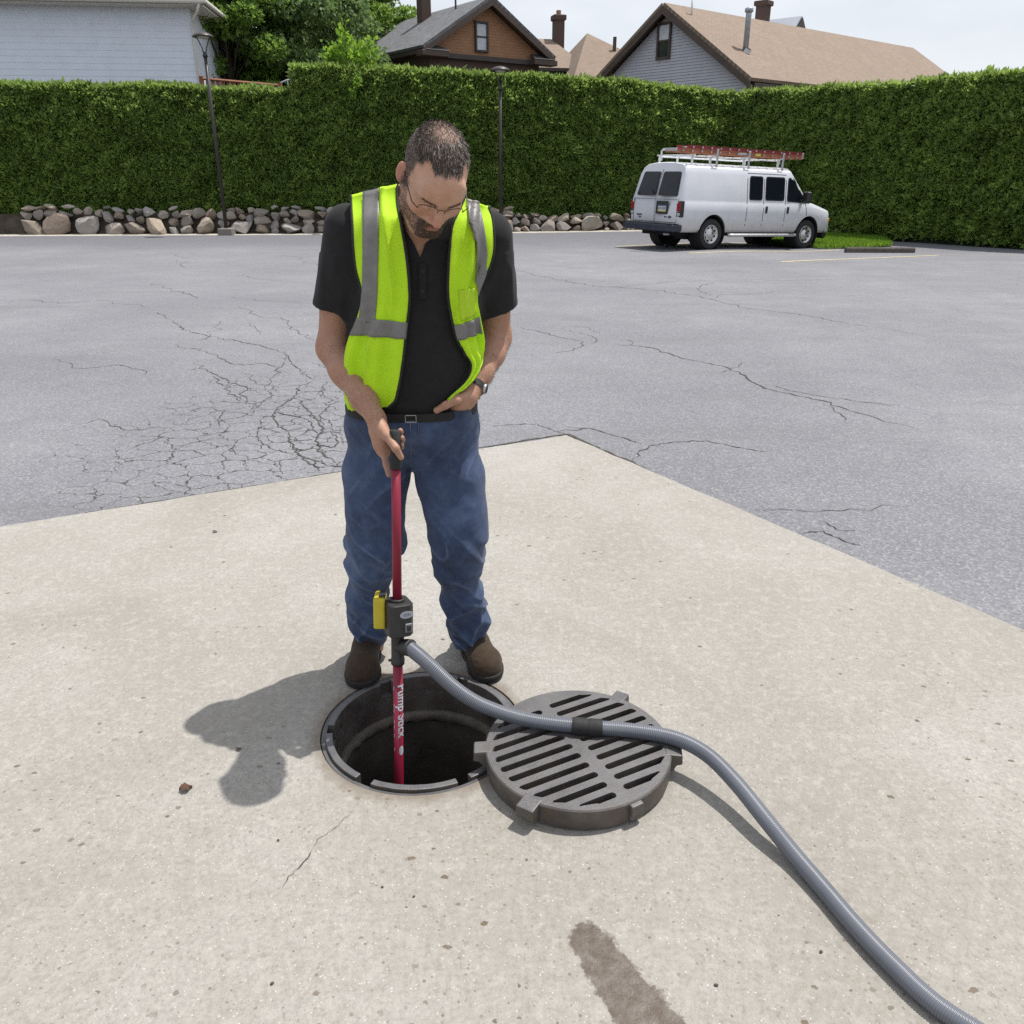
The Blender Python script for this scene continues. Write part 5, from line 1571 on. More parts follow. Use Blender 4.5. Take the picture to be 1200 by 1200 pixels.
# ------------------------------------------------------------------ signed-distance modelling, for soft organic shapes
def n3(P, f, seed=0):
    """smooth value noise in -1..1 on an (n,3) array; f may be a 3-vector"""
    Q = P * np.asarray(f, np.float32) + seed * 17.31
    I = np.floor(Q).astype(np.int64); Fr = (Q - I).astype(np.float32); U = Fr * Fr * (3 - 2 * Fr)
    def h(ix, iy, iz):
        k = (ix * 374761393 + iy * 668265263 + iz * 2147483647 + seed * 1274126177) & 0xFFFFFFFF
        k = ((k ^ (k >> 13)) * 1274126177) & 0xFFFFFFFF
        k = k ^ (k >> 16)
        return (k & 0xFFFF).astype(np.float32) / 32767.5 - 1
    r = 0
    for dx in (0, 1):
        wx = U[:, 0] if dx else 1 - U[:, 0]
        for dy in (0, 1):
            wy = U[:, 1] if dy else 1 - U[:, 1]
            for dz in (0, 1):
                wz = U[:, 2] if dz else 1 - U[:, 2]
                r = r + wx * wy * wz * h(I[:, 0] + dx, I[:, 1] + dy, I[:, 2] + dz)
    return r
def V3(p): return np.array((p[0], p[1], p[2]), np.float32)
def rcone(P, a, b, ra, rb):
    a, b = V3(a), V3(b); ba = b - a
    t = np.clip(((P - a) @ ba) / max(1e-9, float(ba @ ba)), 0, 1)
    return np.linalg.norm(P - a - t[:, None] * ba, axis=1) - (ra + (rb - ra) * t)
def chain(P, pts, rad, k=.012):
    d = None
    for i in range(len(pts) - 1):
        e = rcone(P, pts[i], pts[i + 1], rad[i], rad[i + 1])
        d = e if d is None else smin(d, e, k)
    return d
def ellip(P, c, r, M=None):
    q = P - V3(c)
    if M is not None: q = q @ np.array(M, np.float32)
    r = np.asarray(r, np.float32)
    k0 = np.linalg.norm(q / r, axis=1); k1 = np.linalg.norm(q / (r * r), axis=1) + 1e-9
    return k0 * (k0 - 1) / k1
def smin(a, b, k):
    h = np.clip(.5 + .5 * (b - a) / k, 0, 1)
    return b + (a - b) * h - k * h * (1 - h)
def smax(a, b, k): return -smin(-a, -b, k)
def surface(fn, lo, hi, res, B=8, slack=1.35):
    lo = np.asarray(lo, np.float32); hi = np.asarray(hi, np.float32)
    nb = np.ceil((hi - lo) / (res * B)).astype(int)
    n = nb * B
    g = [np.arange(k) for k in nb]
    C = np.stack(np.meshgrid(*g, indexing='ij'), -1).reshape(-1, 3)
    ctr = lo + (C + .5) * (B * res)
    d = fn(ctr.astype(np.float32))
    act = np.abs(d) < B * res * .87 * slack + .004
    D = np.repeat(np.repeat(np.repeat(np.where(d < 0, -1.0, 1.0).astype(np.float32).reshape(nb), B, 0), B, 1), B, 2)
    A = C[act]
    loc = np.stack(np.meshgrid(*[np.arange(B)] * 3, indexing='ij'), -1).reshape(-1, 3)
    for s in range(0, len(A), 1500):
        idx = (A[s:s + 1500, None, :] * B + loc[None]).reshape(-1, 3)
        D[idx[:, 0], idx[:, 1], idx[:, 2]] = fn((lo + idx * res).astype(np.float32))
    ins = D < 0
    cnt = np.zeros(tuple(n - 1), np.int8)
    for dx in (0, 1):
        for dy in (0, 1):
            for dz in (0, 1):
                cnt += ins[dx:n[0] - 1 + dx, dy:n[1] - 1 + dy, dz:n[2] - 1 + dz]
    mask = (cnt > 0) & (cnt < 8)
    cells = np.argwhere(mask)
    ID = np.full(tuple(n - 1), -1, np.int32); ID[mask] = np.arange(len(cells))
    off = np.array([(a, b, c) for a in (0, 1) for b in (0, 1) for c in (0, 1)])
    val = np.stack([D[cells[:, 0] + o[0], cells[:, 1] + o[1], cells[:, 2] + o[2]] for o in off], 1)
    acc = np.zeros((len(cells), 3), np.float32); num = np.zeros(len(cells), np.float32)
    for i in range(8):
        for j in range(i + 1, 8):
            if np.abs(off[i] - off[j]).sum() != 1: continue
            vi, vj = val[:, i], val[:, j]; m = (vi < 0) != (vj < 0)
            t = np.where(m, vi / np.where(m, vi - vj, 1), 0)
            acc += np.where(m[:, None], off[i] + t[:, None] * (off[j] - off[i]), 0); num += m
    V = lo + (cells + acc / num[:, None]) * res
    Fs = []
    for ax in range(3):
        o = [slice(None)] * 3; p_ = [slice(None)] * 3
        a1, a2 = [k for k in range(3) if k != ax]
        sl0 = [slice(1, None)] * 3; sl1 = [slice(1, None)] * 3
        sl0[ax] = slice(0, -1); sl1[ax] = slice(1, None)
        s0 = ins[tuple(sl0)]; s1 = ins[tuple(sl1)]
        e = np.argwhere(s0 != s1)
        base = e.copy(); base[:, a1] += 1; base[:, a2] += 1
        flip = s0[tuple(e.T)]
        def cid(d1, d2):
            q = base.copy(); q[:, a1] -= d1; q[:, a2] -= d2
            ok = np.all((q >= 0) & (q < (n - 1)), axis=1)
            r = np.full(len(q), -1); r[ok] = ID[tuple(q[ok].T)]; return r
        quad = np.stack([cid(1, 1), cid(0, 1), cid(0, 0), cid(1, 0)], 1)
        good = (quad >= 0).all(1); quad = quad[good]; fl = flip[good]
        if ax == 1: fl = ~fl
        quad[~fl] = quad[~fl][:, ::-1]
        Fs.append(quad)
    return V, np.concatenate(Fs)

# ------------------------------------------------------------------ the man: joints surveyed as sight line + distance
man = empty('person', (atz(490, 780, 0).x, atz(490, 780, 0).y, 0))
tag(man, 'man in a lime safety vest, black shirt and blue jeans looking down into the manhole', 'person')
S_R_, E_R, W_R = at(408, 268, 2.56), at(390, 408, 2.56), at(441, 491, 2.365)
S_L_, E_L, W_L = at(573, 276, 2.58), at(581, 395, 2.69), at(555, 455, 2.515)
HIP_R, KNEE_R, ANK_R = at(445, 515, 2.585), at(440, 632, 2.555), at(437, 752, 2.70)
HIP_L, KNEE_L, ANK_L = at(519, 515, 2.585), at(540, 628, 2.545), at(553, 747, 2.71)
NECK0 = Vector((-.262, 2.520, 1.535))

TZ = np.array([.80, .90, .98, 1.06, 1.14, 1.22, 1.32, 1.42, 1.485, 1.53, 1.565, 1.60, 1.66])
TX = np.array([-.318, -.318, -.316, -.310, -.304, -.298, -.288, -.280, -.276, -.272, -.268, -.264, -.26])
TY = np.array([2.585, 2.580, 2.572, 2.566, 2.562, 2.560, 2.556, 2.552, 2.550, 2.548, 2.546, 2.544, 2.54])
TA = np.array([.192, .192, .188, .186, .188, .194, .202, .204, .196, .168, .122, .082, .06])
TB = np.array([.130, .134, .134, .138, .140, .136, .132, .122, .112, .100, .085, .070, .06])
def torso(P, grow=0.0, zmin=.86):
    z = P[:, 2]
    cx = np.interp(z, TZ, TX); cy = np.interp(z, TZ, TY); a = np.interp(z, TZ, TA) + grow; b = np.interp(z, TZ, TB) + grow
    e = 2.35
    x = np.abs(P[:, 0] - cx) / a; y = np.abs(P[:, 1] - cy) / b
    r = (x ** e + y ** e + 1e-9) ** (1 / e)
    d = (r - 1) * np.minimum(a, b) * .95
    d = np.maximum(d, zmin - z); d = np.maximum(d, z - 1.625)
    return d
def folds(P, fx, fy, fz, seed, sharp=1.5):
    v = n3(P, (fx, fy, fz), seed) * .65 + n3(P, (fx * 2.1, fy * 2.1, fz * 2.1), seed + 5) * .35
    return 1 - np.abs(v) ** .8 * sharp

# ---- shirt
def axis_t(P, a, b):
    a, b = V3(a), V3(b); ba = b - a
    return ((P - a) @ ba) / np.linalg.norm(ba)
def sleeve(P, S, E, cut, r0, r1):
    L = (E - S).length
    d = rcone(P, S, E, r0, r1)
    t = axis_t(P, S, E)
    inner = rcone(P, S, E, r0 - .012, r1 - .008)
    d = smax(d, t - cut * L, .006)
    return d, np.maximum(inner, -(t - (cut * L - .03))), t
def shirt_fn(P, puff=0.0):
    d = torso(P, .004 + puff, .95)
    for S, E, cut in ((S_R_, E_R, .66), (S_L_, E_L, .66)):
        s, inn, t = sleeve(P, S, E, cut, .074, .073)
        d = smin(d, s, .045)
        d = np.maximum(d, -inn)
    neck = rcone(P, NECK0 + Vector((0, .015, -.02)), NECK0 + Vector((.01, -.04, .07)), .074, .068)
    d = smin(d, neck, .03)
    # open collar: V cut in front, flat top that falls to the front
    top = (P[:, 2] - 1.605) + (2.55 - P[:, 1]) * .75
    d = smax(d, top * .8, .006)
    return d
def shirt_full(P):
    d = shirt_fn(P)
    w = np.clip((1.45 - P[:, 2]) / .4, 0, 1)
    d = d - .0065 * w * folds(P, 9, 9, 5, 3) + .004
    arm = np.minimum(rcone(P, S_R_, E_R, .08, .085), rcone(P, S_L_, E_L, .08, .085))
    wa = np.clip(1 - arm / .03, 0, 1) * (P[:, 2] < 1.44)
    d = d - .005 * wa * folds(P, 16, 16, 10, 8)
    hollow = rcone(P, NECK0 + Vector((0, .01, -.05)), NECK0 + Vector((.012, -.06, .10)), .061, .060)
    vcut = np.maximum(np.abs(P[:, 0] + .258) - (P[:, 2] - 1.432) * .40, P[:, 1] - 2.50)
    d = np.maximum(d, -vcut)
    d = np.maximum(d, -np.maximum(hollow, 1.47 - P[:, 2]))
    return d
def mat_cloth(name, c0, c1, rough=.9, sheen=.3, weave=700, bump=.25, scale=30):
    t = NT(name)
    n = t.noise(scale, 5, .65); w = t.noise(weave, 2, .5)
    col = t.ramp(n, [(.3, c0), (.7, c1)])
    return t.out(col, rough, 0.0, t.bump(t.math('ADD', w, t.math('MULTIPLY', n, .5)), bump, .0015), Sheen_Weight=sheen, Sheen_Roughness=.5)
M_SHIRT = mat_cloth('black_shirt_knit', (.0070, .0068, .0078), (.0125, .0118, .0135), .95, .03)
V, Fq = surface(shirt_full, (-.68, 2.36, .86), (.10, 2.82, 1.64), .0052)
shirt = keep(npmesh('shirt', V, Fq, M_SHIRT), man)

# ---- jeans
LEG_R = ([HIP_R, at(441, 560, 2.57), at(440, 600, 2.555), KNEE_R, at(435, 665, 2.565), at(433, 700, 2.60), at(434, 725, 2.635), at(436, 750, 2.665)], [.100, .097, .087, .078, .064, .058, .056, .056])
LEG_L = ([HIP_L, at(527, 560, 2.57), at(535, 600, 2.55), KNEE_L, at(537, 663, 2.56), at(542, 697, 2.60), at(549, 722, 2.635), at(552, 747, 2.665)], [.101, .103, .090, .079, .060, .057, .059, .059])
def jeans_fn(P):
    d = smax(torso(P, .010, .5), .885 - P[:, 2], .07)
    hips = ellip(P, (-.318, 2.595, .905), (.197, .146, .125))
    d = smin(d, hips, .06)
    dl = None
    for pts, rad in (LEG_R, LEG_L):
        e = chain(P, pts, rad, .05)
        dl = e if dl is None else smin(dl, e, .010)
    d = smin(d, dl, .05)
    z = P[:, 2]
    low = np.clip((.42 - z) / .28, 0, 1); kn = np.exp(-((z - .47) / .10) ** 2); cro = np.exp(-((z - .80) / .10) ** 2)
    A_ = P.copy(); A_[:, 2] += .8 * P[:, 0]; B_ = P.copy(); B_[:, 2] -= .9 * P[:, 0]
    d = d - (.0190 * low + .015 * kn + .002) * folds(A_, 6, 6, 12, 31, 1.9) - (.013 * low + .004 * kn) * folds(B_, 10, 10, 7, 35, 1.9) + .008 * low
    d = d - .007 * n3(B_, (7, 7, 4.0), 71) - .004 * n3(A_, (15, 15, 10), 73)
    d = d - (.010 * cro) * folds(B_, 7, 5, 10, 41, 1.6) + .003 * cro
    d = np.maximum(d, z - .968)
    # hems, cut square to the shin and hollow
    for pts, rad in (LEG_R, LEG_L):
        a, b = pts[-2], pts[-1]; L = (b - a).length
        t = axis_t(P, a, b)
        near_ = rcone(P, a, b + (b - a), .12, .12) < 0
        d = np.where(near_, smax(d, t - L, .004), d)
        inn = np.maximum(rcone(P, a, b + (b - a), rad[-2] - .012, rad[-1] - .012), -(t - L + .03))
        d = np.maximum(d, -inn)
    return d
def mat_denim(name='blue_denim', fade=.5):
    t = NT(name)
    n = t.noise(7, 5, .6); n2 = t.noise(26, 4, .7)
    z = t.sep(t.coord('Generated'))[2]
    col = t.ramp(n, [(.3, (.017, .029, .068)), (.55, (.034, .058, .126)), (.75, (.080, .124, .222))])
    col = t.mix(t.rng(n2, .45, .75, 0, .35), col, (.090, .135, .235))
    g = t.n('NewGeometry')
    worn = t.rng(g.outputs['Pointiness'], .503, .545, 0, fade)
    col = t.mix(worn, col, (.16, .22, .34))
    return t.out(col, .88, 0, t.bump(t.noise(420, 3, .7), .35, .001), Sheen_Weight=.06)
M_DENIM = mat_denim()
V, Fq = surface(jeans_fn, (-.66, 2.30, .03), (-.0, 2.84, 1.02), .005, slack=2.3)
jeans = keep(npmesh('jeans', V, Fq, M_DENIM), man)

# ---- belt, waistband details
def waist_ring(z, g, n=72, h=.026, th=.004):
    cx, cy, a, b = (np.interp(z, TZ, T) for T in (TX, TY, TA, TB)); a += g; b += g
    mb = MB(); e = 2 / 2.35; rows = []
    for zz, gg in ((z - h / 2, 0), (z - h / 2, th), (z + h / 2, th), (z + h / 2, 0), (z - h / 2, 0)):
        row = []
        for k in range(n + 1):
            t = 2 * math.pi * k / n; c, s = math.cos(t), math.sin(t)
            row.append((cx + (a + gg) * math.copysign(abs(c) ** e, c), cy + (b + gg) * math.copysign(abs(s) ** e, s), zz))
        rows.append(row)
    return mb.grid(rows)
M_BELT = simple('black_leather_belt', (.004, .004, .004), .7, var=.3, scale=60, bump=.2, bscale=300)
belt = keep(waist_ring(.974, .015).build('belt', M_BELT, smooth=False), man)
bc = at(481, 477, 2.425)
bkl = MB()
for dx, dz, sx, sz in ((-.016, 0, .0025, .022), (.016, 0, .0025, .022), (0, .0105, .032, .0025), (0, -.0105, .032, .0025)): bkl.box((bc.x + dx, 2.4175, .974 + dz), (sx, .006, sz))
keep(bkl.build('buckle', simple('dull_steel_buckle', (.42, .40, .36), .35, metal=.8), bevel=.0015), man)

# stitched seams and fly, laid on the denim
M_STITCH = simple('denim_stitching', (.085, .105, .165), .85, var=.3, scale=60)
def on_denim(x, y, off=.0008):
    d = sight(x, y).normalized(); o = Vector((0, 0, CAM_H)) + sight(x, y) * (2.25 / sight(x, y).y)
    t_ = np.linspace(0, .5, 500, dtype=np.float32); P = V3(o)[None] + t_[:, None] * V3(d)[None]
    v = jeans_fn(P) - off; i = int(np.argmax(v < 0))
    return o + d * float(t_[i])
def seam(pix, r=.0013):
    pts = catmull([on_denim(x, y) for x, y in pix], 5)
    ob = MB().tube(pts, r, 6).build('seam', M_STITCH, smooth=True); ob.parent = jeans
seam([(480.5, 483), (480.5, 495), (481, 510), (481.5, 525), (482, 538)], .0022)
seam([(490, 484), (490.5, 496), (490, 508), (488, 520), (483, 530)]); seam([(492.5, 484), (493, 496), (492.5, 509), (490, 522), (483.5, 533)], .0009)
seam([(510, 484), (520, 487), (532, 487), (545, 484)], .0014); seam([(413, 482), (420, 490), (430, 492)], .0013)
seam([(405.5, 487), (425, 488), (450, 487), (480, 486), (510, 486), (545, 485)], .0009)

# ---- shoes
M_SUEDE = mat_cloth('brown_suede', (.026, .015, .008), (.046, .029, .015), .95, .04, 400, .4, 40)
M_SOLE = simple('dark_sole', (.012, .011, .010), .8, var=.3, scale=40)
M_LACE = simple('dark_lace', (.016, .012, .009), .9)
def shoe(toe, heel, ank, nm):
    toe = Vector(toe); heel = Vector(heel); d = (toe - heel); L = d.length; d = d / L; s = Vector((-d.y, d.x, 0))
    def loc(u, v, z): return heel + d * (u * L) + s * v + Vector((0, 0, z))
    def up(P):
        e = chain(P, [loc(.14, 0, .052), loc(.45, 0, .052), loc(.80, .004, .043), loc(.88, .002, .040)], [.042, .043, .052, .047], .03)
        e = smin(e, chain(P, [loc(.22, 0, .075), loc(.26, 0, .13)], [.042, .044], .02), .035)
        e = smin(e, chain(P, [loc(.36, 0, .098), loc(.62, 0, .062)], [.034, .036], .02), .03)
        e = smax(e, .020 - P[:, 2], .004)
        hole_ = rcone(P, loc(.25, 0, .115), loc(.26, 0, .16), .034, .036)
        e = smax(e, -hole_, .004)
        e = smax(e, P[:, 2] - .135, .004)
        return e - .0015 * folds(P, 40, 40, 60, 61) * (P[:, 2] > .03)
    def so(P):
        e = chain(P, [loc(.14, 0, .025), loc(.45, 0, .025), loc(.80, .004, .025), loc(.885, .003, .025)], [.047, .046, .058, .053], .03)
        e = smax(e, P[:, 2] - .031, .006)
        return smax(e, .002 - P[:, 2], .003)
    lo = (min(toe.x, heel.x) - .08, min(toe.y, heel.y) - .08, -.01); hi = (max(toe.x, heel.x) + .08, max(toe.y, heel.y) + .08, .17)
    V, Fq = surface(up, lo, hi, .004); sh = keep(npmesh('shoe', V, Fq, M_SUEDE), man)
    V, Fq = surface(so, lo, hi, .004)
    sl = npmesh('sole', V, Fq, M_SOLE); sl.parent = sh
    for k in range(4):
        u = .40 + .065 * k; z = .128 - .013 * k
        lc = MB().tube([loc(u, -.026, z - .016), loc(u + .02, -.012, z - .001), loc(u + .012, .010, z - .001), loc(u - .005, .026, z - .016)], .0026, 6).build('lace', M_LACE)
        lc.parent = sh
    return sh
shoe(atz(421, 806, 0), atz(437, 752, 0), ANK_R, 'r'); shoe(atz(574, 800, 0), atz(545, 746, 0), ANK_L, 'l')

# ---- body: head, neck, arms and hands as one skin
HEAD = at(509, 208, 2.315)
yaw, pit_, rol = R(23), R(44.5), R(7)
fh = Vector((math.sin(yaw), -math.cos(yaw), 0))
Lx = Vector((math.cos(yaw), math.sin(yaw), 0))
Fw = fh * math.cos(pit_) - Vector((0, 0, math.sin(pit_)))
Up = fh * math.sin(pit_) + Vector((0, 0, math.cos(pit_)))
# roll about the line of sight, crown towards the right of the picture
Rr = Matrix.Rotation(rol, 3, 'Y')
Lx, Fw, Up = Rr @ Lx, Rr @ Fw, Rr @ Up
HM = np.array([Lx, Fw, Up], np.float32)          # world -> head: (P-H) @ HM.T
def hl(p): return HEAD + Lx * p[0] + Fw * p[1] + Up * p[2]
def to_head(P): return (P - V3(HEAD)) @ HM.T
def head_fn(P):
    q = to_head(P)
    s = q.copy(); s[:, 0] = np.abs(s[:, 0])
    d = ellip(q, (0, -.014, .030), (.0775, .103, .100))
    d = smin(d, ellip(q, (0, .026, -.020), (.067, .074, .082)), .03)
    d = smin(d, chain(s, [(.054, -.010, -.050), (.047, .020, -.085), (.018, .072, -.108)], [.020, .021, .021], .02), .03)
    d = smin(d, ellip(q, (0, .079, -.108), (.024, .018, .019)), .018)
    d = smin(d, ellip(s, (.046, .060, -.030), (.022, .022, .020)), .025)
    d = smin(d, rcone(s, (.008, .092, .012), (.048, .072, .012), .010, .009), .016)
    d = smin(d, ellip(q, (0, .080, .045), (.055, .022, .035)), .03)
    d = smax(d, -ellip(s, (.032, .104, -.008), (.017, .018, .013)), .012)
    d = smin(d, ellip(s, (.032, .0835, -.010), (.0135, .0125, .0125)), .003)
    d = smin(d, chain(q, [(0, .094, .004), (0, .106, -.020), (0, .1135, -.040)], [.0075, .0090, .0125], .01), .010)
    d = smin(d, ellip(s, (.0135, .1000, -.043), (.0085, .011, .0085)), .006)
    d = smin(d, ellip(q, (0, .085, -.068), (.030, .018, .024)), .02)
    d = smin(d, rcone(q, (-.020, .0915, -.0655), (.020, .0915, -.0655), .0058, .0058), .006)
    d = smin(d, rcone(q, (-.016, .0920, -.0770), (.016, .0920, -.0770), .0072, .0072), .006)
    d = smax(d, -rcone(s, (0, .1045, -.0712), (.022, .0955, -.0712), .0026, .0022), .004)
    # ears
    a = s - V3((.0795, -.016, -.010))
    c_, s_ = math.cos(R(24)), math.sin(R(24))
    e = np.stack([a[:, 0] * c_ + a[:, 1] * s_, -a[:, 0] * s_ + a[:, 1] * c_, a[:, 2]], 1)
    ear = ellip(e, (.004, 0, 0), (.0085, .0185, .0325))
    ear = smax(ear, -ellip(e, (.013, .003, .004), (.008, .0115, .020)), .004)
    d = smin(d, ear, .006)
    nb = V3(NECK0)
    d = smin(d, rcone(P, hl((0, -.040, -.045)), NECK0 + Vector((0, .03, -.03)), .054, .064), .035)
    d = smin(d, rcone(P, hl((0, .012, -.085)), NECK0 + Vector((0, -.02, -.05)), .034, .045), .03)
    return d

gr = lambda py: ax_at(py)
# right hand: fingers round the back of the grip, thumb across its front, forefinger along it
TH_R = [at(444, 497, 2.345), at(454, 511, 2.298), at(463.5, 525, 2.272), at(470, 536, 2.279)]
IN_R = [at(448, 516, 2.342), at(449.5, 530, 2.334), at(452.5, 545, 2.324), at(455.5, 557, 2.316)]
FING_R = [[at(451, 513, 2.350), at(461, 511, 2.346), at(469.5, 506.5, 2.326), at(469.3, 504.5, 2.300)],
          [at(452, 520, 2.350), at(462, 519, 2.346), at(471.5, 516, 2.327), at(471.0, 513, 2.299)],
          [at(452, 528, 2.346), at(461, 527, 2.344), at(470.5, 524, 2.327), at(470.5, 521, 2.300)]]
PALM_R = [W_R, at(444, 505, 2.352), at(448, 520, 2.350), at(450, 529, 2.347)]
# left hand: four fingers in the pocket, thumb hooked outside
TH_L = [at(548, 462, 2.475), at(534, 469, 2.438), at(522, 475, 2.428), at(511.5, 481, 2.428)]
PALM_L = [W_L, at(547, 465, 2.490), at(539, 472, 2.482), at(536, 481, 2.520)]
FING_L = [[at(543 - 5 * k, 478, 2.490 - .006 * k), at(538 - 6 * k, 498, 2.535), at(536 - 6 * k, 515, 2.56)] for k in range(4)]
def hands_fn(P):
    d = chain(P, PALM_R, [.026, .025, .024, .020], .02)
    d = smin(d, chain(P, [at(447, 503, 2.335), at(453, 511, 2.312)], [.019, .016], .01), .016)
    d = smin(d, chain(P, TH_R, [.0160, .0138, .0112, .0088], .006), .008)
    d = smin(d, chain(P, IN_R, [.0150, .0102, .0088, .0070], .004), .008)
    for f, r in zip(FING_R, (.0088, .0092, .0084)): d = smin(d, chain(P, f, [r + .002, r, r - .0006, r - .0014], .003), .004)
    e = chain(P, PALM_L, [.027, .030, .031, .029], .02)
    e = smin(e, chain(P, TH_L, [.017, .0142, .0115, .0098], .006), .010)
    for f in FING_L: e = smin(e, chain(P, f, [.0105, .0095, .008], .003), .006)
    return np.minimum(d, e)
def arms_fn(P):
    d = None
    for S, E, W, bulge in ((S_R_, E_R, W_R, 1), (S_L_, E_L, W_L, 1)):
        M_ = E.lerp(W, .32)
        a = chain(P, [S, S.lerp(E, .55), E, M_, E.lerp(W, .72), W], [.058, .056, .0455, .0470, .0355, .0280], .03)
        d = a if d is None else np.minimum(d, a)
    return d
def sub(fn, P, m, far=.25):
    d = np.full(len(P), far, np.float32)
    if m.any(): d[m] = fn(P[m])
    return d
def body_fn(P):
    z = P[:, 2]
    d = smin(sub(head_fn, P, z > 1.40), sub(lambda Q: np.maximum(torso(Q, -.014), .80 - Q[:, 2]), P, z > .74), .02)
    d = smin(d, sub(arms_fn, P, z > .93), .02)
    hb_m = (z > .76) & (z < 1.08) & ((P[:, 1] < 2.60) | (P[:, 0] > -.30))
    d = smin(d, sub(hands_fn, P, hb_m), .012)
    def legs(Q):
        e = None
        for pts, rad in (LEG_R, LEG_L):
            c = chain(Q, pts + [pts[-1] + Vector((0, 0.01, -.06))], [r - .022 for r in rad] + [.036], .04)
            e = c if e is None else np.minimum(e, c)
        return e
    return smin(d, sub(legs, P, z < 1.02), .02)
# mouth of the pocket, drawn tight over the fingers
def pocket_fn(P): return smin(jeans_fn(P), hands_fn(P), .012)
pr_rows = []
for i in range(9):
    y = 480.0 + 3.6 * i; row = []
    for j in range(13):
        x = 520 + (555.5 - 520) * j / 12
        yy = y + 2.0 * math.sin(math.pi * j / 12) * (1 - i / 8)
        s_ = sight(x, yy); d = s_.normalized(); o = Vector((0, 0, CAM_H)) + s_ * (2.25 / s_.y)
        tv = np.linspace(0, .5, 400, dtype=np.float32); P_ = V3(o)[None] + tv[:, None] * V3(d)[None]
        off_ = .0078 * min(1, (8 - i) / 4) * min(1, j / 3) * min(1, (12.6 - j) / 2) - .0038
        v_ = pocket_fn(P_) - off_; k = int(np.argmax(v_ < 0))
        if not (v_ < 0).any(): k = int(np.argmin(v_))
        row.append(o + d * float(tv[k]))
    pr_rows.append(row)
for _ in range(2):
    pr_rows = [[(p if i in (0, 8) or j in (0, 12) else (pr_rows[i - 1][j] + pr_rows[i + 1][j] + r_[j - 1] + r_[j + 1] + p * 2) / 6) for j, p in enumerate(r_)] for i, r_ in enumerate(pr_rows)]
pkt = MB().grid(pr_rows).build('pocket', mat_denim('pocket_denim', 0.0), smooth=True, fix=False); pkt.parent = jeans
pkt.modifiers.new('s', 'SOLIDIFY').thickness = .003
V, Fq = surface(body_fn, (-.66, 2.16, .02), (.06, 2.84, 1.82), .0030)
def mat_skin():
    t = NT('skin')
    a = t.n('Attribute', attribute_name='col')
    n = t.noise(160, 4, .7); n2 = t.noise(28, 4, .6)
    col = t.mix(t.rng(n2, .35, .7, 0, .50), a.outputs['Color'], t.mix(.55, a.outputs['Color'], (.26, .085, .055)))
    col = t.mix(t.rng(n, .5, .75, 0, .30), col, t.mix(.5, col, (.60, .40, .30)))
    h = t.math('ADD', n, t.math('MULTIPLY', t.voro(420.0), .5))
    return t.out(col, t.rng(n2, .3, .7, .45, .65), 0, t.bump(t.math('ADD', h, t.math('MULTIPLY', t.noise(60, 3, .6), 1.5)), .42, .0016), Subsurface_Weight=.04, Subsurface_Radius=(.012, .005, .003), Specular_IOR_Level=.4)
M_SKIN = mat_skin()
body = keep(npmesh('body', V, Fq, M_SKIN), man)
q = to_head(V)
ax_ = np.abs(q[:, 0])
face = (V[:, 2] > 1.40) & (np.linalg.norm(q, axis=1) < .19)
col = np.tile(np.array([.520, .312, .218], np.float32), (len(V), 1))
def blend(mask, c, w=1.0):
    m = (np.clip(mask, 0, 1) * w)[:, None]
    col[:] = col * (1 - m) + np.array(c, np.float32) * m
def sst(a, b, x): t = np.clip((x - a) / (b - a), 0, 1); return t * t * (3 - 2 * t)
arm_m = (~face).astype(np.float32)
blend(arm_m, (.375, .212, .145))
# rosy parts
blend(face * np.exp(-((ax_ - .05) / .02) ** 2 - ((q[:, 2] + .035) / .022) ** 2) * (q[:, 1] > .03), (.43, .17, .115), .6)
blend(face * np.exp(-(ax_ / .018) ** 2 - ((q[:, 2] + .038) / .018) ** 2) * (q[:, 1] > .09), (.44, .18, .125), .7)
blend(face * (ax_ > .078) * (np.abs(q[:, 2] + .01) < .035), (.45, .165, .115), .6)
# lips
blend(face * np.exp(-(ax_ / .024) ** 4 - ((q[:, 2] + .0725) / .0085) ** 4) * (q[:, 1] > .075), (.30, .095, .080), .85)
hn = n3(V.astype(np.float32), 90, 3) * .5 + n3(V.astype(np.float32), 220, 4) * .5
# beard: moustache, goatee, jaw and sideburns
jaw = sst(-.040, -.062, q[:, 2] - .18 * np.maximum(0, ax_ - .045)) * sst(.085, .06, q[:, 2] + .17) 
side = sst(.050, .058, ax_) * sst(-.02, .0, q[:, 1]) * sst(.045, .028, q[:, 1]) * sst(.02, .0, q[:, 2])
lower = sst(-.048, -.060, q[:, 2]) * (q[:, 1] > -.01)
cheek = 1 - sst(.010, -.004, (q[:, 2] + .050) + .55 * (ax_ - .030))   # above this line stays bare
beard = np.clip(lower * sst(.012, -.006, (q[:, 2] + .062) - .55 * np.maximum(0, ax_ - .028)), 0, 1)
mous = np.exp(-((q[:, 2] + .0570 + .25 * np.maximum(0, ax_ - .012)) / .0095) ** 4) * sst(.037, .029, ax_) * (q[:, 1] > .07)
corner = np.exp(-((ax_ - .030) / .0095) ** 4) * sst(-.050, -.058, q[:, 2]) * sst(-.112, -.10, q[:, 2]) * (q[:, 1] > .05)
lipzone = np.exp(-(ax_ / .019) ** 4 - ((q[:, 2] + .0735) / .0085) ** 4) * (q[:, 1] > .07)
under = sst(-.118, -.126, q[:, 2])
BEARD = np.clip(np.maximum.reduce([beard * (.62 + .38 * sst(.040, .030, ax_)), mous, corner, side * .5]) * (1 - lipzone) * (1 - under) * face, 0, 1)
blend(BEARD * (.80 + .35 * hn), (.018, .011, .008), .97)
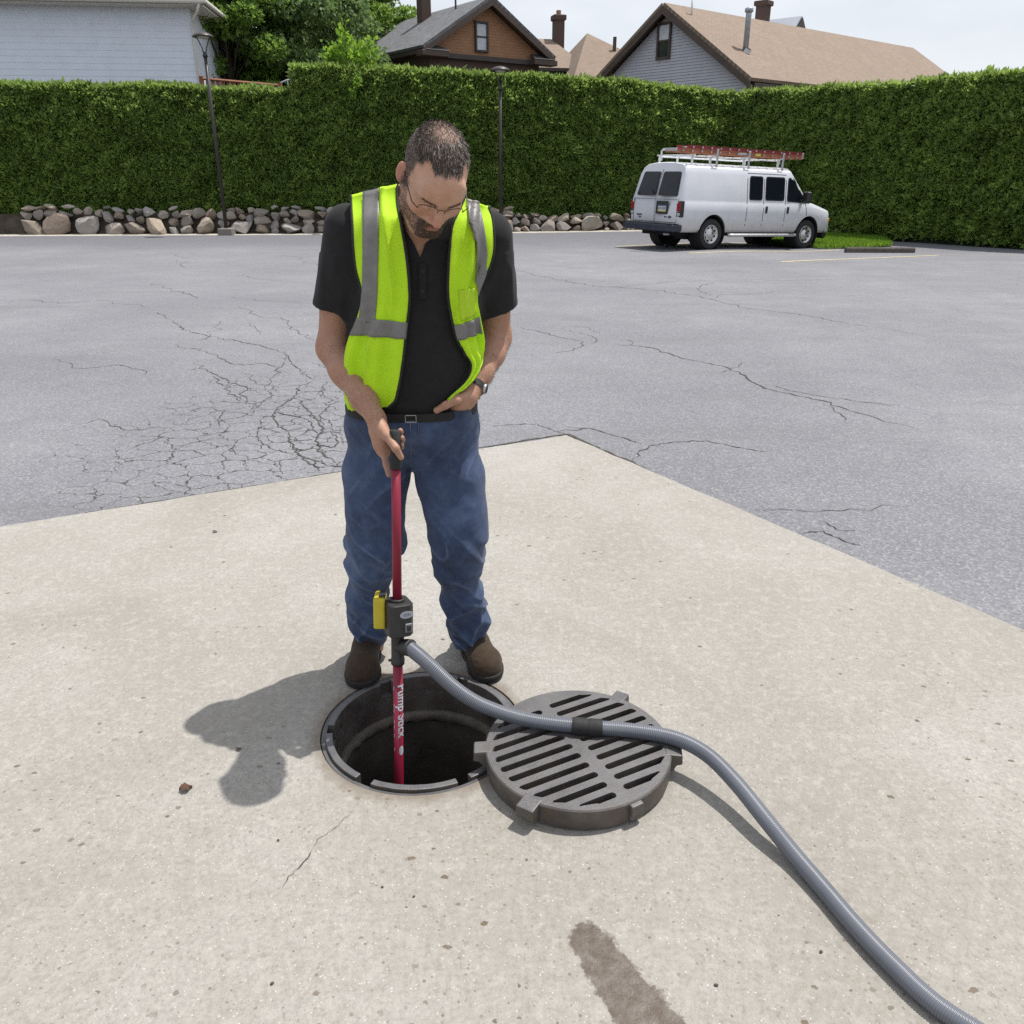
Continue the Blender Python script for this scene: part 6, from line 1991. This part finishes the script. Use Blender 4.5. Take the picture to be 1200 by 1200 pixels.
# brows
brow = np.exp(-((q[:, 2] - .013 - .10 * (ax_ - .03)) / .0042) ** 2) * sst(.010, .016, ax_) * sst(.055, .046, ax_) * (q[:, 1] > .05) * face
blend(brow * (.8 + .3 * hn), (.075, .045, .032), .75)
# scalp under the hair
hl_y = .070 - 2.4 * np.maximum(0, ax_ - .032) + .006 * hn - .10 * np.maximum(0, ax_ - .01)
line = sst(-.006, .006, hl_y - q[:, 1] + .35 * np.minimum(0, q[:, 2] - .085) * 1.0)
side_hair = sst(-.006, .006, .012 - q[:, 1] + 0.0 * q[:, 2]) * sst(-.040, -.028, q[:, 2] + .35 * np.minimum(0, q[:, 1] + .02))
burn = sst(.062, .066, ax_) * sst(.024, .016, q[:, 1]) * sst(-.035, -.02, q[:, 2])
tmp_ = sst(-.006, .006, .024 - q[:, 1] + .006 * hn) * (q[:, 2] > .02)
HAIR = np.clip(np.maximum(np.where(q[:, 2] > .060, line, np.maximum(side_hair, burn)), tmp_), 0, 1) * face * (1 - (ax_ > .0805) * (q[:, 2] < .03))
thin = np.exp(-((q[:, 1] + .015) / .05) ** 2 - (q[:, 0] / .045) ** 2) * (q[:, 2] > .10)
blend(HAIR * (1 - .55 * thin) * (.85 + .3 * hn), (.040, .030, .025), .93)
ca = body.data.color_attributes.new('col', 'FLOAT_COLOR', 'POINT')
ca.data.foreach_set('color', np.concatenate([np.clip(col, 0, 1), np.ones((len(col), 1), np.float32)], 1).astype(np.float32).ravel())

# ---- hair and beard as short strands rooted on that skin
NRM = np.empty(len(V) * 3, np.float32); body.data.vertices.foreach_get('normal', NRM); NRM = NRM.reshape(-1, 3)
def strands(name, idx, length, comb, width, mat, seed, lift=.35, curl=.3, vary=.4, parent=None):
    g = np.random.default_rng(seed); n = len(idx)
    P0 = V[idx] + g.normal(0, .0011, (n, 3)); N0 = NRM[idx]
    T = comb(q[idx]); T = T @ HM                         # head space -> world
    T = T - N0 * np.sum(T * N0, 1, keepdims=True); T /= np.linalg.norm(T, axis=1, keepdims=True) + 1e-6
    T = T + g.normal(0, curl, (n, 3)); 
    ln = length(q[idx]) * g.uniform(1 - vary, 1 + vary, n)
    d0 = T * (1 - lift) + N0 * (lift + .12); d0 /= np.linalg.norm(d0, axis=1, keepdims=True)
    d1 = T * 1.0 + N0 * (lift * .35) + g.normal(0, curl * .6, (n, 3)); d1 /= np.linalg.norm(d1, axis=1, keepdims=True)
    A = P0 - N0 * .001; Bm = A + d0 * (ln * .5)[:, None]; C = Bm + d1 * (ln * .5)[:, None]
    S = np.cross(d0, N0 + g.normal(0, .5, (n, 3))); S /= np.linalg.norm(S, axis=1, keepdims=True) + 1e-6
    w = width * g.uniform(.7, 1.3, n)[:, None] * .5
    VV = np.stack([A - S * w, A + S * w, Bm + S * w * .85, Bm - S * w * .85, C + S * w * .25, C - S * w * .25], 1).reshape(-1, 3)
    b = np.arange(n)[:, None] * 6
    FF = np.concatenate([b + np.array([[0, 1, 2, 3]]), b + np.array([[3, 2, 4, 5]])])
    o = npmesh(name, VV, FF, mat, smooth=True)
    a_ = o.data.attributes.new('tint', 'FLOAT', 'POINT'); a_.data.foreach_set('value', np.repeat(g.random(n), 6).astype(np.float32))
    return keep(o, man)
def mat_hair(name, c0, c1):
    t = NT(name); a = t.n('Attribute', attribute_name='tint')
    return t.out(t.ramp(a.outputs['Fac'], [(0, c0), (.72, c1), (1, tuple(min(1, x * 3.2) for x in c1))]), .42, 0, Specular_IOR_Level=.45)
M_HAIR = mat_hair('brown_grey_hair', (.024, .018, .015), (.095, .076, .064))
M_BRD = mat_hair('brown_beard', (.010, .006, .004), (.026, .016, .011))
g = np.random.default_rng(3)
def pick(w, n): 
    c = np.cumsum(w); return np.searchsorted(c, g.random(n) * c[-1])
def comb_hair(Q):
    T = np.stack([Q[:, 0] * 3.0, np.where(Q[:, 2] > .07, 1.0, -.4), np.where(Q[:, 2] > .07, 0.0, -1.2)], 1)
    return T.astype(np.float32)
def len_hair(Q): return np.where(Q[:, 2] > .075, .0115 + .0035 * (Q[:, 1] > .0), np.where(Q[:, 2] > .03, .0065, .0042))
wt = HAIR * (1 - .72 * thin)
strands('hair', pick(wt, 30000), len_hair, comb_hair, .0008, M_HAIR, 5, .14, .24)
def comb_beard(Q): return np.stack([Q[:, 0] * 2, np.full(len(Q), .2), np.full(len(Q), -1.0)], 1).astype(np.float32)
strands('beard', pick(BEARD ** 2, 9000), lambda Q: np.full(len(Q), .0042), comb_beard, .0010, M_BRD, 6, .14, .25)
strands('eyebrows', pick(brow ** 1.5, 420), lambda Q: np.full(len(Q), .0060), lambda Q: np.stack([np.sign(Q[:, 0]) * 1.0, np.zeros(len(Q)), np.full(len(Q), .25)], 1).astype(np.float32), .0008, M_BRD, 7, .2, .2)
# forearm hair
fa = np.minimum(rcone(V, E_R.lerp(W_R, .1), W_R, .055, .04), rcone(V, E_L.lerp(W_L, .1), W_L, .055, .04)) < 0
wfa = (fa & ~face & (V[:, 2] > .97)).astype(float)
ga = np.random.default_rng(8); ix = pick(wfa, 5000)
def strands_arm():
    n = len(ix); P0 = V[ix]; N0 = NRM[ix]; T = np.tile(V3((W_R - E_R).normalized()), (n, 1)) + ga.normal(0, .4, (n, 3))
    d0 = T * .9 + N0 * .25; d0 /= np.linalg.norm(d0, axis=1, keepdims=True); S = np.cross(d0, N0); S /= np.linalg.norm(S, axis=1, keepdims=True) + 1e-6
    A = P0 - N0 * .0005; C = A + d0 * ga.uniform(.005, .010, (n, 1)); w = .00018
    VV = np.stack([A - S * w, A + S * w, C + S * w * .3, C - S * w * .3], 1).reshape(-1, 3)
    o = npmesh('arm_hair', VV, np.arange(n * 4).reshape(n, 4), M_BRD)
    a_ = o.data.attributes.new('tint', 'FLOAT', 'POINT'); a_.data.foreach_set('value', np.repeat(ga.random(n) * .6, 4).astype(np.float32))
    keep(o, man)
strands_arm()

# ---- glasses
M_WIRE = simple('dark_wire', (.030, .026, .024), .35, metal=.6)
def mat_lens():
    t = NT('spectacle_lens'); t.t.nodes.remove(t.b)
    tr = t.n('BsdfTransparent'); gl = t.n('BsdfGlossy'); gl.inputs['Roughness'].default_value = .03
    mx = t.n('MixShader'); mx.inputs[0].default_value = .045; t.t.links.new(tr.outputs[0], mx.inputs[1]); t.t.links.new(gl.outputs[0], mx.inputs[2])
    t.t.links.new(mx.outputs[0], t.t.nodes['Material Output'].inputs['Surface']); return t.m
M_LENSG = mat_lens()
gls = None
def lens_pt(s, a):
    e = 2 / 2.8; c, sn = math.cos(a), math.sin(a)
    x = s * (.0345 + .0255 * math.copysign(abs(c) ** e, c) ); z = -.008 + .0165 * math.copysign(abs(sn) ** e, sn)
    return hl((x, .1105 - .16 * max(0, abs(x) - .012) ** 1.15 * 2.2, z + .003))
fr_ = MB()
fr_.tube([hl((-.010, .1125, .006)), hl((-.004, .1140, .009)), hl((.004, .1140, .009)), hl((.010, .1125, .006))], .0010, 6)
for s in (-1, 1):
    fr_.tube([lens_pt(s, 2 * math.pi * k / 28) for k in range(14, -1, -1)], .0010, 6)      # upper rim
    h_ = lens_pt(s, 0); h2 = hl((s * .074, .085, .000)); 
    fr_.tube([h_, hl((s * .0700, .094, .001)), h2, hl((s * .0800, .03, .004)), hl((s * .0815, -.010, .006)), hl((s * .0815, -.022, -.008))], [.0012, .0012, .0013, .0013, .0013, .0012], 6)
gls = keep(fr_.build('glasses', M_WIRE, smooth=True), man)
for s in (-1, 1):
    pts = [lens_pt(s, 2 * math.pi * k / 28) for k in range(28)]
    c = sum(pts, Vector()) / 28 + Fw * .0015
    ob = MB().add(pts + [c], [(k, (k + 1) % 28, 28) for k in range(28)]).build('lens', M_LENSG, smooth=True)
    ob.parent = gls

# ---- collar of the shirt: two folded leaves round the neck
def shirt_hit(o, d, n=220, far=.6, fn=shirt_full, off=.0):
    """first point along o + d*t where fn < off, and the nearest miss"""
    t = np.linspace(0, far, n, dtype=np.float32)
    P = V3(o)[None] + t[:, None] * V3(d)[None]
    v = fn(P) - off; i = np.argmax(v < 0)
    if v[i] < 0 and i > 0:
        f = v[i - 1] / (v[i - 1] - v[i]); return float(t[i - 1] + (t[i] - t[i - 1]) * f), True
    return float(t[int(np.argmin(v))]), False
# ring of the collar stand
def collar(s):
    rows = []
    m = 16
    for i in range(m + 1):
        u = i / m                                 # 0 at nape, 1 at the throat
        a = R(90) + s * R(-152) * u
        nx, ny = math.cos(a), math.sin(a)
        base = Vector((-.262 + .066 * nx, 2.532 + .066 * ny - .012, 1.590 - .055 * u ** 1.4))
        out_ = Vector((nx, ny, 0))
        w = .026 + .016 * u ** 2
        top = base + Vector((0, 0, .022 * (1 - .55 * u)))
        e1 = base + out_ * (.020) - Vector((0, 0, .004))
        lift = 0.010
        e2 = base + out_ * (.018 + .28 * w) - Vector((0, 0, .95 * w)) + Vector((0, -.004 * u, 0))
        rows.append([base - out_ * .002, top, top + out_ * .006, e1, e2])
    return MB().grid(rows)
for s in (-1, 1):
    co = collar(s).build('collar', M_SHIRT, smooth=True)
    co.modifiers.new('s', 'SOLIDIFY').thickness = .003
    co.parent = shirt
# button placket down the front of the shirt
def on_shirt(x, y, off=.0012):
    s_ = sight(x, y); d = s_.normalized(); o = Vector((0, 0, CAM_H)) + s_ * (2.2 / s_.y)
    t_, ok = shirt_hit(o, d, 500, .5, shirt_full, off); return o + d * t_
pk_ = [[on_shirt(x, y) for x in (490.5, 493.0, 497.5, 500.0)] for y in range(309, 352, 3)]
ob = MB().grid(pk_).build('placket', M_SHIRT, smooth=True, fix=False); ob.modifiers.new('s', 'SOLIDIFY').thickness = .003; ob.parent = shirt
for y in (318, 341):
    c = on_shirt(495.3, y, .003)
    ob = MB().lathe([(.0052, -.001), (.0052, .001), (.0040, .0016), (.001, .0010)], 16, c, Matrix.Rotation(R(80), 4, 'X')).build('button', M_GRIP, smooth=True); ob.parent = shirt
# ---- watch
wd_ = (W_L - E_L).normalized()
wc = W_L - wd_ * .006
WMx = wd_.to_track_quat('Z', 'X').to_matrix().to_4x4()
band = MB().lathe([(.0300, -.011), (.0330, -.011), (.0330, .011), (.0300, .011)], 40, wc, WMx, closed=True)
watch = keep(band.build('watch', M_GRIP, smooth=False), man)
sd = Vector((.75, -.55, -.35)); sd = (sd - wd_ * sd.dot(wd_)).normalized()
wcase = wc + sd * .034
Wm = sd.to_track_quat('Z', 'Y').to_matrix().to_4x4()
for nm_, prof, m_ in (('watch_case', [(.001, -.004), (.016, -.004), (.0165, .003), (.014, .006)], simple('watch_steel', (.42, .42, .43), .3, metal=.8)), ('watch_dial', [(.014, .0055), (.001, .0058)], M_GRIP)):
    ob = MB().lathe(prof, 24, wcase, Wm).build(nm_, m_, smooth=True)
    ob.parent = watch

# ------------------------------------------------------------------ safety vest
def mat_lime():
    t = NT('lime_mesh_fabric')
    v = t.coord()
    mesh_ = t.voro(330.0, 'F1')
    n = t.noise(22, 4, .6)
    col = t.ramp(n, [(.3, (.560, .900, .010)), (.7, (.640, .960, .016))])
    col = t.mix(t.rng(mesh_, .0, .30, .35, 0), col, (.36, .62, .006))
    t.out(col, .72, 0, t.bump(mesh_, .35, .0012), Sheen_Weight=.15)
    tr = t.n('BsdfTranslucent'); t.put(tr.inputs['Color'], (.55, .92, .02, 1))
    mx = t.n('MixShader'); mx.inputs[0].default_value = .28
    t.t.links.new(t.b.outputs[0], mx.inputs[1]); t.t.links.new(tr.outputs[0], mx.inputs[2])
    t.t.links.new(mx.outputs[0], t.t.nodes['Material Output'].inputs['Surface'])
    return t.m
M_LIME = mat_lime()
M_TAPE = NT('silver_reflective_tape'); _n = M_TAPE.noise(30, 4)
M_TAPE = M_TAPE.out(M_TAPE.ramp(_n, [(.3, (.150, .146, .145)), (.7, (.205, .200, .197))]), .50, .15, M_TAPE.bump(M_TAPE.voro(600.0), .15, .0006))
M_EDGE = simple('black_binding', (.012, .013, .012), .8)
M_POCK = simple('lime_pocket_film', (.40, .62, .008), .45, var=.06)
PAN_R = [((465, 216), (411, 229)), ((466, 240), (412, 246)), ((470, 262), (413, 265)), ((475, 290), (414, 290)), ((478.5, 318), (417, 315)), ((480, 345), (423, 338)), ((479, 362), (423, 355)), ((477, 378), (419, 371)), ((475, 397), (410, 392)), ((472, 425), (404, 420)), ((468, 450), (403, 448)), ((464, 467), (404, 470)), ((456, 477), (407, 481))]
PAN_L = [((544, 232), (573, 243)), ((538, 247), (577, 256)), ((530, 264), (579, 274)), ((527, 290), (579, 293)), ((525.5, 318), (574, 313)), ((525, 340), (563, 335)), ((527, 362), (560, 350)), ((531, 382), (563, 371)), ((536, 399), (566, 390)), ((545, 414), (567, 408)), ((553, 428), (565, 424)), ((547, 446), (557, 441)), ((524, 468), (526, 471))]
class Panel:
    NS, NT_ = 25, 73
    def __init__(self, rows, seed, loose):
        self.rows = rows
        nk = len(rows)
        I = catmull([Vector((*r[0], 0)) for r in rows], 6); O = catmull([Vector((*r[1], 0)) for r in rows], 6)
        self.I, self.O = I, O
        nt = len(I); ns = self.NS
        tv = np.linspace(.0, .62, 150, dtype=np.float32)
        org = np.zeros((nt, ns, 3), np.float32); dr_ = np.zeros((nt, ns, 3), np.float32)
        for i in range(nt):
            for j in range(ns):
                p = I[i].lerp(O[i], j / (ns - 1)); d = sight(p.x, p.y)
                a = Vector((0, 0, CAM_H)) + d * (2.18 / d.y); org[i, j] = a; dr_[i, j] = d.normalized()
        P = org[:, :, None, :] + tv[None, None, :, None] * dr_[:, :, None, :]
        off = .016
        val = shirt_fn(P.reshape(-1, 3)).reshape(nt, ns, -1) - off
        hit = val < 0; first = np.argmax(hit, 2); anyh = hit.any(2); best = np.argmin(val, 2)
        T = np.where(anyh, tv[first], tv[best])
        # a garment bridges hollows: relax depth, never letting it sink below the shirt
        T0 = T.copy()
        for _ in range(60):
            Tp = np.pad(T, 1, mode='edge')
            T = np.minimum((Tp[:-2, 1:-1] + Tp[2:, 1:-1] + Tp[1:-1, :-2] + Tp[1:-1, 2:]) / 4, np.where(anyh, T0 + .001, 9))
        X = org + T[:, :, None] * dr_
        self.X = X; self.nt = nt
        # soft folds
        s = np.linspace(0, 1, ns)[None, :]; t = np.linspace(0, 1, nt)[:, None]
        ph = seed * 1.7
        f = .0062 * loose * np.sin(s * 15 + ph + 2.2 * np.sin(t * 5 + ph)) * np.clip(t * 1.6, .25, 1) + .0030 * np.sin(t * 26 + 6 * s + ph) * np.clip(t - .25, 0, 1)
        pl = lambda c, w, a, t0, t1: a * np.exp(-((s - c) / w) ** 2) * np.clip((t - t0) / .12, 0, 1) * np.clip((t1 - t) / .12, 0, 1)
        if seed == 1:
            f = f + pl(.30 + .10 * t, .045, .012, -.3, .58) + pl(.63 - .05 * t, .040, .014, .60, 1.3) + pl(.34, .06, -.008, .62, 1.2) + pl(.86, .05, .010, .55, 1.2)
        else:
            f = f + pl(.42 + .25 * t, .06, .013, -.3, .62) + pl(.75, .08, -.008, .2, .8) + pl(.45, .10, .010, .66, 1.2)
        f = f + .006 * np.sin(t * 34 + 9 * s) * np.exp(-((s - .92) / .2) ** 2) * np.clip((t - .5) * 4, 0, 1)
        N = self.normals(X); self.X = X + N * (f[:, :, None] + .001)
        self.X[:, :, :] = self.X
    def normals(self, X):
        du = np.gradient(X, axis=1); dv = np.gradient(X, axis=0); N = np.cross(du, dv); N /= np.linalg.norm(N, axis=2, keepdims=True) + 1e-9
        flip = np.sign(-(N[:, :, 1:2])); flip[flip == 0] = 1
        return N * flip
    def at(self, t, s):
        X = self.X; a = min(max(t, 0), self.nt - 1.001); b = min(max(s * (self.NS - 1), 0), self.NS - 1.001)
        i, j = int(a), int(b); fa, fb = a - i, b - j
        return (X[i, j] * (1 - fa) * (1 - fb) + X[i + 1, j] * fa * (1 - fb) + X[i, j + 1] * (1 - fa) * fb + X[i + 1, j + 1] * fa * fb)
    def nat(self, t, s):
        N = self.normals(self.X); i = int(min(max(round(t), 0), self.nt - 1)); j = int(min(max(round(s * (self.NS - 1)), 0), self.NS - 1)); return N[i, j]
    def sx(self, t, x):
        i = min(max(t, 0), self.nt - 1.001); k = int(i); f = i - k
        a = self.I[k].lerp(self.I[k + 1], f).x; b = self.O[k].lerp(self.O[k + 1], f).x
        return (x - a) / (b - a)
vest = None
def over_shoulder(pn):
    """extra rows carrying the panel over the shoulder to the back"""
    top = pn.X[0]; rows = []
    for dy in (.135, .105, .075, .045, .020):
        row = []
        for p in top:
            o = (p[0], p[1] + dy, 1.75)
            t_, ok = shirt_hit(o, (0, 0, -1), 160, .45, shirt_fn, .016)
            z = 1.75 - t_
            row.append((p[0], p[1] + dy, z if ok else p[2] - dy * .5))
        rows.append(row)
    R_ = np.array(rows)
    for _ in range(3):
        R_[1:-1] = (R_[1:-1] + R_[:-2] + R_[2:]) / 3
    return R_
PANELS = []
for nm_, rows_, sd_, lo_ in (('front', PAN_R, 1, 1.0), ('front', PAN_L, 2, .9)):
    pn = Panel(rows_, sd_, lo_); PANELS.append(pn)
    grid_ = np.concatenate([over_shoulder(pn), pn.X], 0)
    pn.full = grid_
    mb = MB().grid([[tuple(p) for p in r_] for r_ in grid_])
    ob = mb.build('vest_front', M_LIME, smooth=True, fix=False)
    so = ob.modifiers.new('s', 'SOLIDIFY'); so.thickness = .0022; so.offset = 0
    pn.obj = ob
# back of the vest: from side to side behind the torso
zs = np.linspace(.99, 1.50, 30); rows = []
for z in zs:
    cx, cy, a, b = (np.interp(z, TZ, T) for T in (TX, TY, TA, TB))
    f = _ss(1.12, 1.26, z)
    row = []
    for k in range(41):
        ang = math.pi * k / 40
        ang = ang * (1 - .0) + 0
        lo_a = R(2) + f * R(26); A_ = lo_a + (math.pi - 2 * lo_a) * k / 40
        c, s = math.cos(A_), math.sin(A_); e = 2 / 2.3
        g_ = .024 + .004 * math.sin(9 * A_)
        row.append((cx + (a + g_) * math.copysign(abs(c) ** e, c), cy + (b + g_) * math.copysign(abs(s) ** e, s), z))
    rows.append(row)
tp = rows[-1]
rows.append([(x * .8 + -.27 * .2, y - .035, 1.525) for x, y, z in tp]); 
vest = keep(MB().grid(rows).build('safety_vest', M_LIME, smooth=True, fix=False), man)
vest['label'] = 'lime safety vest with silver tape'
so = vest.modifiers.new('s', 'SOLIDIFY'); so.thickness = .0022
def vp(ob): ob.parent = vest; return ob
for pn in PANELS: vp(pn.obj)
def tape(pn, pts, name='reflective_tape', mat=M_TAPE, out_=.0032, m=7, per=6):
    """pts: list of (t, xa, xb) picture columns at panel row t"""
    rows = []
    ts = np.linspace(pts[0][0], pts[-1][0], per * (len(pts) - 1) + 1)
    N = pn.normals(pn.X)
    for t in ts:
        xa = np.interp(t, [p[0] for p in pts], [p[1] for p in pts]); xb = np.interp(t, [p[0] for p in pts], [p[2] for p in pts])
        row = []
        for k in range(m):
            s = pn.sx(t, xa + (xb - xa) * k / (m - 1)); s = min(max(s, 0.0), 1.0)
            row.append(tuple(pn.at(t, s) + pn.nat(t, s) * out_))
        rows.append(row)
    ob = MB().grid(rows).build(name, mat, smooth=True, fix=False)
    so = ob.modifiers.new('s', 'SOLIDIFY'); so.thickness = .0012
    return vp(ob)
def tt(pn, y, edge='I'):
    L_ = pn.I if edge == 'I' else pn.O
    ys = [p.y for p in L_]; return float(np.interp(y, ys, range(len(ys))))
pr_, pl_ = PANELS
tape(pr_, [(0, 426, 446), (tt(pr_, 262), 426, 444.5), (tt(pr_, 300), 426, 444), (tt(pr_, 345), 425, 442.5), (44, 421, 441)])
tape(pr_, [(42, 477, 410), (48, 475, 408)], m=25, out_=.0046)
tape(pl_, [(0, 546, 561), (tt(pl_, 262, 'O'), 548, 565), (tt(pl_, 295, 'O'), 555, 571), (tt(pl_, 318, 'O'), 557, 569), (tt(pl_, 338, 'O'), 558, 563), (tt(pl_, 346, 'O'), 558, 560.5)], out_=.0075, m=11)
tape(pl_, [(42, 530, 565), (48, 535, 567)], m=15, out_=.0042)
tape(pl_, [(30.5, 537, 556), (36, 537, 557), (41, 539, 558)], 'id_pocket', M_POCK, .0030)
for pn in PANELS:
    # tape carried over the shoulder
    pass
def binding(pts, r=.0042):
    ob = MB().tube([tuple(p) for p in pts], r, 8).build('binding', M_EDGE, smooth=True); return vp(ob)
for pn in PANELS:
    binding(pn.full[:, 0]); binding(pn.full[:5 + 33, -1], .0036)
    
# tape over the shoulder on the back rows
for pn, (xa, xb) in ((pr_, (426, 446)), (pl_, (546, 561))):
    sa, sb = pn.sx(0, xa), pn.sx(0, xb); G = pn.full[:6]
    rows = []
    for i in range(6):
        row = []
        for k in range(6):
            s = (sa + (sb - sa) * k / 5) * (pn.NS - 1); j = int(min(max(s, 0), pn.NS - 1.001)); f = s - j
            p = G[i, j] * (1 - f) + G[i, j + 1] * f; row.append((p[0], p[1], p[2] + .0032))
        rows.append(row)
    vp(MB().grid(rows).build('reflective_tape', M_TAPE, smooth=True, fix=False))
# ------------------------------------------------------------------ litter on the slab
M_DLEAF = simple('dead_leaf', (.075, .035, .018), .8, var=.4, scale=60)
def dead_leaf(x, y, label, size=.03, rz=0.0, seed=0):
    p = atz(x, y, 0.0); rr = random.Random(seed)
    o_ = []
    n = 9
    for i in range(n):
        t = i / (n - 1); w = math.sin(math.pi * min(1, t * 1.02)) ** .8 * .42 * (1 + .3 * rr.uniform(-1, 1))
        o_.append([Vector((t - .5, s * w + rr.uniform(-.05, .05), .10 + .22 * abs(s) * (1 + rr.uniform(-.5, .5)) + .12 * math.sin(5 * t))) * size for s in (-1, -.4, 0, .4, 1)])
    mb = MB().grid(o_)
    ob = mb.build('dead_leaf', M_DLEAF, fix=False, smooth=True); ob.location = p + Vector((0, 0, .001)); ob.rotation_euler = (0, 0, rz)
    return tag(ob, label, 'leaf', 'dead leaves lying on the slab')
dead_leaf(218, 926, 'curled brown dead leaf on the concrete left of the head shadow', .036, .5, 1)
dead_leaf(280, 879, 'small dark dead leaf inside the shadow of the man', .018, 1.2, 2)
dead_leaf(252, 624, 'tiny dark leaf far up the slab near its left edge', .022, .2, 3)
M_PEB = simple('pebble_dark', (.05, .048, .045), .8, var=.3, scale=40)
def pebble(x, y, r, label, mat=M_PEB, seed=0):
    p = atz(x, y, 0.0)
    bm = bmesh.new(); bmesh.ops.create_icosphere(bm, subdivisions=2, radius=1)
    for v in bm.verts: v.co = Vector((v.co.x, v.co.y * .8, v.co.z * .55)) * (1 + .3 * mnoise.noise(v.co * 1.4 + Vector((seed * 3.3, 0, 0))))
    me = bpy.data.meshes.new('pebble'); bm.to_mesh(me); bm.free()
    o = link('pebble', me, mat, smooth=True); o.scale = (r, r, r); o.location = p + Vector((0, 0, r * .35)); o.rotation_euler = (0, 0, seed)
    return tag(o, label, 'pebble', 'pebbles lying on the slab')
M_PEBW = simple('pebble_pale', (.50, .48, .45), .7, var=.2, scale=40)
pebble(319, 1153, .0048, 'black pebble near the bottom edge of the slab at the left', seed=1)
pebble(326, 985, .0042, 'black pebble below the head shadow', seed=2)
pebble(839, 1155, .0050, 'black pebble to the right of the damp stain', seed=3)
pebble(962, 1116, .0048, 'black pebble close to the hose at the lower right', seed=4)
pebble(422, 1046, .0034, 'pale pebble on the slab below the manhole', M_PEBW, 5)
pebble(448, 1040, .0038, 'dark pebble on the slab below the manhole', seed=6)
pebble(485, 1051, .0036, 'dark pebble on the slab right of the pale one', seed=7)
